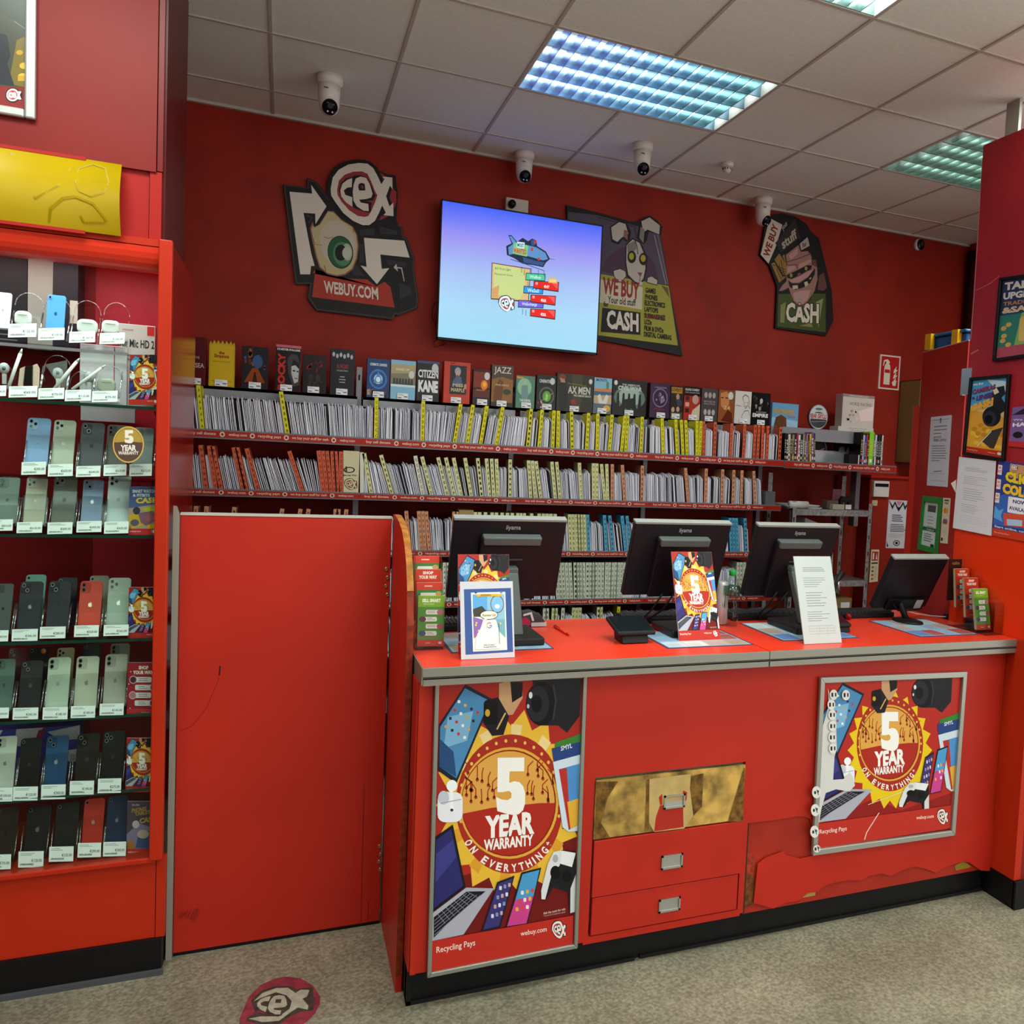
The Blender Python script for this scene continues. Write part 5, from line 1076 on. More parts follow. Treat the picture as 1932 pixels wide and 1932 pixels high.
film((837, 681, 887, 763), .06, 'orange red MISS MARPLE book-size box set on the ledge', '#a83018', [('r', 0, 0, 1, 1, '#b8341c'), ('r', .22, .08, .86, .78, '#221c20'), ('e', .52, .22, .12, .1, '#8898a8'), ('e', .52, .28, .08, .08, '#c09878'), ('p', [(.35, .45), (.5, .3), (.66, .36), (.72, .6), (.3, .6)], '#4c5878'), ('e', .82, .58, .05, .07, '#b08868'), ('t', 'MISS', .34, .6, .4, .08, '#c8b890', .02), ('t', 'MARPLE', .28, .72, .52, .09, '#c8b890', .02), ('r', .24, .03, .4, .05, '#3c1008')], .28)
film((892, 696, 925, 764), .03, 'dark orange sunset film case on the ledge', '#2a1412', [('r', 0, 0, 1, 1, '#1c1014'), ('r', .02, .05, .98, .5, '#7a2414'), ('e', .65, .42, .2, .14, '#e07818'), ('e', .67, .4, .1, .07, '#f0b030'), ('r', .02, .56, .98, .78, '#58200e'), ('t', 'sunset', .2, .6, .5, .06, '#c86820'), ('e', .8, .16, .16, .11, '#c8c8c8')], .26)
film((927, 687, 968, 767), .045, 'brown and gold JAZZ box set on the ledge', '#3a2e28', [('r', 0, 0, 1, 1, '#4a3c34'), ('p', [(0, .35), (.5, .28), (1, .34), (1, .9), (0, .9)], '#8a5c2c'), ('p', [(.1, .6), (.35, .34), (.55, .4), (.5, .9), (.1, .9)], '#6a3c18'), ('t', 'JAZZ', .1, .24, .8, .2, '#d8d0c8', 0), ('e', .72, .64, .2, .07, '#2a4020'), ('t', 'FIVE DISCS', .2, .5, .6, .04, '#d8c090', .01), ('r', 0, .9, 1, 1, '#2c241e')], .26)
film((973, 707, 1009, 771), .02, 'green film case with a silver statue, first right of the second ledge post', '#3c5c50', [('r', 0, 0, 1, 1, '#4c7c68'), ('e', .45, .35, .38, .28, '#8ab890'), ('e', .45, .2, .09, .07, '#9cb4b0'), ('p', [(.3, .3), (.6, .28), (.66, .6), (.58, .85), (.36, .85), (.28, .5)], '#6c8c8c'), ('p', [(.02, .02), (.38, .04), (.36, .1), (.04, .09)], '#c88838'), ('t', 'THE SURFER', .2, .8, .6, .08, '#d8e0d8', .02)], .3)
film((1012, 706, 1049, 774), .03, 'black box set with a green gem in a ring on the ledge', '#14161a', [('r', 0, 0, 1, 1, '#16181c'), ('t', 'CINEMATIC', .12, .22, .6, .1, '#c8ccc8', .03), ('e', .52, .6, .4, .27, '#58604c'), ('e', .52, .6, .33, .22, '#1a2018'), ('e', .53, .61, .22, .16, '#5c9c38'), ('p', [(.5, .5), (.62, .6), (.55, .74), (.45, .7)], '#a0d870'), ('l', [(.2, .78), (.85, .5)], .02, '#9c9c84'), ('e', .8, .16, .13, .1, '#c0c4c0'), ('n', 4, 7, .04, .8, .3, .96, ['#8a2430', '#c0a8a0', '#28222c'])], .3)
film((1050, 704, 1119, 780), .03, 'wide dark AX MEN box set with a man in a leather jacket on the ledge', '#1c1a14', [('r', 0, 0, 1, 1, '#28261c'), ('p', [(.4, 0), (.7, 0), (.66, 1), (.45, 1)], '#3c3a24'), ('e', .14, .1, .1, .08, '#7a3024'), ('p', [(.06, .12), (.2, .15), (.22, .24), (.1, .24)], '#a87c60'), ('p', [(.04, .28), (.2, .24), (.28, .45), (.32, .7), (.26, 1), (.1, 1), (.06, .6)], '#17171a'), ('t', 'AX MEN', .3, .52, .62, .2, '#c0c0b4', .03), ('t', 'THE COMPLETE SEASON', .46, .59, .48, .05, '#d0d0c8', .02), ('l', [(.28, .25), (.8, .29)], .012, '#8a8420'), ('e', .92, .16, .05, .07, '#d0d0cc'), ('r', .4, .68, .53, .8, '#8a2418')], .36)
film((1120, 711, 1154, 782), .02, 'pale desert and sky film case on the ledge', '#6c8ca0', [('r', 0, 0, 1, 1, '#7cb0c8'), ('p', [(0, .3), (1, .28), (1, .4), (0, .38)], '#c87840'), ('e', .75, .2, .08, .12, '#5c7858'), ('r', 0, .38, 1, .6, '#2c6080'), ('p', [(0, .5), (1, .46), (1, .7), (0, .7)], '#b8a070'), ('p', [(.2, .5), (.35, .45), (.5, .66), (.7, .45), (.85, .5), (.7, .75), (.3, .75)], '#d0d0cc'), ('r', 0, .72, 1, 1, '#58606c'), ('e', .75, .85, .2, .1, '#d0a030'), ('t', 'MONTE', .1, .1, .6, .08, '#28384c')], .22)
film((1155, 715, 1220, 787), .025, 'wide black and pale green CIVIL WAR box set with silhouettes on the ledge', '#141816', [('r', 0, 0, 1, 1, '#0f1110'), ('e', .5, .5, .46, .34, '#5c7468'), ('e', .5, .48, .34, .26, '#98b0a0'), ('t', 'THE AMERICAN', .26, .16, .52, .05, '#c8ccc8', .02), ('t', 'CIVIL WAR', .15, .3, .7, .13, '#b8c0bc', .05)]+[('p', [(.1+.16*i, .95), (.13+.16*i, .42), (.19+.16*i, .42), (.22+.16*i, .95)], '#0c0e0c') for i in range(5)]+[('e', .16+.16*i, .42, .03, .05, '#0c0e0c') for i in range(5)]+[('p', [(.2, .8), (.35, .55), (.6, .5), (.72, .8)], '#0c0e0c'), ('e', .08, .1, .05, .07, '#d0d4d0')], .36)
film((1226, 721, 1264, 791), .06, 'dark purple box set with a ring of figures, just right of the third ledge post', '#241428', [('r', 0, 0, 1, 1, '#38203e'), ('t', 'COMPLETE SERIES', .2, .14, .6, .04, '#a090a8', .01), ('e', .5, .42, .38, .28, '#786888'), ('e', .5, .42, .33, .24, '#2c1834'), ('n', 12, 9, .3, .3, .7, .52, ['#a898b0', '#584468', '#8a7c98']), ('t', 'ATLANTIS', .2, .78, .55, .05, '#a02440', .01)], .34)
film((1265, 726, 1289, 791), .02, 'narrow LOVEJOY film case with yellow title on the ledge', '#3c2a18', [('r', 0, 0, 1, 1, '#2c201c'), ('r', .02, .04, .9, .22, '#a88028'), ('t', 'LOVEJOY', .06, .19, .8, .12, '#3c1c0c', .03), ('e', .55, .32, .14, .09, '#b08c70'), ('p', [(.4, .42), (.75, .38), (.95, .55), (.6, .62)], '#38404c'), ('e', .2, .72, .13, .08, '#b89c84'), ('e', .6, .7, .13, .08, '#b89c84'), ('r', .02, .8, .98, 1, '#4a4a38')], .1)
film((1290, 727, 1321, 794), .02, 'black, red and cream EALING COMEDY film case on the ledge', '#881c18', [('r', 0, 0, 1, 1, '#a82c20'), ('r', 0, 0, 1, .28, '#15100f'), ('t', 'EALING COMEDY', .05, .13, .88, .07, '#d8d4d0', .02), ('t', 'DVD COLLECTION', .05, .2, .88, .04, '#b8b4b0', .01), ('p', [(1, .5), (1, 1), (.4, 1), (.55, .7)], '#c8b8a0'), ('e', .7, .38, .2, .14, '#b89888'), ('r', .08, .3, .32, .42, '#3c2420'), ('r', .08, .48, .32, .6, '#d0a090'), ('r', .08, .66, .32, .78, '#241c1c')], .3)
film((1323, 731, 1354, 796), .03, 'grey box set with groups of faces on the ledge', '#3c3436', [('r', 0, 0, 1, 1, '#4a4244')]+[('e', .25+.25*i, .2, .1, .09, '#a89c9c') for i in range(3)]+[('t', 'BATTLESTAR', .15, .42, .7, .05, '#a8a0a0', .01), ('t', 'GALACTICA', .15, .49, .7, .05, '#a8a0a0', .01)]+[('e', .25+.25*i, .72, .1, .09, '#b0a4a4') for i in range(3)], .22)
film((1355, 734, 1385, 798), .03, 'orange brown film case with a large face and the number 24', '#4a2c1c', [('r', 0, 0, 1, 1, '#8a5028'), ('p', [(.1, .1), (.5, .03), (.7, .2), (.66, .45), (.4, .6), (.15, .5)], '#c08050'), ('r', .15, .22, .3, .25, '#20140f'), ('r', .42, .22, .58, .25, '#20140f'), ('t', '24', .35, .6, .4, .12, '#d8b078', .02), ('p', [(.2, .95), (.6, .6), (.9, .7), (.95, 1)], '#5c2414'), ('e', .76, .16, .17, .12, '#d0ccc8')], None)
film((1386, 736, 1417, 801), .02, 'white box set with a line drawing of a blonde woman on the ledge', '#c8c4c0', [('r', 0, 0, 1, 1, '#d0ccc8'), ('l', [(.5, .3), (.45, .18), (.6, .1), (.8, .15), (.88, .3), (.85, .45), (.95, .52)], .025, '#34302e'), ('l', [(.55, .3), (.56, .45), (.66, .52), (.78, .46), (.8, .3)], .018, '#34302e'), ('l', [(.6, .34), (.64, .34)], .02, '#34302e'), ('l', [(.72, .34), (.76, .34)], .02, '#34302e'), ('l', [(.63, .45), (.73, .45)], .02, '#34302e'), ('l', [(.5, .95), (.45, .75), (.6, .6), (.85, .58), (.95, .75)], .02, '#34302e'), ('l', [(.05, .44), (.4, .46)], .02, '#807c78')], .3)
film((1418, 739, 1453, 804), .02, 'black EMPIRE film case with a crowd scene, last on the ledge', '#101012', [('r', 0, 0, 1, 1, '#121214'), ('n', 21, 14, .1, .12, .9, .5, ['#3c3c3e', '#8c8a88', '#222224', '#5c5a58']), ('e', .5, .25, .08, .08, '#c0bcb8'), ('t', 'EMPIRE', .06, .76, .85, .12, '#dcdcdc', .04), ('t', 'BOARDWALK', .25, .62, .55, .04, '#b8b8b8', .01)], .3)
LR = 1.87
film((1456, 759, 1506, 806), .02, 'blue film case titled WILDLING with brown hair on the cover', '#4878a4', [('r', 0, 0, 1, 1, '#5c94bc'), ('p', [(0, .6), (1, .7), (1, 1), (0, 1)], '#8cb0c8'), ('t', 'WILDLING', .03, .45, .82, .22, '#b08434', .06), ('p', [(.08, 1), (.15, .6), (.35, .48), (.55, .6), (.58, 1)], '#5c341c'), ('t', 'Story', .6, .62, .3, .14, '#a83848')], None, z0=LR-.012, Y=4.32)

# the small unit at the right end
t2 = thing('wall_shelving', 'short grey metal shelf unit at the right end of the long shelving', 'shelving', (2.87, 4.4, 1.63))
zt, zb = 1.676, 1.636
s_ = obj('shelf', B(2.498, 3.252, SHY+.004, 4.56, zt-.02, zt-.008, M('#8a8a90', .35, metal=.4)).box(2.496, 3.252, SHY, SHY+.004, zb-.003, zt, SHM), t2); strip(2.50, 3.25, zt, zb, [(2.56, .69)], s_)
LR = 1.862
xl0 = 2.46
obj('ledge', B(xl0, 3.16, 4.30, 4.56, LR-.012, LR, SHM).box(xl0, 3.16, 4.298, 4.302, LR-.07, LR, GREY), t2)
obj('low_lip', B(2.62, 3.1, 4.38, 4.384, 1.669, 1.745, M('#a8a8ae', .3, metal=.5)), t2)
obj('upright', B(3.165, 3.195, 4.46, 4.52, 1.3, 2.06, GREY).box(3.176, 3.184, 4.458, 4.46, 2.0, 2.03, BLK), t2)
def round_tin(cx, cz, rx, rz, Y, d, label):
    t = thing('round_tin', label, 'tin', (cx, Y, cz-rz)); b = MB()
    P = [(cx+rx*math.cos(2*PI*k/36), Y, cz+rz*math.sin(2*PI*k/36)) for k in range(36)]; b.prism(P, (0, d, 0), M('#6c6c70', .25, metal=.8)); obj('tin', b, t)
    return t
c0 = at(1, 4.36, 1543, 808)
t = round_tin(c0.x, LR+.072, .064, .072, 4.36, .02, 'round film tin titled BEAR GRYLLS standing on the right hand ledge')
a = Art(lambda x, y: Vector((c0.x+.06*(x*2-1), 4.3595, LR+.072-.068*(y*2-1))), NY, eps=.00008, r=.2); a.ell(.5, .5, .5, .5, '#b8bcc0', n=30); a.ell(.5, .62, .46, .34, '#34383c'); a.rect(.02, .34, .98, .58, '#c8c8c8'); a.text('BEAR GRYLLS', (.04, .56), (.92, 0), (0, -.2), '#9c1c28', .04); a.line([(.1, .72), (.9, .66)], .02, '#8c9094'); a.ell(.5, .16, .2, .05, '#4c6c74'); obj('cover_picture', a.mb, t)
c1 = at(1, 4.42, 1543, 838)
t = round_tin(c1.x, 1.669+.075, .066, .075, 4.42, .02, 'second round tin with a silver band on the shelf below the first')
a = Art(lambda x, y: Vector((c1.x+.06*(x*2-1), 4.4195, 1.669+.075-.068*(y*2-1))), NY, eps=.00008, r=.2); a.ell(.5, .5, .5, .5, '#1c1a1e', n=30); a.line([(.08, .7), (.9, .4)], .05, '#c8c8cc'); a.line([(.1, .78), (.92, .5)], .02, '#8c8c90'); a.ell(.25, .35, .08, .08, '#5c3c44'); obj('cover_picture', a.mb, t)
film((1589, 743, 1649, 803), .07, 'pale HORSE RACING box set on top of a lying box', '#a89c98', [('r', 0, 0, 1, 1, '#c0b4ae'), ('r', 0, 0, 1, .08, '#8c7c78'), ('t', 'FOUR DVD BOX SET', .2, .06, .6, .04, '#d8d0cc', .01), ('t', 'HORSE RACING', .22, .33, .7, .1, '#8c7464', .02), ('n', 8, 12, .1, .5, .9, .85, ['#b08c8c', '#9c9c94', '#a8786c', '#c8bcb8']), ('p', [(.5, .5), (.98, .3), (.98, .75), (.6, .8)], '#dcc4c4')], None, z0=LR+.026, Y=4.33)
t = film((1581, 804, 1648, 817), .09, 'pale box set lying flat under the upright one', '#b8b0ac', [('r', 0, 0, 1, 1, '#c0b8b4'), ('t', 'FOUR DVD BOX SET', .3, .4, .5, .2, '#6c6460', .02), ('l', [(.35, .7), (.75, .7)], .1, '#8c8480')], None, z0=LR, Y=4.32)
film((1576, 826, 1614, 862), .02, 'black and white film case with two faces on the right hand shelf', '#1c1a1c', [('r', 0, 0, 1, 1, '#242224'), ('t', 'GAVIN', .3, .14, .55, .12, '#b8b0a8', .03), ('e', .32, .48, .15, .24, '#b8b4b0'), ('e', .7, .48, .15, .24, '#b8b4b0'), ('r', .2, .22, .44, .3, '#141214'), ('r', .58, .22, .82, .3, '#141214'), ('p', [(.15, 1), (.2, .75), (.46, .75), (.5, 1)], '#d0ccc8'), ('p', [(.55, 1), (.58, .75), (.84, .75), (.88, 1)], '#d0ccc8')], None, z0=1.669, Y=4.40)
film((1601, 856, 1640, 884), .05, 'low black box with a white price strip on the right hand shelf', '#141214', [('r', 0, 0, 1, 1, '#161416'), ('r', .45, .0, .62, 1, '#d4d4d0')], None, z0=1.669, Y=4.23)
# spines left and right on the small unit
sp = [('#16141a', .155), ('#26242a', .15), ('#c8bca4', .15), ('#3a2a24', .155), ('#8c7c6c', .15), ('#2a2628', .155), ('#b02c48', .16), ('#d8d4cc', .15), ('#17151a', .155), ('#8a8480', .155), ('#5c4c3c', .15), ('#a87c8c', .16), ('#2c2a34', .155), ('#c8a830', .16), ('#6c4484', .17), ('#303038', .165)]
x = at(1, 4.23, 1480, 850).x
names = ['black', 'charcoal', 'cream', 'brown', 'tan', 'dark grey', 'crimson', 'white', 'jet black', 'grey', 'olive brown', 'pink', 'navy', 'yellow', 'purple', 'slate']
def spine_box(x, w, h, c, label, z0=1.669, Y=4.225, lean=0, group='film cases standing with spines out on the right hand shelf'):
    b = MB(); b.box(0, w, 0, .11, 0, h, M(c, .3))
    a = Art(lambda u, z: Vector((u*w, -.0003, z*h)), NY, b, .0002); R = random.Random(int(x*1000))
    a.rect(.2, .1, .8, .2, R.choice(['#d8d8d8', '#a03030', '#c8b870', '#404048'])); a.text(R.choice(['FILM', 'STORY', 'SERIES', 'DISC']), (.8, .3), (0, .5), (-.55, 0), R.choice(['#e0e0e0', '#c8c8b8', '#d0b060']) if int(c[1:3], 16) < 140 else '#28242a', .02)
    o = place('film_case', b.mesh('film_case'), x, Y, z0, lean); tag(o, label, 'film case', group); return o
for i, (c, h) in enumerate(sp):
    w = .0095+.002*(i % 3); spine_box(x, w, h, c, names[i]+' spined film case in the bundle beside the orange dividers', lean=-.05+.004*i if i < 12 else -.06); x += w+.0012
x = at(1, 4.23, 1622, 850).x
for i, (c, h, w, nm) in enumerate((('#121014', .19, .016, 'tall black cased film with a round mark'), ('#b8b8c0', .175, .01, 'silver spined film case'), ('#2c3c94', .17, .012, 'blue spined film case'), ('#b83c34', .18, .009, 'red spined film case'), ('#241c1c', .185, .009, 'brown black film case'), ('#7cc41c', .196, .03, 'wide lime green box set'), ('#5c6068', .185, .01, 'slate grey film case'), ('#c8c8cc', .18, .01, 'pale silver film case'), ('#17171a', .185, .012, 'black film case right of the pale silver one'), ('#2a2a2e', .183, .01, 'dark grey film case near the right end'), ('#0f0f12', .185, .011, 'last black film case'), ('#d8d4c4', .18, .009, 'cream paper folder at the very end'))):
    spine_box(x, w, h, c, nm+', short shelf unit'); x += w+.0008
    if x > 3.235: break

# ------------------------------------------------------------ galvanised rack in the corner
GV = M('#8f9290', .4, metal=.7, noise=.25, scale=60)
rk = thing('metal_rack', 'galvanised steel rack standing under the right end of the shelving', 'rack', (2.88, 4.35, 0))
x0, x1 = at(1, 4.25, 1492, 1000).x, at(1, 4.25, 1642, 1020).x
for z in (1.408, 1.0, .60): obj('shelf', B(x0, x1, 4.25, 4.56, z-.008, z, GV).box(x0, x1, 4.248, 4.252, z-.035, z, GV), rk)
for (x, y) in ((x0, 4.246), (x1-.028, 4.246), (x0, 4.53), (x1-.028, 4.53)):
    b = B(x, x+.028, y, y+.003, 0, 1.45 if y < 4.4 else 1.6, GV).box(x+.025 if x > 2.8 else x, x+.028 if x > 2.8 else x+.003, y, y+.028, 0, 1.45, GV)
    for k in range(14): b.box(x+.011, x+.017, y-.001, y, .1+k*.095, .125+k*.095, BLK)
    obj('post', b, rk)
# things on the rack
ZR = 1.4085
def papers(x0, x1, y0, y1, z, n, label):
    b = MB(); R = random.Random(n)
    for i in range(n):
        dx, dy = R.uniform(-.02, .02), R.uniform(-.02, .02); c = M(['#d0d0d4', '#c0c0c4', '#dcdcdc'][i % 3], .7); zz = z+i*.003
        b.prism([(x0+dx, y0+dy, zz), (x1+dx, y0+dy*.5, zz), (x1+dx*.4, y1+dy, zz), (x0+dx, y1, zz)], (0, 0, .0025), c)
    o = obj('paper_stack', b); tag(o, label, 'papers'); return o
papers(2.60, 2.80, 4.27, 4.5, ZR, 7, 'loose pile of white papers on top of the metal rack')
b = MB(); b.tube([(2.585, 4.262, ZR+.0455), (2.70, 4.258, ZR+.0455)], .022, M('#c8c8c8', .6), 12); b_ = obj('rolled_paper', b); b_.location.z = ZR; tag(b_, 'curled white magazine at the front left of the metal rack', 'magazine')
b = MB(); b.prism([(2.86, 4.3, ZR), (2.94, 4.3, ZR), (2.93, 4.36, ZR), (2.87, 4.38, ZR)], (0, 0, .05), M('#6a5a50', .7)); tag(obj('crumpled_bag', b, bevel=.006), 'small crumpled brown bag on the metal rack', 'bag')
b = B(2.875, 2.955, 4.262, 4.30, ZR, ZR+.03, M('#b8b4a0', .5)); tag(obj('tape_box', b, bevel=.003), 'small cream tape box on the metal rack', 'box')
xg = at(1, 4.28, 1600, 930).x
t = thing('controller_pack', 'black game controller in a clear display pack on the metal rack', 'controller', (xg, 4.29, ZR))
obj('clear_pack', B(xg-.045, xg+.045, 4.275, 4.34, ZR, ZR+.085, ACR).box(xg-.05, xg+.01, 4.36, 4.365, ZR, ZR+.115, M('#8c5468', .3)), t)
b = MB(); b.prism([(xg+u*.04, 4.29, ZR+.005+v*.075) for u, v in ((-1, .1), (-.95, .7), (-.6, .98), (-.2, .92), (.2, .92), (.6, .98), (.95, .7), (1, .1), (.75, .02), (.45, .5), (-.45, .5), (-.75, .02))], (0, .03, 0), BLK); obj('controller', b, t, bevel=.003)
b = MB(); b.tube([(xg-.018, 4.286, ZR+.055), (xg-.018, 4.291, ZR+.055)], .007, M('#2c2c30', .3), 10); obj('thumbstick', b, t)
b = MB(); b.tube([(xg+.018, 4.286, ZR+.055), (xg+.018, 4.291, ZR+.055)], .007, M('#2c2c30', .3), 10); obj('thumbstick', b, t)
obj('label_card', B(xg-.018, xg+.022, 4.27, 4.272, ZR+.004, ZR+.03, WHITE), t)
q = at(1, 4.29, 1524, 975); q2 = at(1, 4.29, 1575, 1000)
b = MB(); b.prism([(q.x-.01, 4.30, 1.365), (q2.x, 4.30, 1.345), (q2.x+.01, 4.30, 1.25), (q.x-.015, 4.30, 1.25)], (0, .10, 0), M('#b0b0b0', .6))
a = Art(lambda u, v: Vector((q.x+u*(q2.x-q.x), 4.2995, 1.36-v*.09)), NY, b, .0002); R = random.Random(3); a.lay()
for k in range(9): a.line([(.1+.09*k, .2+.25*(k % 3)), (.15+.09*k, .1+.25*(k % 3))], .03, '#2c2c2c', False)
a.line([(.12, .25), (.28, .25), (.28, .45), (.12, .45), (.12, .25)], .02, '#2c2c2c')
tag(obj('patterned_bag', b), 'pale grey bag with small black drawings between the rack posts', 'bag'); bpy.data.objects['patterned_bag'].location.z = 1.0005
bpy.data.objects['patterned_bag'].scale.z = (1.355-1.0005)/.115
xb = at(1, 4.25, 1594, 1140).x
t = thing('cardboard_box', 'small brown cardboard box with a white label low on the metal rack', 'box', (xb, 4.28, .60)); obj('box', B(xb-.05, xb+.055, 4.262, 4.42, .6005, .895, M('#8c7448', .7)), t); obj('paper_label', B(xb-.02, xb+.04, 4.260, 4.262, .83, .87, WHITE), t)

# ------------------------------------------------------------ back right corner
mb = MB(); mb.box(3.29, 3.98, 4.49, BACK, 0, 1.612, WALL).box(3.28, 3.98, 4.47, BACK, 1.60, 1.615, M('#a02018', .35)); struct('trim_2', mb)
t = MB(); P0 = at(1, 4.598, 1660, 669); x0, x1, z1, z0 = 3.379, 3.535, 2.368, 2.155
t.box(x0, x1, 4.590, 4.5995, z0, z1, M('#d8ccc0', .4)); a = Art(quad_map((x0, 4.5895, z1), (x1, 4.5895, z1), (x1, 4.5895, z0), (x0, 4.5895, z0)), NY, t, .0002)
a.rect(.06, .045, .94, .955, '#b01818'); IV = '#d8ccbc'
a.poly([(.22, .4), (.24, .3), (.3, .25), (.44, .25), (.5, .3), (.52, .4), (.52, .86), (.22, .86)], IV); a.rect(.25, .42, .5, .52, '#b01818'); a.poly([(.3, .25), (.3, .18), (.22, .2), (.18, .32), (.14, .32), (.18, .16), (.36, .12), (.48, .2), (.44, .25)], IV)
for d in (0, .16, .32): a.poly([(.82, .3+d), (.7, .42+d), (.68, .52+d), (.74, .5+d), (.88, .42+d), (.8, .4+d)], IV); 
a.poly([(.62, .78), (.7, .74), (.84, .76), (.82, .88), (.68, .88)], IV)
tag(obj('fire_sign', t), 'red and white fire extinguisher sign on the back wall', 'sign')
def flat_sign(name, label, cat, pts, Y, draw, th=.003, col='#d0d0d0'):
    P = [at(1, Y, *p) for p in pts]; b = MB(); b.prism(P, (0, th, 0), M(col, .6)); a = Art(quad_map(*[p+Vector((0, -.0003, 0)) for p in P]), NY, b, .00008); draw(a); return tag(obj(name, b), label, cat)
def certd(a):
    a.poly([(.02, .01), (.2, .12), (.3, .02), (.45, .14), (.55, .14), (.7, .02), (.8, .12), (.98, .01), (.98, .03), (.8, .2), (.7, .08), (.5, .24), (.3, .08), (.2, .2), (.02, .03)], '#1c181c'); a.poly([(.35, .02), (.65, .02), (.5, .12)], '#c07898'); a.lines(.2, .3, .85, 4, .04, .02, '#58545a', 3); a.lines(.15, .5, .9, 5, .035, .014, '#44404a', 5); a.lines(.1, .7, .9, 3, .03, .008, '#a0a0a8', 6)
    a.ell(.5, .89, .16, .06, '#1c181c'); a.ell(.5, .89, .12, .045, '#d0d0d0'); a.ell(.5, .89, .07, .03, '#1c181c'); a.poly([(.02, .86), (.12, .96), (.05, .98)], '#1c181c'); a.poly([(.98, .86), (.88, .96), (.95, .98)], '#1c181c')
flat_sign('wall_certificate', 'white certificate with black zigzag corners on the back wall', 'certificate', [(1677, 943), (1716, 945), (1710, 1035), (1671, 1034)], 4.486, certd, .003, '#c8c4cc')
def fs2(a): a.rect(.12, .06, .88, .34, '#b02020'); a.rect(.2, .1, .4, .3, '#d8ccbc'); a.poly([(.6, .3), (.7, .1), (.8, .3)], '#d8ccbc'); a.rect(.1, .39, .9, .44, '#3c4a2c'); [a.ell(.3, .54+.12*i, .14, .035, ['#5c7838', '#4c5c38', '#b85040', '#b85040'][i]) for i in range(4)]; a.lines(.5, .5, .9, 9, .05, .02, '#b09c80')
flat_sign('safety_notice', 'narrow cream fire call point notice beside the rack', 'notice', [(1644, 1037), (1659, 1037), (1656, 1097), (1640, 1099)], 4.486, fs2, .002, '#d0c4a4')
P = [at(1, 4.47, *p) for p in ((1649, 907), (1678, 908), (1676, 938), (1648, 939))]
t = thing('wall_keypad', 'white alarm keypad on the wall right of the rack', 'keypad', ((P[0].x+P[1].x)/2, 4.48, P[2].z)); obj('case', B(P[0].x, P[1].x, 4.465, 4.49, P[2].z, P[0].z, M('#cfc9c4', .4)), t, bevel=.003); obj('display', B(P[0].x+.008, P[1].x-.008, 4.463, 4.466, P[0].z-.035, P[0].z-.015, M('#1c1c1e', .2)), t)
flat_sign('small_card', 'small cream card stuck under the keypad', 'card', [(1646, 944), (1656, 944), (1655, 954), (1645, 954)], 4.486, lambda a: a.lines(.1, .3, .9, 2, .3, .1, '#9c8c6c'), .002, '#c8b890')
# tall open cardboard box against the wall
KB, KI = M('#7a5e34', .8), M('#5e4a28', .8)
xa, xm, xb, zb_, zt_ = 3.55, 3.6, 3.76, 1.70, 2.215
b = MB(); b.box(xa, xa+.004, 4.40, BACK-.002, zb_, zt_, KB).box(xa, xb, 4.594, BACK-.002, zb_, zt_, KI).box(xb-.004, xb, 4.40, BACK-.002, zb_, zt_, KB).box(xa, xb, 4.40, BACK-.002, zb_, zb_+.004, M('#a08450', .8)).box(xa, xb, 4.40, BACK-.002, zt_-.004, zt_, M('#a08450', .8))
tag(obj('cardboard_box', b), 'tall narrow open cardboard box fixed against the back wall', 'box')
# tall cupboard seen past the partition
A0, A1 = Vector((2.612, 2.945, 0)), Vector((2.735, 3.385, 0)); HC = 2.21
LEAF = M('#9a1f18', .35)
t = thing('tall_cupboard', 'tall red cupboard with papers stuck on its side behind the partition', 'cupboard', (2.95, 3.2, 0))
b = MB(); b.prism([A0, A1, (3.2, 3.3, 0), (3.06, 2.96, 0)], (0, 0, HC), LEAF); obj('carcass', b, t, bevel=.002)
dl = (A1-A0).normalized(); nl = Vector((-dl.y, dl.x, 0))
b = MB(); b.prism([A0+nl*.0005+Vector((0, 0, HC)), A1+nl*.0005+Vector((0, 0, HC)), A1+Vector((.01, 0, HC)), A0+Vector((.01, 0, HC))], (0, 0, .003), M('#c8a89c', .4)); obj('top_edging', b, t)
b = MB(); b.prism([A1+Vector((0, 0, .0)), A1+dl*.02+nl*.02, A1+dl*.03+nl*.018, A1+dl*.02], (0, 0, HC-.25), M('#a8281c', .35)); obj('edge_trim', b, t)
h = MB(); hc = at(0, 2.595, 1824, 720); h.box(2.5905, 2.594, hc.y-.03, hc.y+.03, hc.z-.055, hc.z+.055, STEEL).box(2.594, 2.612, hc.y+.026, hc.y+.032, hc.z-.055, hc.z+.055, STEEL)
obj('hinge', h, t, label='silver steel butt hinge')
h = MB(); hc = at(0, 2.595, 1801, 1060); h.tube([(2.598, hc.y, 1.16), (2.598, hc.y, 1.33)], .007, M('#80807c', .35, metal=.8), 8); obj('hinge', h, t)
def lf(x, y, off=.001):
    d = CR*((x-CX)/F_PX)-CU*((y-CY)/F_PX)+CF; o = Vector((0, 0, EYE)); p0 = A0+nl*off
    k = (p0-o).dot(nl)/d.dot(nl); return o+d*k
if nl.x > 0: nl = -nl
def leaf_sheet(name, label, cat, pts, draw, th=.0015, col='#c4c4cc', frame=None):
    P = [lf(*p) for p in pts]; b = MB(); b.prism(P, nl*th, M(col, .6)); a = Art(quad_map(*[p+nl*(th+.0003) for p in P]), nl, b, .00008); draw(a)
    if frame:
        tt = thing(name, label, cat, tuple(sum(P, Vector())/4)); obj('sheet', b, tt); c = sum(P, Vector())/4; fb = MB()
        for i in range(4):
            j = (i+1) % 4; fb.prism([P[i], P[j], P[j]+(c-P[j])*.2, P[i]+(c-P[i])*.2], nl*.012, M(frame, .4))
        obj('frame', fb, tt); return tt
    return tag(obj(name, b), label, cat)
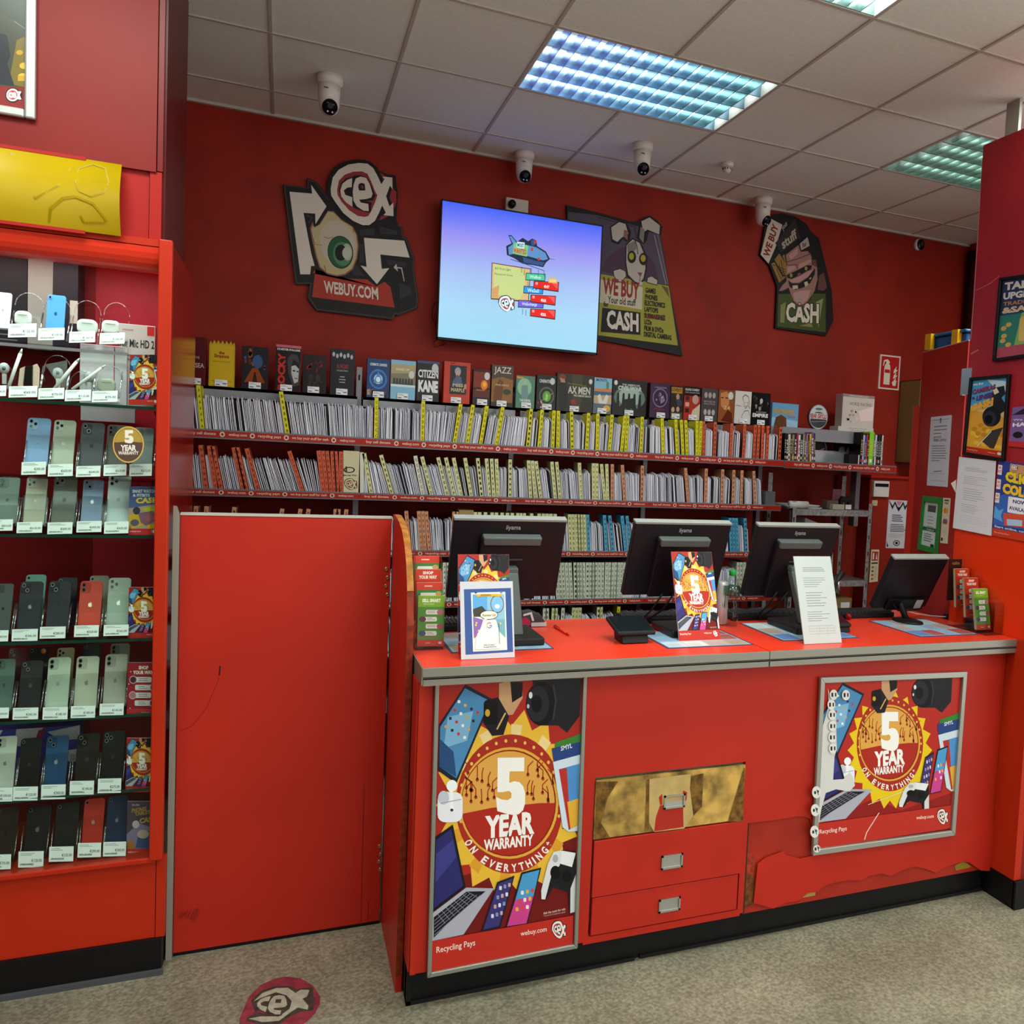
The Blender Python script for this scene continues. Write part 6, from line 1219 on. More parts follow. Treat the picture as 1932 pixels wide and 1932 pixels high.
def lic(a): a.line([(.1, .05), (.9, .05)], .006, '#6a6a70'); a.poly([(.46, .03), (.54, .03), (.52, .1), (.48, .1)], '#5a5a60'); a.lines(.2, .14, .85, 4, .05, .01, '#6a6a72', 2); a.text('Retail Licence', (.22, .36), (.6, 0), (0, -.05), '#3c3c44', 0); a.lines(.15, .42, .9, 7, .035, .008, '#70707a', 5); a.line([(.3, .79), (.7, .78)], .008, '#4a4a52'); a.line([(.15, .82), (.85, .82)], .003, '#8a8a92'); a.line([(.15, .92), (.85, .92)], .003, '#8a8a92')
leaf_sheet('licence_sheet', 'long white licence certificate on the side of the tall cupboard', 'certificate', [(1757, 787), (1796, 783), (1788, 919), (1749, 916)], lic)
def grn(a): a.rect(.28, .16, .72, .28, '#4a4a44'); a.lines(.3, .36, .75, 4, .06, .012, '#8a8a84', 3); a.rect(.1, .56, .95, .63, '#2c6038'); a.text('Ireland', (.34, .62), (.35, 0), (0, -.04), '#c8d8c8', 0); a.lines(.2, .68, .85, 4, .04, .012, '#5a5a54', 4); a.rect(.6, .85, .78, .9, '#20382c')
leaf_sheet('framed_certificate', 'certificate in a bright green frame on the side of the tall cupboard', 'certificate', [(1745, 935), (1779, 939), (1770, 1046), (1735, 1036)], grn, .003, '#c0ccc8', '#2c7830')
def pay(a): a.rect(.2, .04, .8, .07, '#34343c'); a.text('VISA', (.22, .14), (.56, 0), (0, -.05), '#34343c', .03); [(a.ell(.38, .28+.24*i, .2, .06, ['#c87820', '#3c6ca8'][i]), a.ell(.62, .28+.24*i, .2, .06, ['#d89440', '#b04838'][i])) for i in range(2)]; a.ell(.5, .72, .2, .05, '#b0a890'); a.ell(.5, .72, .15, .035, '#c8c0a8'); a.rect(.1, .88, .35, .95, '#34343c')
leaf_sheet('payment_sticker', 'narrow cream card payment sticker beside the green frame', 'sticker', [(1780, 939), (1794, 940), (1788, 1026), (1774, 1024)], pay, .001, '#cfc4a8')
# blue tub on the cupboard
t = thing('storage_tub', 'blue plastic tub with yellow clips on top of the tall cupboard', 'tub', (2.93, 3.2, HC+.004))
BT = M('#1c4c80', .3); b = MB(); z0 = HC+.004
b.prism([(2.745, 3.36, z0), (2.735, 3.10, z0), (3.0, 3.04, z0), (3.12, 3.3, z0)], (0, 0, .06), BT); b.prism([(2.73, 3.37, z0+.06), (2.72, 3.09, z0+.06), (3.01, 3.02, z0+.06), (3.14, 3.31, z0+.06)], (0, 0, .015), M('#1c5c84', .25)); obj('tub', b, t, bevel=.008)
for yy in (3.33, 3.15): b = MB(); b.box(2.712, 2.735, yy-.02, yy+.02, z0+.002, z0+.075, M('#c8980c', .4)); obj('clip', b, t, label='yellow clip')
b = MB(); b.box(2.80, 2.94, 2.99, 3.03, z0, z0+.055, M('#1c5c3c', .5)); tag(obj('green_folder', b), 'dark green folder on the tall cupboard beside the blue tub', 'folder')

# ------------------------------------------------------------ phones and small things in the cabinet
def rounded(w, h, r, n=4):
    q = []
    for (cx, cz, a) in ((w/2-r, r, -90), (w/2-r, h-r, 0), (-w/2+r, h-r, 90), (-w/2+r, r, 180)):
        for k in range(n+1):
            t = math.radians(a+90*k/n); q.append((cx+r*math.cos(t), cz+r*math.sin(t)))
    return q
APPLE = [(.5, .78), (.38, .82), (.2, .78), (.08, .6), (.08, .4), (.2, .12), (.34, 0), (.5, .05), (.66, 0), (.8, .1), (.92, .3), (.8, .42), (.78, .58), (.88, .7), (.78, .8), (.62, .83)]
def slab(w, h, d, r, m, y0=0.):
    b = MB(); q = rounded(w, h, r)
    b.prism([(x, y0, z) for x, z in q], (0, d, 0), m); return b
def tilt(o, base, th):
    o.location = base; o.rotation_euler = (-th, 0, 0)
def local_obj(name, mb, parent, **k): return obj(name, mb, parent, local=True, **k)
def phone(px0, px1, ytop, ybot, col, lens, label, Yb=3.10, z=None, mark='#6a6a6c', dy=.048, rough=.22, group='phones on the glass shelves'):
    xm = (px0+px1)/2; base = at(1, Yb, xm, ybot+7)
    if z is not None: base.z = z
    zt = at(1, Yb+dy, xm+6, ytop).z; h = math.hypot(zt-base.z, dy); th = math.atan2(dy, zt-base.z)
    w = at(1, Yb, px1, ybot).x-at(1, Yb, px0, ybot).x
    t = thing('phone', label, 'phone', base, group); tilt(t, base, th)
    local_obj('body', slab(w, h, .006, w*.16, M(col, rough+.1, spec=.35)), t, bevel=.0008)
    if lens:
        lw = w*.42 if lens > 1 else w*.2; x0 = -w/2+w*.05; z1 = h-h*.03; lh = lw*1.35
        cb = MB(); q = rounded(lw, lh, lw*.28); cb.prism([(x+x0+lw/2, -.0012, zz+z1-lh) for x, zz in q], (0, .0015, 0), M(mix(col, '#ffffff' if lens == 3 else '#000000', .12), .25))
        c = local_obj('camera_bump', cb, t) if lens > 1 else None
        pos = {1: [(.5, .55)], 2: [(.3, .74), (.3, .3)], 3: [(.29, .78), (.29, .28), (.74, .53)], 4: [(.3, .76), (.68, .3)]}[lens]
        for u, v in pos:
            l = MB(); cx, cz = x0+lw*u, z1-lh+lh*v; r = lw*.2 if lens > 1 else lw*.38
            l.add([(cx+r*math.cos(2*PI*k/14), -.0028, cz+r*1.3*math.sin(2*PI*k/14)) for k in range(14)], [list(range(14))], M('#8c8c8c' if lens != 2 else '#4c4c48', .3, metal=.5))
            l.add([(cx+r*.72*math.cos(2*PI*k/14), -.0031, cz+r*.94*math.sin(2*PI*k/14)) for k in range(14)], [list(range(14))], M('#0c0c10', .08))
            local_obj('lens', l, c or t)
    lg = MB(); s = w*.2; z0 = h*.5
    lg.add([((x-.5)*s, -.0004, z0+(v-.4)*s*1.35) for x, v in APPLE], [list(range(len(APPLE)))], M(mark, .2, metal=.4)); lg.add([((x-.5)*s, -.0004, z0+(v-.4)*s*1.35) for x, v in ((.5, .86), (.54, 1.02), (.68, 1.08), (.64, .92))], [(0, 1, 2, 3)], M(mark, .2, metal=.4))
    local_obj('logo', lg, t)
    return t
def tagcard(x0, y0, x1, y1, price, parent, Y=3.052):
    """leaning white price card"""
    A, Bq, Cq, D = at(1, Y+.012, x0+1, y0), at(1, Y+.012, x1+1, y0-1), at(1, Y, x1, y1-1), at(1, Y, x0, y1)
    b = MB(); b.prism([A, Bq, Cq, D], (0, .0015, 0), M('#e2e4e2', .5)); a = Art(quad_map(*[p+Vector((0, -.0004, 0)) for p in (A, Bq, Cq, D)]), NY, b, .00008)
    a.lines(.08, .1, .7, 2, .1, .04, '#a0a4a8', int(x0+y0)); a.text('\u20ac'+price, (.52, .66), (.42, 0), (0, -.2), '#55585c', .01)
    a.lay(); R = random.Random(int(x0*3+y1))
    for k in range(16): u = .08+k*.034; a.put([(u, .74), (u+.02*R.random()+.006, .74), (u+.02, .86), (u, .86)], [(0, 1, 2, 3)], '#3c3e40')
    obj('price_card', b, parent, label='white price card')
def stand(x0, y0, x1, y1, ytop, price, label, Y=3.052, dome=False, zs=None):
    """clear stand with its price card; x0..y1 is the card"""
    bl = at(1, Y, (x0+x1)/2, y1); w = (at(1, Y, x1, y1).x-at(1, Y, x0, y1).x)/2*1.06
    zf = bl.z-.004 if zs is None else zs
    t = thing('phone_stand', label, 'stand', (bl.x, Y+.04, zf), 'clear stands with price cards')
    zt = at(1, Y+.08, (x0+x1)/2+8, ytop).z
    b = MB(); p = []
    if dome: p = [(bl.x+w*math.cos(PI*k/12), Y+.08, zt-.04+.04*math.sin(PI*k/12)) for k in range(13)]
    else: p = [(bl.x+w*.9, Y+.075, zt), (bl.x-w*.9, Y+.075, zt)]
    b.add([(bl.x-w, Y+.05, zf+.01), (bl.x+w, Y+.05, zf+.01)]+[tuple(q) for q in p], [list(range(2+len(p)))], ACR)
    b.prism([(bl.x-w, Y, zf+.002), (bl.x+w, Y, zf+.002), (bl.x+w, Y+.1, zf+.002), (bl.x-w, Y+.1, zf+.002)], (0, 0, .002), ACR)
    for s in (-1, 1): b.tube([(bl.x+s*w, Y+.02, zf+.02), (bl.x+s*w, Y+.045, zf+.055), (bl.x+s*w*1.02, Y+.07, min(zt, zf+.10))], .0022, ACE, 6)
    if dome: b.tube(p, .0012, ACE, 6)
    obj('clear_holder', b, t); tagcard(x0, y0, x1, y1, price, t, Y)
ROWS = [
 ('upper step of the third tier', None, 835, [
  (44, 89, 788.6, 874, '#7d9bc6', 3, 'pale blue phone with dark triple camera', (40, 872, 86, 896), '395.00', '#4c607c'),
  (95, 137, 792.6, 876, '#b2b2a2', 3, 'silver grey phone with silver triple camera', (90, 876, 137, 899), '650.00', '#84847c'),
  (147, 192, 797.7, 879, '#47454d', 4, 'graphite phone with dark camera square', (143, 879.6, 189, 900), '640.00', '#2c282c'),
  (197, 237, 801.7, 877, '#544c48', 2, 'brown black phone left of the round glass sticker', (195, 877, 238, 898), '615.00', '#3c3432'),
  (247, 286, 806.7, 876, '#687070', 4, 'slate phone at the right end behind the sticker', (243.7, 876, 286, 898.6), '615.00', '#50585a')]),
 ('lower front of the third tier', 1.343, 940, [
  (-11, 30, 899.5, 981, '#66706a', 2, 'grey green phone cut by the left edge', (-20, 980.6, 23.5, 1002), '810.00', '#2c3230'),
  (42.6, 82.4, 899.5, 985, '#b0ac98', 3, 'champagne phone with three ringed lenses', (31, 985.5, 79, 1006), '610.00', '#8c8878'),
  (95, 139.5, 895, 986, '#6a6c64', 3, 'dark sage phone with black triple camera', (89, 986, 136, 1008), '605.00', '#2c2e2a'),
  (151, 190, 904, 984, '#8698b8', 4, 'shiny steel blue phone', (144, 983.7, 191, 1004.6), '395.00', '#c4d4e8'),
  (199, 242, 896, 985, '#ccd8da', 3, 'white phone beside the smart watch poster', (196, 984.6, 242, 1007), '435.00', '#a8b4b8')]),
 ('fourth tier', 1.033, 1140, [
  (-15, 17, 1101, 1190, '#484c4a', 2, 'dark grey phone cut by the left edge', (-25, 1190, 15, 1211), '455.00', '#1c1e1c'),
  (30, 74, 1097, 1187, '#1a1924', 4, 'midnight phone in front of a teal one', (21.7, 1187.6, 70.6, 1210), '345.00', '#707078'),
  (85, 128, 1096, 1183, '#191922', 4, 'blackish phone without a clear logo', (74.6, 1183, 123, 1205), '285.00', '#20202c'),
  (145, 188, 1096, 1181, '#c83c28', 2, 'bright red phone with two lenses', (139.5, 1180.4, 185.7, 1202), '320.00', '#e0c8b0'),
  (199, 242, 1090, 1180, '#a6b2a4', 3, 'pale green silver phone beside the warranty card', (195, 1179.5, 242, 1200), '365.00', '#dce4d8')]),
 ('fifth tier', .803, 1290, [
  (-15, 21, 1243, 1336, '#5a7068', 2, 'green grey phone cut by the left edge', (-25, 1336, 16, 1356), '200.00', '#485a54'),
  (32, 74, 1246.5, 1336, '#1a181e', 4, 'black phone in front of one with an orange sticker', (23.5, 1336, 71.5, 1358), '245.00', '#5c585c'),
  (84, 127, 1240, 1335, '#bcc8b6', 2, 'mint white phone with two lenses', (80, 1335, 127, 1358), '185.00', '#b0bcac'),
  (138, 181, 1238, 1333, '#c4c4b0', 2, 'cream white phone with a faded logo', (133, 1332.6, 179, 1355), '185.00', '#9c9c8c'),
  (193, 235.5, 1234, 1328, '#b2aea0', 2, 'off white phone beside the SHOP YOUR WAY card', (187.5, 1328, 232.8, 1350), '145.00', '#94908a')]),
 ('sixth tier', .572, 1440, [
  (-15, 24, 1389, 1487, '#c4c8bc', 2, 'white phone cut by the left edge', (-25, 1487, 23, 1513), '150.00', '#a0a49c'),
  (31, 70.6, 1392.5, 1486, '#0b0b0d', 1, 'small black phone in front of the blue bags', (24, 1485, 70.6, 1511), '125.00', '#55555a'),
  (80.6, 123, 1388, 1482, '#1c4a74', 4, 'deep blue phone with diagonal lenses', (77, 1481, 123, 1508.5), '300.00', '#b8c0bc'),
  (139.5, 182, 1383.5, 1475, '#171310', 4, 'black brown phone', (131, 1474, 176.6, 1500), '190.00', '#5c5a58'),
  (189, 231, 1379, 1470, '#090a0d', 3, 'glossy black phone with curved reflections', (184, 1469.5, 228, 1496.7), '275.00', '#4a5058')]),
 ('lowest tier', .366, 1580, [
  (-15, 27, 1523, 1612, '#2c2018', 1, 'brown black phone cut by the left edge', (-25, 1613, 20, 1641), '70.00', '#3c3028'),
  (44, 89, 1520, 1605, '#101214', 1, 'black phone with a grey logo', (34, 1607, 81.5, 1637), '120.00', '#808488'),
  (99.6, 143, 1514, 1597, '#11120f', 1, 'plain black phone with a faint logo', (92, 1598, 138, 1626), '155.00', '#383a36'),
  (153, 192, 1506.7, 1590, '#c02c1c', 1, 'orange red phone with one lens', (146, 1591, 190, 1618), '295.00', '#c8b0a8'),
  (198, 237, 1501, 1588, '#152e50', 1, 'dark blue phone at the right end', (194, 1589, 237, 1616), '300.00', '#98a4b0')]),
]
for tn, zz, _, ph in ROWS:
    for (x0, x1, yt, yb, c, l, lab, tg, pr, mk) in ph:
        Yb = 3.10 if zz is not None or True else 3.1
        phone(x0, x1, yt, yb, c, l, lab+', '+tn, Yb, None, mk)
        stand(tg[0], tg[1], tg[2], tg[3], yt+32, pr, 'clear stand priced \u20ac%s under the %s' % (pr, lab.split(' with ')[0].split(' in front')[0]), zs=zz)
# the plastic step that carries the upper row of the third tier
zst = at(1, 3.06, 150, 900).z
b = MB(); b.box(-1.2, -.352, 3.045, 3.2, zst-.008, zst-.004, ACR).box(-1.2, -.352, 3.198, 3.2, 1.343, zst-.004, ACR).box(-.356, -.352, 3.045, 3.2, 1.343, zst-.004, ACR)
tag(obj('display_step', b), 'clear plastic step that carries the upper row of phones', 'display step')
# second phones standing behind
for (x0, x1, yt, yb, c, l, lab) in ((41, 80, 1084, 1170, '#7cb4a4', 1, 'teal phone peeking over the midnight one, fourth tier'), (102, 140, 1089, 1175, '#1c1626', 1, 'dark violet phone peeking out behind the blackish one, fourth tier'), (163, 200, 1086, 1172, '#a8a090', 1, 'white phone peeking out behind the red one, fourth tier'), (47, 86, 1221, 1310, '#141216', 1, 'black phone with round orange sticker behind, fifth tier'), (8, 42, 1223, 1310, '#5c1428', 4, 'dark red phone behind at the left, fifth tier'), (101, 134, 1222, 1310, '#b0a078', 3, 'gold phone peeking over the mint white one, fifth tier'), (150, 186, 1215, 1300, '#14141a', 1, 'black phone peeking over the cream white one, fifth tier'), (203, 240, 1214, 1300, '#94948a', 2, 'grey phone peeking over the off white one, fifth tier')):
    o = phone(x0, x1, yt, yb, c, l, lab, 3.19, None, '#484848')
b = MB(); p = at(1, 3.185, 79, 1231); b.lathe([(.008, 0), (.008, .001), (0, .001)], M('#d0703c', .5), 14, (p.x, 3.205, p.z), .8, 'y'); tag(obj('round_sticker', b), 'small round orange sticker on the black phone in the fifth tier', 'sticker')
# small posters at the right of the tiers
def card(name, label, x0, y0, x1, y1, draw, Y=3.075, lean=.01, cat='poster'):
    A, Bq, Cq, D = at(1, Y+lean, x0, y0), at(1, Y+lean, x1, y0), at(1, Y, x1, y1), at(1, Y, x0, y1)
    A.x = D.x; Bq.x = Cq.x
    t = thing(name, label, cat, (D+Cq)/2); b = MB(); b.prism([A, Bq, Cq, D], (0, .0025, 0), WHITE); obj('card', b, t)
    a = Art(quad_map(*[p+Vector((0, -.0005, 0)) for p in (A, Bq, Cq, D)]), NY, eps=.00005, r=.35); draw(a); obj('picture', a.mb, t); return t
warr = lambda a: warranty(a, False, False)
card('small_poster', 'small 5 YEAR WARRANTY card beside the white box, second tier', 243, 669, 300, 764, warr)
card('small_poster', 'small 5 YEAR WARRANTY card at the right end of the fourth tier', 241, 1108, 298.5, 1204, warr)
card('small_poster', 'small 5 YEAR WARRANTY card at the right end of the sixth tier', 237, 1392.5, 295, 1494, warr)
def swc(a):
    a.rect(0, 0, 1, 1, '#4c5c8c'); a.poly([(0, .45), (1, .35), (1, .88), (0, .88)], '#a8907c'); a.poly([(0, .6), (.3, .5), (.5, .8), (0, .88)], '#c89c30'); a.poly([(.4, .45), (1, .38), (.9, .52), (.6, .55)], '#b8b040'); a.poly([(.3, .55), (.8, .5), (.9, .7), (.6, .82), (.4, .75)], '#84586c'); a.ell(.25, .5, .12, .08, '#38384c'); a.ell(.2, .75, .14, .07, '#5c5468'); a.ell(.7, .65, .16, .08, '#a05c64'); a.poly([(.6, .8), (1, .74), (1, .88), (.6, .88)], '#d0a028')
    a.text('SMART WATCHES', (.1, .13), (.86, 0), (0, -.07), '#d8dce8', .04); a.text('& FITBITS', (.12, .21), (.55, 0), (0, -.06), '#d8dce8', .04); a.text('CASH', (.22, .35), (.74, -.01), (0, -.12), '#e8c040', .05); a.rect(0, .87, 1, 1, '#c03030'); a.text('webuy.com', (.05, .95), (.35, 0), (0, -.04), '#e8d0c8', .01); logo(a, aff(0, 0, .00027, .00014, .78, .88))
card('small_poster', 'small SMART WATCHES & FITBITS cash card at the right end of the third tier', 242, 918, 299.8, 1009, swc)
def shop(a):
    a.rect(0, 0, 1, 1, '#98202c'); a.text('SHOP', (.35, .13), (.32, 0), (0, -.07), '#e8dcd0', .05); a.text('YOUR WAY', (.17, .22), (.66, 0), (0, -.07), '#e8dcd0', .05)
    for i in range(4):
        y = .27+i*.145; L = i % 2 == 0
        a.rrect(.22 if L else .25, y, .78 if L else .8, y+.1, .03, '#d8d0d0'); a.ell(.18 if L else .85, y+.05, .12, .075, '#c8b0b0'); a.ell(.18 if L else .85, y+.05, .1, .06, ['#4c2430', '#a03c3c', '#b07080', '#30303c'][i]); a.lines(.36, y+.025, .68, 2, .035, .012, '#806c70', i)
    for x, y in ((.1, .17), (.9, .25), (.05, .4), (.1, .85), (.9, .6)): a.ell(x, y, .02, .012, '#e0c8c8', n=8)
    a.rect(0, .86, 1, 1, '#b83030'); a.text('Get the app', (.48, .945), (.26, 0), (0, -.03), '#e8d0c8', 0); logo(a, aff(0, 0, .0002, .0001, .8, .88))
card('small_poster', 'small red SHOP YOUR WAY card at the right end of the fifth tier', 239, 1250, 297, 1351, shop)
def pht(a):
    a.rect(0, 0, 1, 1, '#4c3c50'); a.poly([(0, .6), (.4, .4), (1, .5), (1, .85), (0, .88)], '#7c7490'); a.poly([(.4, .6), (1, .5), (1, .85), (.3, .85)], '#34507c'); a.ell(.3, .42, .12, .07, '#b8b0b0'); a.ell(.55, .6, .2, .08, '#b0a090'); a.poly([(0, .75), (.2, .7), (.3, .85), (0, .88)], '#a86c2c')
    a.text('We Buy', (.15, .1), (.26, -.01), (0, -.05), '#b0a8ac', .02); a.text('PHONES', (.15, .21), (.5, -.04), (0, -.08), '#a08038', .05); a.text('TABLETS', (.25, .27), (.6, -.05), (0, -.07), '#a08038', .05); a.text('CASH', (.42, .41), (.55, -.05), (0, -.1), '#b09040', .06); a.rect(0, .87, 1, 1, '#b83030'); a.text('webuy.com', (.05, .95), (.35, 0), (0, -.04), '#e8d0c8', .01); logo(a, aff(0, 0, .00027, .00014, .76, .88))
card('small_poster', 'small PHONES TABLETS cash card at the right end of the lowest tier', 238, 1512, 294, 1615, pht)

# first and second tiers: players, earphone cases, pencils, watches
phone(-12, 17, 552, 612, '#d8e4ec', 1, 'white music player cut by the left edge, top tier', 3.15, None, '#d89cb0', .03)
phone(85, 120, 557, 621, '#3c84dc', 1, 'bright blue music player in a clear stand, top tier', 3.15, None, '#1c4c94', .03)
def pods(x0, y0, x1, y1, label, col='#d4d8d6', Y=3.15):
    A, Bq = at(1, Y, x0, y1), at(1, Y, x1, y1); zt = at(1, Y, (x0+x1)/2, y0).z; w = Bq.x-A.x; h = zt-A.z
    t = thing('earphone_case', label, 'earphone case', ((A.x+Bq.x)/2, Y, A.z)); b = slab(w, h, .02, min(w, h)*.36, M(col, .25)); b.X = None
    o = local_obj('case', b, t, bevel=.006); l = MB(); l.box(-w*.25, w*.25, -.0012, 0, h*.72, h*.745, M('#a8aca8', .3)); local_obj('lid_seam', l, t); return t
for (c, tg, yt, pr, lab) in (((26, 586, 58, 613), (15, 611, 68, 636.6), 552, '125.00', 'white earphone case between the two music players, top tier'), (None, (71.6, 619.4, 121, 642), 561, '100.00', None), ((144, 602, 183, 628), (130, 626, 179, 646.6), 567, '160.00', 'white earphone case right of the blue player, top tier'), ((191, 604, 225.5, 628), (187.5, 628.5, 234.6, 649.3), 571, '160.00', 'white earphone case at the right end of the top tier')):
    if c: pods(*c, lab)
    stand(*tg, yt, pr, 'domed clear stand priced \u20ac%s %s' % (pr, {15: 'second from the left on the top tier', 71.6: 'holding the blue music player', 130: 'third from the right edge of the top tier', 187.5: 'at the right end of the top tier'}[tg[0]]), 3.118, True, 1.884)
for (tg, yt, pr, lab) in (((-20, 728, 11, 748), 690, '45.00', 'at the left edge of the second tier'), ((16, 729, 70, 750), 692, '65.00', 'under the pink strap watch, second tier'), ((71.6, 732.6, 120.5, 753.5), 670, '70.00', 'under the white pencil, second tier'), ((122, 736, 171, 757), 700, '115.00', 'under the lower pencil, second tier'), ((173, 738, 221, 759), 690, '75.00', 'under the glossy earphone case, second tier')):
    stand(*tg, yt, pr, 'domed clear stand priced \u20ac%s %s' % (pr, lab), 3.052, True, 1.726)
pods(183, 713.6, 217, 740, 'glossy grey green earphone case, second tier', '#a4a898', 3.09)
for (p, q, lab) in (((41.7, 658), (14.5, 735), 'white stylus pencil leaning at the left of the second tier'), ((150, 676), (103, 733), 'white stylus pencil leaning in the middle of the second tier'), ((199, 689), (136, 735), 'lower white stylus pencil crossing towards the earphone case')):
    A, Bq = at(1, 3.08, *q), at(1, 3.10, *p); d = (Bq-A); t = thing('stylus_pencil', lab, 'stylus', A); b = MB(); b.tube([A, A+d*.88], .0045, M('#d0d0cc', .3), 10); obj('barrel', b, t); b = MB(); b.tube([A+d*.88, A+d], [.0045, .0012], M('#c0c0bc', .3), 10); obj('tip', b, t)
t = thing('smart_watch', 'watch with black face and pale pink straps standing in the second tier', 'watch', at(1, 3.09, 50, 730))
P = lambda x, y, Y=3.09: at(1, Y, x/5.52, 460+y/5.52)
b = MB(); b.prism([P(205, 1300), P(262, 1275), P(240, 1490), P(185, 1480)], (0, .004, 0), M('#d8b8a8', .5)); b.prism([P(340, 1265), P(385, 1250), P(412, 1300), P(405, 1500), P(340, 1480)], (0, .004, 0), M('#dcbcac', .5)); obj('strap', b, t, bevel=.001)
b = MB(); b.prism([P(262, 1275, 3.086), P(342, 1270, 3.086), P(335, 1465, 3.086), P(240, 1470, 3.086)], (0, .006, 0), M('#1c1c1a', .15)); obj('watch_face', b, t, bevel=.0015)
for (cx, cy, lab) in ((40, 1295, 'round grey charging disc at the left of the second tier'), (600, 1345, 'round clear charging disc in the middle of the second tier'), (925, 1385, 'round white charging disc beside the big white box')):
    b = MB(); p = P(cx, cy, 3.13); b.lathe([(.016, 0), (.016, .004), (0, .005)], M('#b8b8bc', .3), 20, (p.x, 3.135, p.z), .8, 'y'); b.lathe([(.006, .0055), (0, .0056)], M('#707074', .3), 12, (p.x, 3.135, p.z), .8, 'y'); b.box(p.x-.004, p.x+.006, 3.13, 3.136, p.z-.045, p.z-.016, M('#c8c8c8', .4)); tag(obj('charging_disc', b), lab, 'charger')
# boxes at the back of the upper tiers
def pbox(name, label, x0, y0, x1, y1, Y, d, col, draw=None, z0=None, cat='box'):
    A, C = at(1, Y, x0, y1), at(1, Y, x1, y0); zb = A.z if z0 is None else z0
    t = thing(name, label, cat, ((A.x+C.x)/2, Y, zb)); obj('carton', B(A.x, C.x, Y, Y+d, zb, C.z, M(col, .5)), t, bevel=.001)
    if draw:
        a = Art(quad_map((A.x, Y-.0005, C.z), (C.x, Y-.0005, C.z), (C.x, Y-.0005, zb), (A.x, Y-.0005, zb)), NY, eps=.0001); draw(a); obj('print', a.mb, t)
    return t
pbox('product_box', 'black product box at the back of the top tier, left edge', -60, 468, 52, 560, 3.30, .1, '#15151a', lambda a: a.lines(.45, .72, .95, 5, .05, .012, '#60606a'), 1.884)
def ps(a): a.rect(0, 0, .5, 1, '#84847e', False); a.poly([(.5, 0), (1, 0), (1, 1), (.6, 1), (.48, .85)], '#1c1c24'); a.poly([(.55, .5), (.62, .62), (.62, .8)], '#b8b8bc'); a.rect(.84, .5, 1, .72, '#a8a49c'); a.text('SONY', (.66, .72), (0, -.2), (-.0, 0), '#888') if 0 else None
pbox('product_box', 'grey and black product box at the back of the top tier', 52.5, 470, 148, 567, 3.30, .1, '#26262c', ps, 1.884)
def mic(a): a.rect(.78, .01, .98, .12, '#c02828'); a.text('iRig Mic HD 2', (.0, .31), (.98, 0), (0, -.13), '#2c2828', .02); a.lines(.2, .37, .95, 2, .05, .02, '#807878'); a.lines(.1, .06, .6, 1, .1, .015, '#b09090')
pbox('product_box', 'cream microphone box lettered Mic HD 2, second tier', 222, 616, 293, 757, 3.15, .06, '#c4b4b4', mic, 1.726)
pbox('product_box', 'big plain white product box, second tier', 150, 655, 240, 757, 3.14, .06, '#d4c8d0', lambda a: (a.rect(.72, .02, .74, .9, '#b83048'), a.lines(.15, .06, .4, 1, .1, .01, '#b0a4ac')), 1.726)
pbox('product_box', 'low white carton hanging below the second tier at the back', 152, 768, 255, 793, 3.36, .03, '#c8bcc8', None, None)
def bags(a):
    a.rect(0, 0, 1, 1, '#3a3c90', False); a.poly([(0, 0), (.3, 0), (.2, .4), (0, .35)], '#c8c8d0'); a.poly([(.42, .0), (.66, .0), (.58, .4), (.4, .35)], '#b8b8bc'); a.poly([(.62, .05), (.68, .03), (.62, .4), (.57, .4)], '#8c1c3c'); a.poly([(.7, .1), (1, 0), (1, .3), (.82, .3)], '#c0c0cc'); a.poly([(.8, .55), (1, .5), (1, .8), (.85, .75)], '#d0d0dc'); a.poly([(.5, .5), (.6, .45), (.62, .7)], '#6c6cb0')
pbox('packaged_goods', 'row of blue and white packaged bags at the back of the sixth tier', -60, 1368, 151, 1470, 3.26, .06, '#34368c', bags, .573, 'packaging')

# ------------------------------------------------------------ on the counter
Z = TOPZ
def up(P0, x, y):
    """point above counter point P0 that keeps its x"""
    return at(0, P0.x, x, y)
def stand_sign(name, label, TL, TR, BR, BL, draw, cat='sign', margin=.0):
    bl, br = at(2, Z+.001, *BL), at(2, Z+.001, *BR); Yb = (bl.y+br.y)/2; bl.y = br.y = Yb
    tl, tr = up(bl, *TL), up(br, *TR); yt = (tl.y+tr.y)/2; zt = (tl.z+tr.z)/2; tl = Vector((bl.x, yt, zt)); tr = Vector((br.x, yt, zt))
    t = thing(name, label, cat, (bl+br)/2); n = (tr-tl).cross(bl-tl).normalized()
    if n.y > 0: n = -n
    b = MB(); b.prism([tl, tr, br, bl], -n*.003, M('#c0c0c4', .35)); obj('card', b, t)
    b = MB(); b.prism([bl, br, br+Vector((0, .07, 0)), bl+Vector((0, .03, 0))], (0, 0, .002), ACR); b.prism([tl+Vector((0, .006, 0)), tr+Vector((0, .006, 0)), br+Vector((0, .006, .002)), bl+Vector((0, .006, .002))], (0, .0015, 0), ACR); obj('clear_holder', b, t)
    q = [p+n*.0004 for p in (tl, tr, br, bl)]
    if margin:
        c = sum(q, Vector())/4; q = [p+(c-p)*margin for p in q]
    a = Art(quad_map(*q), n, eps=.00005, r=.3); draw(a); obj('printed_sheet', a.mb, t); return t
def rot_warr(a): warranty(a, True, False)
stand_sign('counter_sign', '5 YEAR WARRANTY sign standing behind the review sign, left end of the counter', (863, 1046), (962, 1046), (960, 1228), (866, 1236), lambda a: warranty(a, True))
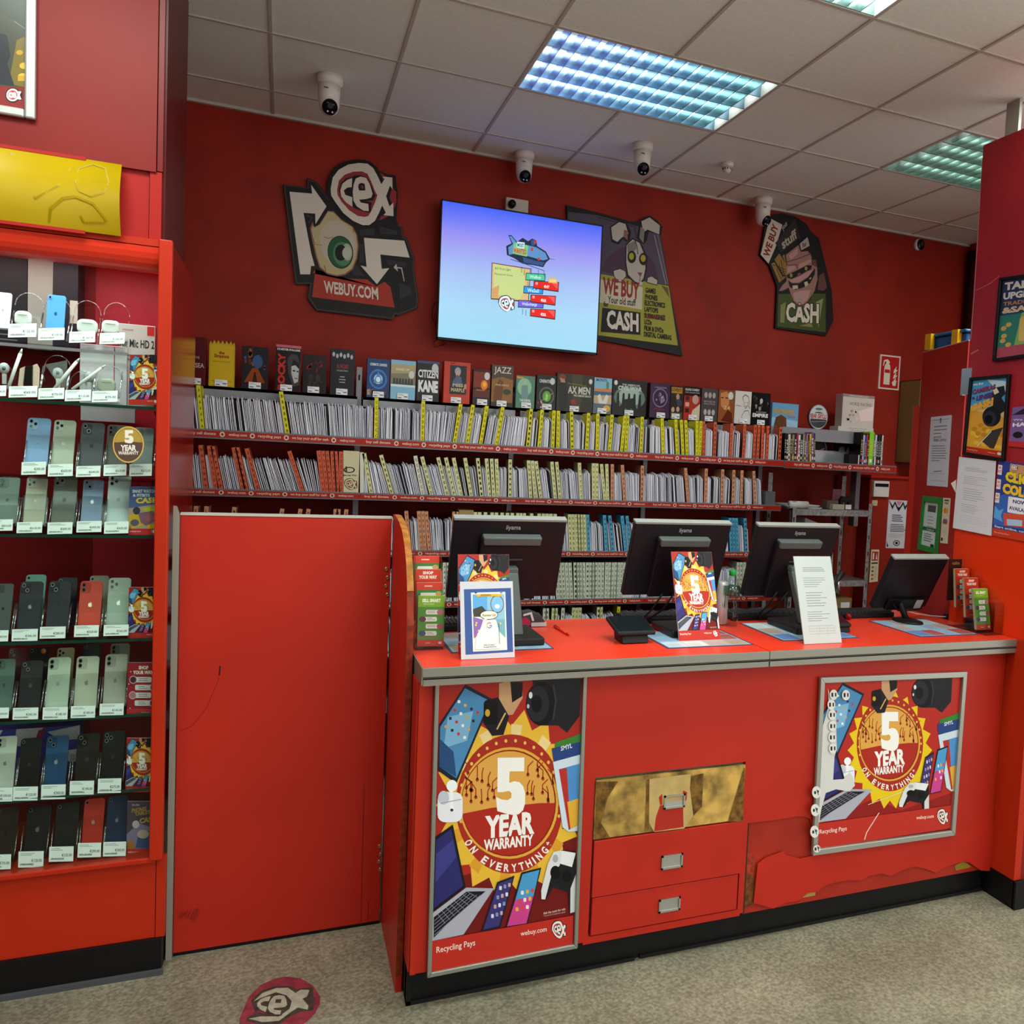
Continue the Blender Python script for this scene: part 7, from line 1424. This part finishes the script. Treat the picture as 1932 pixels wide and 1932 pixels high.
def review(a):
    a.rect(0, 0, 1, 1, '#c0c0c6', False); a.poly([(.07, .1), (.96, .09), (.97, .93), (.08, .94)], '#34508c'); a.poly([(.2, .145), (.85, .14), (.86, .9), (.22, .905)], '#d8dcd8'); a.poly([(.23, .17), (.5, .17), (.5, .38), (.23, .42)], '#5c9cd0'); a.poly([(.23, .36), (.4, .32), (.5, .4), (.4, .46), (.24, .46)], '#3c3c30')
    a.poly([(.5, .17), (.83, .17), (.83, .55), (.62, .5), (.5, .4)], '#88b4cc'); a.ell(.69, .3, .13, .12, '#7a5a34'); a.ell(.69, .3, .115, .105, '#78b0dc'); a.ell(.69, .33, .05, .03, '#c8dcec'); a.poly([(.23, .46), (.42, .5), (.36, .62), (.24, .74)], '#8460a8'); a.poly([(.66, .5), (.83, .5), (.83, .74), (.72, .66)], '#70a4ac')
    for i in range(7): R = random.Random(i+40); a.ell(R.choice([R.uniform(.26, .34), R.uniform(.74, .81)]), R.uniform(.5, .72), .02, .014, R.choice(['#d8c060', '#b05c84', '#3c5c8c']), n=8)
    a.poly([(.28, .175), (.38, .165), (.68, .165), (.78, .175), (.74, .205), (.68, .195), (.38, .195), (.32, .205)], '#d0a830'); a.text('FIVE STAR SERVICE', (.38, .19), (.3, 0), (0, -.018), '#4a3a14', .01) if 0 else a.lines(.38, .175, .7, 1, .02, .01, '#4a3a14')
    a.ell(.53, .44, .17, .06, '#26241e'); a.ell(.53, .44, .16, .053, '#e0dfd0'); a.text('Review Us!', (.41, .46), (.25, 0), (0, -.035), '#7a6a24', .03); a.poly([(.44, .48), (.5, .49), (.44, .52)], '#e0dfd0')
    a.poly([(.42, .54), (.62, .54), (.72, .66), (.74, .88), (.26, .88), (.28, .72)], '#dfe1dc')
    for a0, a1, cc in ((20, 80, '#3c78d0'), (-50, 20, '#3c78d0')): pass
    cx, cy = .53, .575
    for a0, a1, cc in ((200, 320, '#c8443c'), (140, 200, '#d8a830'), (60, 140, '#3c9c58'), (0, 60, '#3c70c8')):
        q = [(cx+.045*math.cos(math.radians(a0+(a1-a0)*k/6)), cy+.033*math.sin(math.radians(a0+(a1-a0)*k/6))) for k in range(7)]; a.line(q, .012, cc)
    a.line([(.53, .577), (.577, .577)], .012, '#3c70c8'); a.text('Scan to leave', (.42, .835), (.2, 0), (0, -.02), '#34342e', .01); a.text('Google Reviews', (.41, .865), (.25, 0), (0, -.022), '#34342e', .01); a.line([(.71, .55), (.715, .82)], .008, '#3a382e')
    a.poly([(.27, .145), (.31, .145), (.31, .155), (.27, .155)], '#1a1a1e'); a.poly([(.75, .145), (.79, .145), (.79, .155), (.75, .155)], '#1a1a1e', False)
stand_sign('counter_sign', 'white sheet sign with a blue Review Us! poster, left end of the counter', (868, 1098), (967, 1096), (970, 1239), (871, 1246), review)
stand_sign('counter_sign', '5 YEAR WARRANTY sign in front of the second till screen', (1265, 1041), (1344, 1041), (1360, 1207), (1280, 1209), lambda a: warranty(a, True))
stand_sign('counter_sign', 'white printed terms sheet standing in front of the third till screen', (1494.5, 1050), (1569, 1049.4), (1590, 1213), (1516, 1215), lambda a: notice(('#b4b8b6', '#6c7070'), 8, 5)(a), 'notice')

# counter mats
def mat(x0, x1, y0, y1, label, seed):
    b = B(x0, x1, y0, y1, Z+.0003, Z+.0018, M('#34466c', .35)); R = random.Random(seed); a = Art(lambda u, v: Vector((x0+u*(x1-x0), y0+v*(y1-y0), Z+.002)), (0, 0, 1), b, .0001, .3)
    a.rect(.02, .02, .98, .98, '#9cacb8'); a.lay()
    for i in range(4):
        for j in range(3):
            u, v = .04+i*.235, .05+j*.31; a.put([(u, v), (u+.22, v), (u+.22, v+.28), (u, v+.28)], [(0, 1, 2, 3)], M(R.choice(['#b8c4cc', '#88a8c4', '#a88c74', '#5c78b0', '#b09890', '#c8ccc8', '#a84840', '#98b8c8']), .3))
    a.lay(); [a.line([(.06+.235*i, .1+.31*j+.05*k), (.2+.235*i, .1+.31*j+.05*k)], .012, '#708090', False) for i in range(4) for j in range(3) for k in range(3)]
    tag(obj('counter_mat', b), label, 'counter mat')
mat(.478, .80, 2.70, 3.0, 'printed counter mat under the first till screen', 1)
mat(1.165, 1.487, 2.632, 2.90, 'printed counter mat under the second till screen and the warranty sign', 2)
mat(1.625, 1.95, 2.667, 3.0, 'printed counter mat under the third till screen', 3)
mat(2.205, 2.49, 2.635, 2.96, 'printed counter mat under the small screen at the right end', 4)

# till screens seen from behind
SCM = M('#19161a', .4, noise=.1, scale=40); SCG = M('#4a4e4c', .4)
def monitor(X0, X1, Yt, zt, Yb, zb, label, big=True, foot=2.745):
    cx = (X0+X1)/2; t = thing('till_screen', label, 'monitor', (cx, 2.86, Z), 'till screens with their backs to the shop')
    TL, TR, BR, BL = Vector((X0, Yt, zt)), Vector((X1, Yt, zt)), Vector((X1, Yb, zb)), Vector((X0, Yb, zb)); n = Vector((0, -(zt-zb), (Yt-Yb))).normalized()
    if n.y > 0: n = -n
    n = Vector((0, n.y, -abs(n.z))) if Yt < Yb else n
    q = quad_map(TL, TR, BR, BL)
    def pad(u0, v0, u1, v1, d, m, o=0., sl=0.):
        b = MB(); b.prism([q(u0, v0)+n*o, q(u1, v0)+n*o, q(u1-sl, v1)+n*o, q(u0+sl, v1)+n*o], n*d, m); return b
    obj('back_shell', pad(0, 0, 1, 1, -.028, SCM), t, bevel=.004); obj('top_edge', pad(0, -.012, 1, .012, -.03, M('#8e908c', .35), .001), t)
    obj('screen', pad(.02, .02, .98, .97, -.0015, M('#0b0d12', .1), -.029), t)
    if big:
        obj('rear_housing', pad(.24, .19, .78, .99, .022, SCM), t, bevel=.004)
        obj('handle_bar', pad(.25, .17, .77, .27, .034, M('#535856', .4), 0, .01), t, bevel=.004, label='dark grey carrying bar')
        obj('housing_slot', pad(.29, .29, .74, .305, .0228, BLK), t)
        obj('vent_ledge', pad(.42, .455, .62, .47, .026, M('#4c4448', .4)), t)
        a = Art(lambda u, v: q(u, v)+n*.0006, n, eps=.0001); a.text('iiyama', (.455, .135), (.13, 0), (0, -.07), '#a8a4a8', .01); obj('lettering', a.mb, t)
        b = B(cx-.085, cx+.085, foot, 2.97, Z+.002, Z+.028, M('#1c1b1c', .4)); obj('foot', b, t, bevel=.006)
        b = MB(); b.prism([(cx-.028, 2.80, Z+.028), (cx+.028, 2.80, Z+.028), (cx+.028, 2.90, 1.245), (cx-.028, 2.90, 1.245)], (0, .035, 0), SCG); b.prism([(cx-.028, 2.90, 1.24), (cx+.028, 2.90, 1.24), (cx+.028, 2.955, 1.25), (cx-.028, 2.955, 1.25)], (0, 0, .02), SCG); obj('neck', b, t, bevel=.004)
        b = MB(); b.tube([(cx-.05, 2.96, 1.155), (cx-.07, 2.99, 1.10), (cx-.09, 3.02, 1.06), (cx-.08, 3.03, Z+.01)], .004, BLK, 6); obj('cable', b, t)
        b = MB(); b.tube([(cx+.0, 2.965, 1.155), (cx-.035, 2.99, 1.09), (cx-.07, 3.03, 1.05), (cx-.075, 3.05, Z+.01)], .004, BLK, 6); obj('cable', b, t)
    else:
        obj('housing_slot', pad(.14, .12, .86, .15, .001, BLK), t); obj('lower_housing', pad(.2, .78, .9, 1.0, .014, M('#100f10', .35)), t, bevel=.003)
        obj('rating_label', pad(.72, .80, .85, .97, .0148, M('#a8a8a4', .5)), t)
        c = at(2, Z+.002, 1712, 1173); b = MB(); b.lathe([(.078, 0), (.076, .006), (.05, .012), (0, .015)], BLK, 28, (c.x, c.y, Z+.002), .68); obj('foot', b, t)
        b = MB(); b.tube([(c.x, c.y+.01, Z+.012), (c.x-.005, c.y+.04, 1.09), (c.x-.01, Yb-.01, 1.13)], .013, BLK, 12); obj('neck', b, t)
        b = MB(); b.tube([at(1, 2.95, *p) for p in ((1690, 1128), (1686, 1142), (1694, 1152), (1712, 1152), (1735, 1150))], .003, BLK, 6); obj('cable', b, t)
monitor(.509, .886, 2.90, 1.421, 3.0, 1.147, 'first large black till screen from the left, beside the leaflet holder')
monitor(1.137, 1.518, 2.90, 1.420, 3.0, 1.146, 'second large black till screen, behind the middle warranty sign', True, 2.775)
monitor(1.632, 1.996, 2.90, 1.417, 3.0, 1.134, 'third large black till screen, behind the terms sheet')
monitor(2.229, 2.505, 2.85, 1.299, 2.977, 1.077, 'small plain black till screen on a round foot, right end of counter', False)

def keyboard(x0, x1, y0, y1, label):
    t = thing('keyboard', label, 'keyboard', ((x0+x1)/2, (y0+y1)/2, Z)); obj('body', B(x0, x1, y0, y1, Z+.001, Z+.022, BLK), t, bevel=.003)
    b = MB(); nx, ny = 15, 5
    for i in range(nx):
        for j in range(ny): u0 = x0+.008+(x1-x0-.016)*i/nx; v0 = y0+.008+(y1-y0-.016)*j/ny; b.box(u0+.001, u0+(x1-x0)/nx-.003, v0+.001, v0+(y1-y0)/ny-.004, Z+.022, Z+.029, M('#26262a', .4))
    k_ = obj('keys', b, t); k_['kind'] = 'stuff'
keyboard(.44, .66, 3.02, 3.13, 'black keyboard behind the first till screen')
keyboard(1.16, 1.50, 3.05, 3.15, 'black keyboard behind the second till screen')
keyboard(1.62, 2.02, 3.05, 3.15, 'black keyboard behind the third till screen')
keyboard(2.07, 2.38, 3.02, 3.12, 'black keyboard behind the small screen at the right end')

# payment terminals
def terminal(x0, x1, yf, yb, zf, zb_, label, tint='#141a1c'):
    t = thing('payment_terminal', label, 'payment terminal', ((x0+x1)/2, (yf+yb)/2, Z)); cx = (x0+x1)/2
    b = MB(); b.prism([(x0, yf, zf), (x1, yf, zf), (x1, yb, zb_), (x0, yb, zb_)], (0, 0, -.014), BLK); obj('tablet', b, t, bevel=.005)
    b = MB(); b.prism([(x0+.01, yf+.008, zf+.002), (x1-.01, yf+.008, zf+.002), (x1-.01, yb-.01, zb_), (x0+.01, yb-.01, zb_)], (0, 0, .0012), M(tint, .12)); s = obj('touch_screen', b, t)
    b = MB(); b.prism([(cx-.05, yf+.0, Z+.002), (cx+.045, yf+.0, Z+.002), (cx+.045, yf+.08, Z+.002), (cx-.05, yf+.08, Z+.002)], (0, .012, .028), BLK); b.prism([(cx-.035, yf+.03, Z+.02), (cx+.035, yf+.03, Z+.02), (cx+.035, yf+.07, Z+.02), (cx-.035, yf+.07, Z+.02)], (0, 0, .025), BLK); obj('foot', b, t, bevel=.004)
p = at(1, 2.72, 1165, 1195); q = at(1, 2.72, 1238, 1192); terminal(p.x, q.x, 2.72, 2.845, p.z+.003, p.z+.035, 'black payment tablet on a foot left of the middle warranty sign')
p = at(1, 2.74, 1590, 1182); terminal(p.x-.04, p.x+.055, 2.76, 2.87, p.z+.005, p.z+.035, 'dark payment terminal just right of the standing terms sheet', '#3c1420')

# bottle, can, pen, scanner
c = at(2, Z+.002, 1377, 1180); t = thing('water_bottle', 'clear plastic water bottle with a green cap between the till screens', 'bottle', (c.x, c.y, Z))
PL = M('#eef6f4', .06, kind='glass', metal=.5); zt = at(1, c.y, 1380, 1076).z-Z; s = zt/.215
prof = [(.0, .002), (.030, .004), (.034, .012), (.034, .05), (.032, .056), (.034, .062), (.034, .085), (.027, .10), (.034, .116), (.035, .14), (.032, .158), (.022, .178), (.013, .19), (.013, .198)]
b = MB(); b.lathe([(r*.98, z*s) for r, z in prof], PL, 24, (c.x, c.y, Z), .86); obj('bottle', b, t)
b = MB(); b.lathe([(.0145, .195*s), (.0155, .197*s), (.0155, .213*s), (.013, .216*s), (0, .216*s)], M('#1c8c34', .4), 20, (c.x, c.y, Z), .86); obj('cap', b, t, label='green screw cap')
b = MB(); b.lathe([(.0352, .12*s), (.0354, .155*s)], M('#a8c0ac', .1, kind='glass', metal=2.), 24, (c.x, c.y, Z), .86); obj('label_band', b, t)
c = at(1, 3.0, 1361, 1140); t = thing('drinks_can', 'tall white drinks can with black claw marks beside the bottle', 'can', (c.x, 3.0, Z)); zt = at(1, 3.0, 1361, 1097).z-Z
b = MB(); b.lathe([(.022, .001), (.028, .006), (.028, zt-.012), (.023, zt-.002), (.021, zt), (0, zt-.002)], M('#c4c0c0', .3, metal=.2), 24, (c.x, 3.0, Z), .86); obj('can', b, t)
b = MB()
for k in (-1, 0, 1): b.prism([(c.x+k*.007-.002, 2.9705+abs(k)*.003, Z+zt*.45), (c.x+k*.007+.003, 2.9705+abs(k)*.003, Z+zt*.85), (c.x+k*.007+.001, 2.9705+abs(k)*.003, Z+zt*.4)], (0, .0015, 0), BLK)
obj('claw_mark', b, t)
p, q = at(2, Z+.005, 1046, 1181), at(2, Z+.005, 1076, 1199); d = q-p
t = thing('ballpoint_pen', 'orange red ballpoint pen lying on the counter', 'pen', p); b = MB(); b.tube([p, p+d*.8], .0045, M('#d03018', .35), 8); obj('barrel', b, t); b = MB(); b.tube([p+d*.8, q], [.0045, .001], M('#c02c14', .35), 8); obj('tip', b, t); b = MB(); b.tube([p+Vector((.002, 0, .005)), p+d*.35+Vector((.002, 0, .005))], .0015, M('#d83c20', .3), 6); obj('clip', b, t)
c = at(2, Z+.002, 1002, 1182); t = thing('barcode_scanner', 'grey, white and pink handheld scanner beside the first till screen', 'scanner', (c.x, c.y, Z))
b = MB(); q = [(-.045, 0), (-.05, .03), (-.03, .05), (.0, .055), (.035, .04), (.052, .015), (.052, 0)]; b.prism([(c.x+x, c.y, Z+.002+z) for x, z in q], (0, .05, 0), M('#3a3a3e', .35)); obj('body', b, t, bevel=.004)
b = MB(); q = [(.0, 0), (.055, 0), (.055, .014), (.0, .014)]; b.prism([(c.x+x, c.y-.003, Z+.002+z) for x, z in q], (0, .056, 0), M('#c4c4c4', .3)); b.prism([(c.x+x, c.y-.002, Z+.002+z) for x, z in ((-.03, .045), (-.0, .052), (.01, .02), (.002, .02), (-.005, .044), (-.03, .038))], (0, .054, 0), M('#d4d4d4', .3)); obj('white_trim', b, t)
b = MB(); b.prism([(c.x+x, c.y-.0035, Z+.002+z) for x, z in ((-.046, .005), (-.046, .028), (-.02, .034), (-.004, .02), (-.002, .004))], (0, .01, 0), M('#a8244c', .3)); obj('pink_grip', b, t)
b = MB(); c = at(2, Z+.002, 1795, 1167); b.box(c.x-.03, c.x+.03, c.y-.02, c.y+.02, Z+.001, Z+.02, BLK).box(c.x-.005, c.x+.031, c.y-.021, c.y+.021, Z+.006, Z+.016, M('#8c8c88', .3, metal=.6)); tag(obj('usb_hub', b, bevel=.002), 'small black and silver plug box at the foot of the partition', 'hub')
b = MB(); b.tube([(c.x-.03, c.y, Z+.01), (c.x-.07, c.y+.05, Z+.006), (c.x-.12, c.y+.09, Z+.01), (c.x-.2, c.y+.12, Z+.03)], .003, M('#b0b0ac', .4), 6); tag(obj('white_cable', b), 'thin pale cable running from the plug box behind the small screen', 'cable')
b = MB(); c = at(2, Z+.0, 1640, 1100); p = Vector((2.13, 3.13, Z+.001)); b.tube([p, p+Vector((0, 0, .05)), p+Vector((.02, 0, .13)), p+Vector((.05, 0, .18))], [.012, .008, .007, .014], BLK, 10); b.tube([p+Vector((.03, 0, .15)), p+Vector((.03, -.01, .10))], .006, STEEL, 8); tag(obj('scanner_arm', b), 'black cable and metal scanner holder at the left of the small screen', 'scanner holder')
b = MB(); p = at(2, Z+.02, 1601, 1160); b.lathe([(0, 0), (.012, .004), (.016, .012), (.012, .022), (0, .026)], M('#7c0c1c', .15), 16, (p.x, p.y, Z+.001), .8); tag(obj('red_stopper', b), 'small glossy dark red knob behind the right payment terminal', 'knob')

# leaflet holders
def leaf_draw(kind):
    def f(a):
        if kind == 'sell':
            a.rect(0, 0, 1, 1, '#4c8c34', False); a.rect(0, 0, 1, .22, '#7cac28'); a.text('SELL SMART', (.15, .13), (.7, 0), (0, -.07), '#e8f0dc', .05); a.lines(.2, .16, .85, 1, .02, .01, '#c8dca8')
        elif kind == 'shop':
            a.rect(0, 0, 1, 1, '#c83c20', False); a.text('SHOP', (.3, .1), (.4, 0), (0, -.06), '#f0e4d8', .05); a.text('YOUR WAY', (.15, .19), (.7, 0), (0, -.07), '#f0e4d8', .05)
        else:
            a.rect(0, 0, 1, 1, '#3c7c3c', False); a.rect(0, 0, 1, .14, '#cc3c28'); a.rrect(.15, .2, .8, .3, .04, '#e0e0d4'); a.ell(.85, .22, .12, .05, '#c89860'); a.lines(.3, .06, .8, 1, .1, .02, '#e8c8b8')
        for i in range(4):
            y = .28+i*.14; L = i % 2; a.rrect(.22 if L else .3, y, .72 if L else .8, y+.09, .04, '#e0e0d8'); a.ell(.18 if L else .84, y+.045, .13, .055, ['#b06870', '#5c3c40', '#98505c', '#384c6c'][i]); a.lines(.35, y+.02, .68, 2, .03, .01, '#787870', i)
        a.rect(0, .87, 1, 1, '#c43c24'); logo(a, aff(0, 0, .0002, .00009, .78, .9)); a.lines(.3, .93, .6, 1, .1, .012, '#e8c8b8')
    return f
def leaflet(label, x0, y0, x1, y1, Y, kind, lean=.012, th=.004):
    A, Bq, Cq, D = at(1, Y+lean, x0, y0), at(1, Y+lean, x1, y0), at(1, Y, x1, y1), at(1, Y, x0, y1); A.x = D.x; Bq.x = Cq.x
    b = MB(); b.prism([A, Bq, Cq, D], (0, th, 0), M('#c4b49c', .6)); a = Art(quad_map(*[p+Vector((0, -.0003, 0)) for p in (A, Bq, Cq, D)]), NY, b, .00006, .3); leaf_draw(kind)(a)
    tag(obj('leaflet', b), label, 'leaflet', 'leaflets in the clear holders')
X0, X1 = .383, .463
t = thing('leaflet_holder', 'clear stepped leaflet holder at the left end of the counter', 'holder', (.423, 2.81, Z))
b = MB(); b.box(X0, X1, 2.755, 2.90, Z, Z+.003, ACR)
for s_ in (X0, X1): b.prism([(s_, 2.755, Z), (s_, 2.90, Z), (s_, 2.90, Z+.30), (s_, 2.86, Z+.30), (s_, 2.755, Z+.12)], (.0015, 0, 0), ACR)
for y, z in ((2.755, .10), (2.79, .15), (2.82, .2), (2.85, .25)): b.box(X0, X1, y, y+.0015, Z+.003, Z+z*.6, ACR)
obj('clear_body', b, t)
leaflet('green SELL SMART leaflet, lowest in the left holder', 787, 1124, 837, 1219, 2.765, 'sell')
leaflet('red topped green leaflet, second from the bottom in the left holder', 784, 1099, 833, 1195, 2.797, 'app')
leaflet('orange SHOP YOUR WAY leaflet, third from the bottom in the left holder', 781, 1074, 830, 1170, 2.828, 'shop')
leaflet('red topped green leaflet, uppermost in the left holder', 778, 1049, 827, 1145, 2.86, 'app')
t = thing('leaflet_holder', 'clear stepped leaflet holder against the right partition', 'holder', (2.545, 2.72, Z))
b = MB(); b.box(2.50, 2.585, 2.61, 2.83, Z, Z+.003, ACR)
for s_ in (2.50, 2.583): b.prism([(s_, 2.61, Z), (s_, 2.83, Z), (s_, 2.83, Z+.24), (s_, 2.78, Z+.24), (s_, 2.61, Z+.12)], (.0015, 0, 0), ACR)
for y, z in ((2.61, .13), (2.66, .12), (2.72, .16), (2.78, .2)): b.box(2.50, 2.585, y, y+.0015, Z+.003, Z+z, ACR)
obj('clear_body', b, t)
leaflet('green SELL SMART leaflet at the front of the right holder', 1853, 1174, 1886, 1175, 2.66, 'sell') if 0 else None
def lean_leaf(label, X0, X1, Yb, Yt, zb, zt, kind):
    A, Bq, Cq, D = Vector((X0, Yt, zt)), Vector((X1, Yt, zt)), Vector((X1, Yb, zb)), Vector((X0, Yb, zb))
    b = MB(); b.prism([A, Bq, Cq, D], (0, .012, 0), M('#b09c80', .6)); a = Art(quad_map(*[p+Vector((0, -.0003, 0)) for p in (A, Bq, Cq, D)]), NY, b, .00006, .3); leaf_draw(kind)(a); tag(obj('leaflet', b), label, 'leaflet', 'leaflets in the clear holders')
lean_leaf('green SELL SMART leaflet at the front of the right holder', 2.505, 2.578, 2.665, 2.70, Z+.012, Z+.17, 'sell')
lean_leaf('red SHOP YOUR WAY leaflet in the middle of the right holder', 2.505, 2.578, 2.73, 2.755, Z+.05, Z+.205, 'shop')
lean_leaf('red SHOP YOUR WAY leaflet at the back of the right holder', 2.505, 2.578, 2.79, 2.81, Z+.08, Z+.235, 'shop')
b = MB(); b.box(2.505, 2.57, 2.845, 2.85, Z+.1, Z+.27, M('#34160c', .5)); a = Art(lambda u, v: Vector((2.505+u*.065, 2.8447, Z+.27-v*.17)), NY, b, .0002); a.text('calm', (.2, .13), (.6, 0), (0, -.08), '#a87040', .02); tag(obj('leaflet', b), 'dark brown card lettered calm behind the red leaflets', 'leaflet')
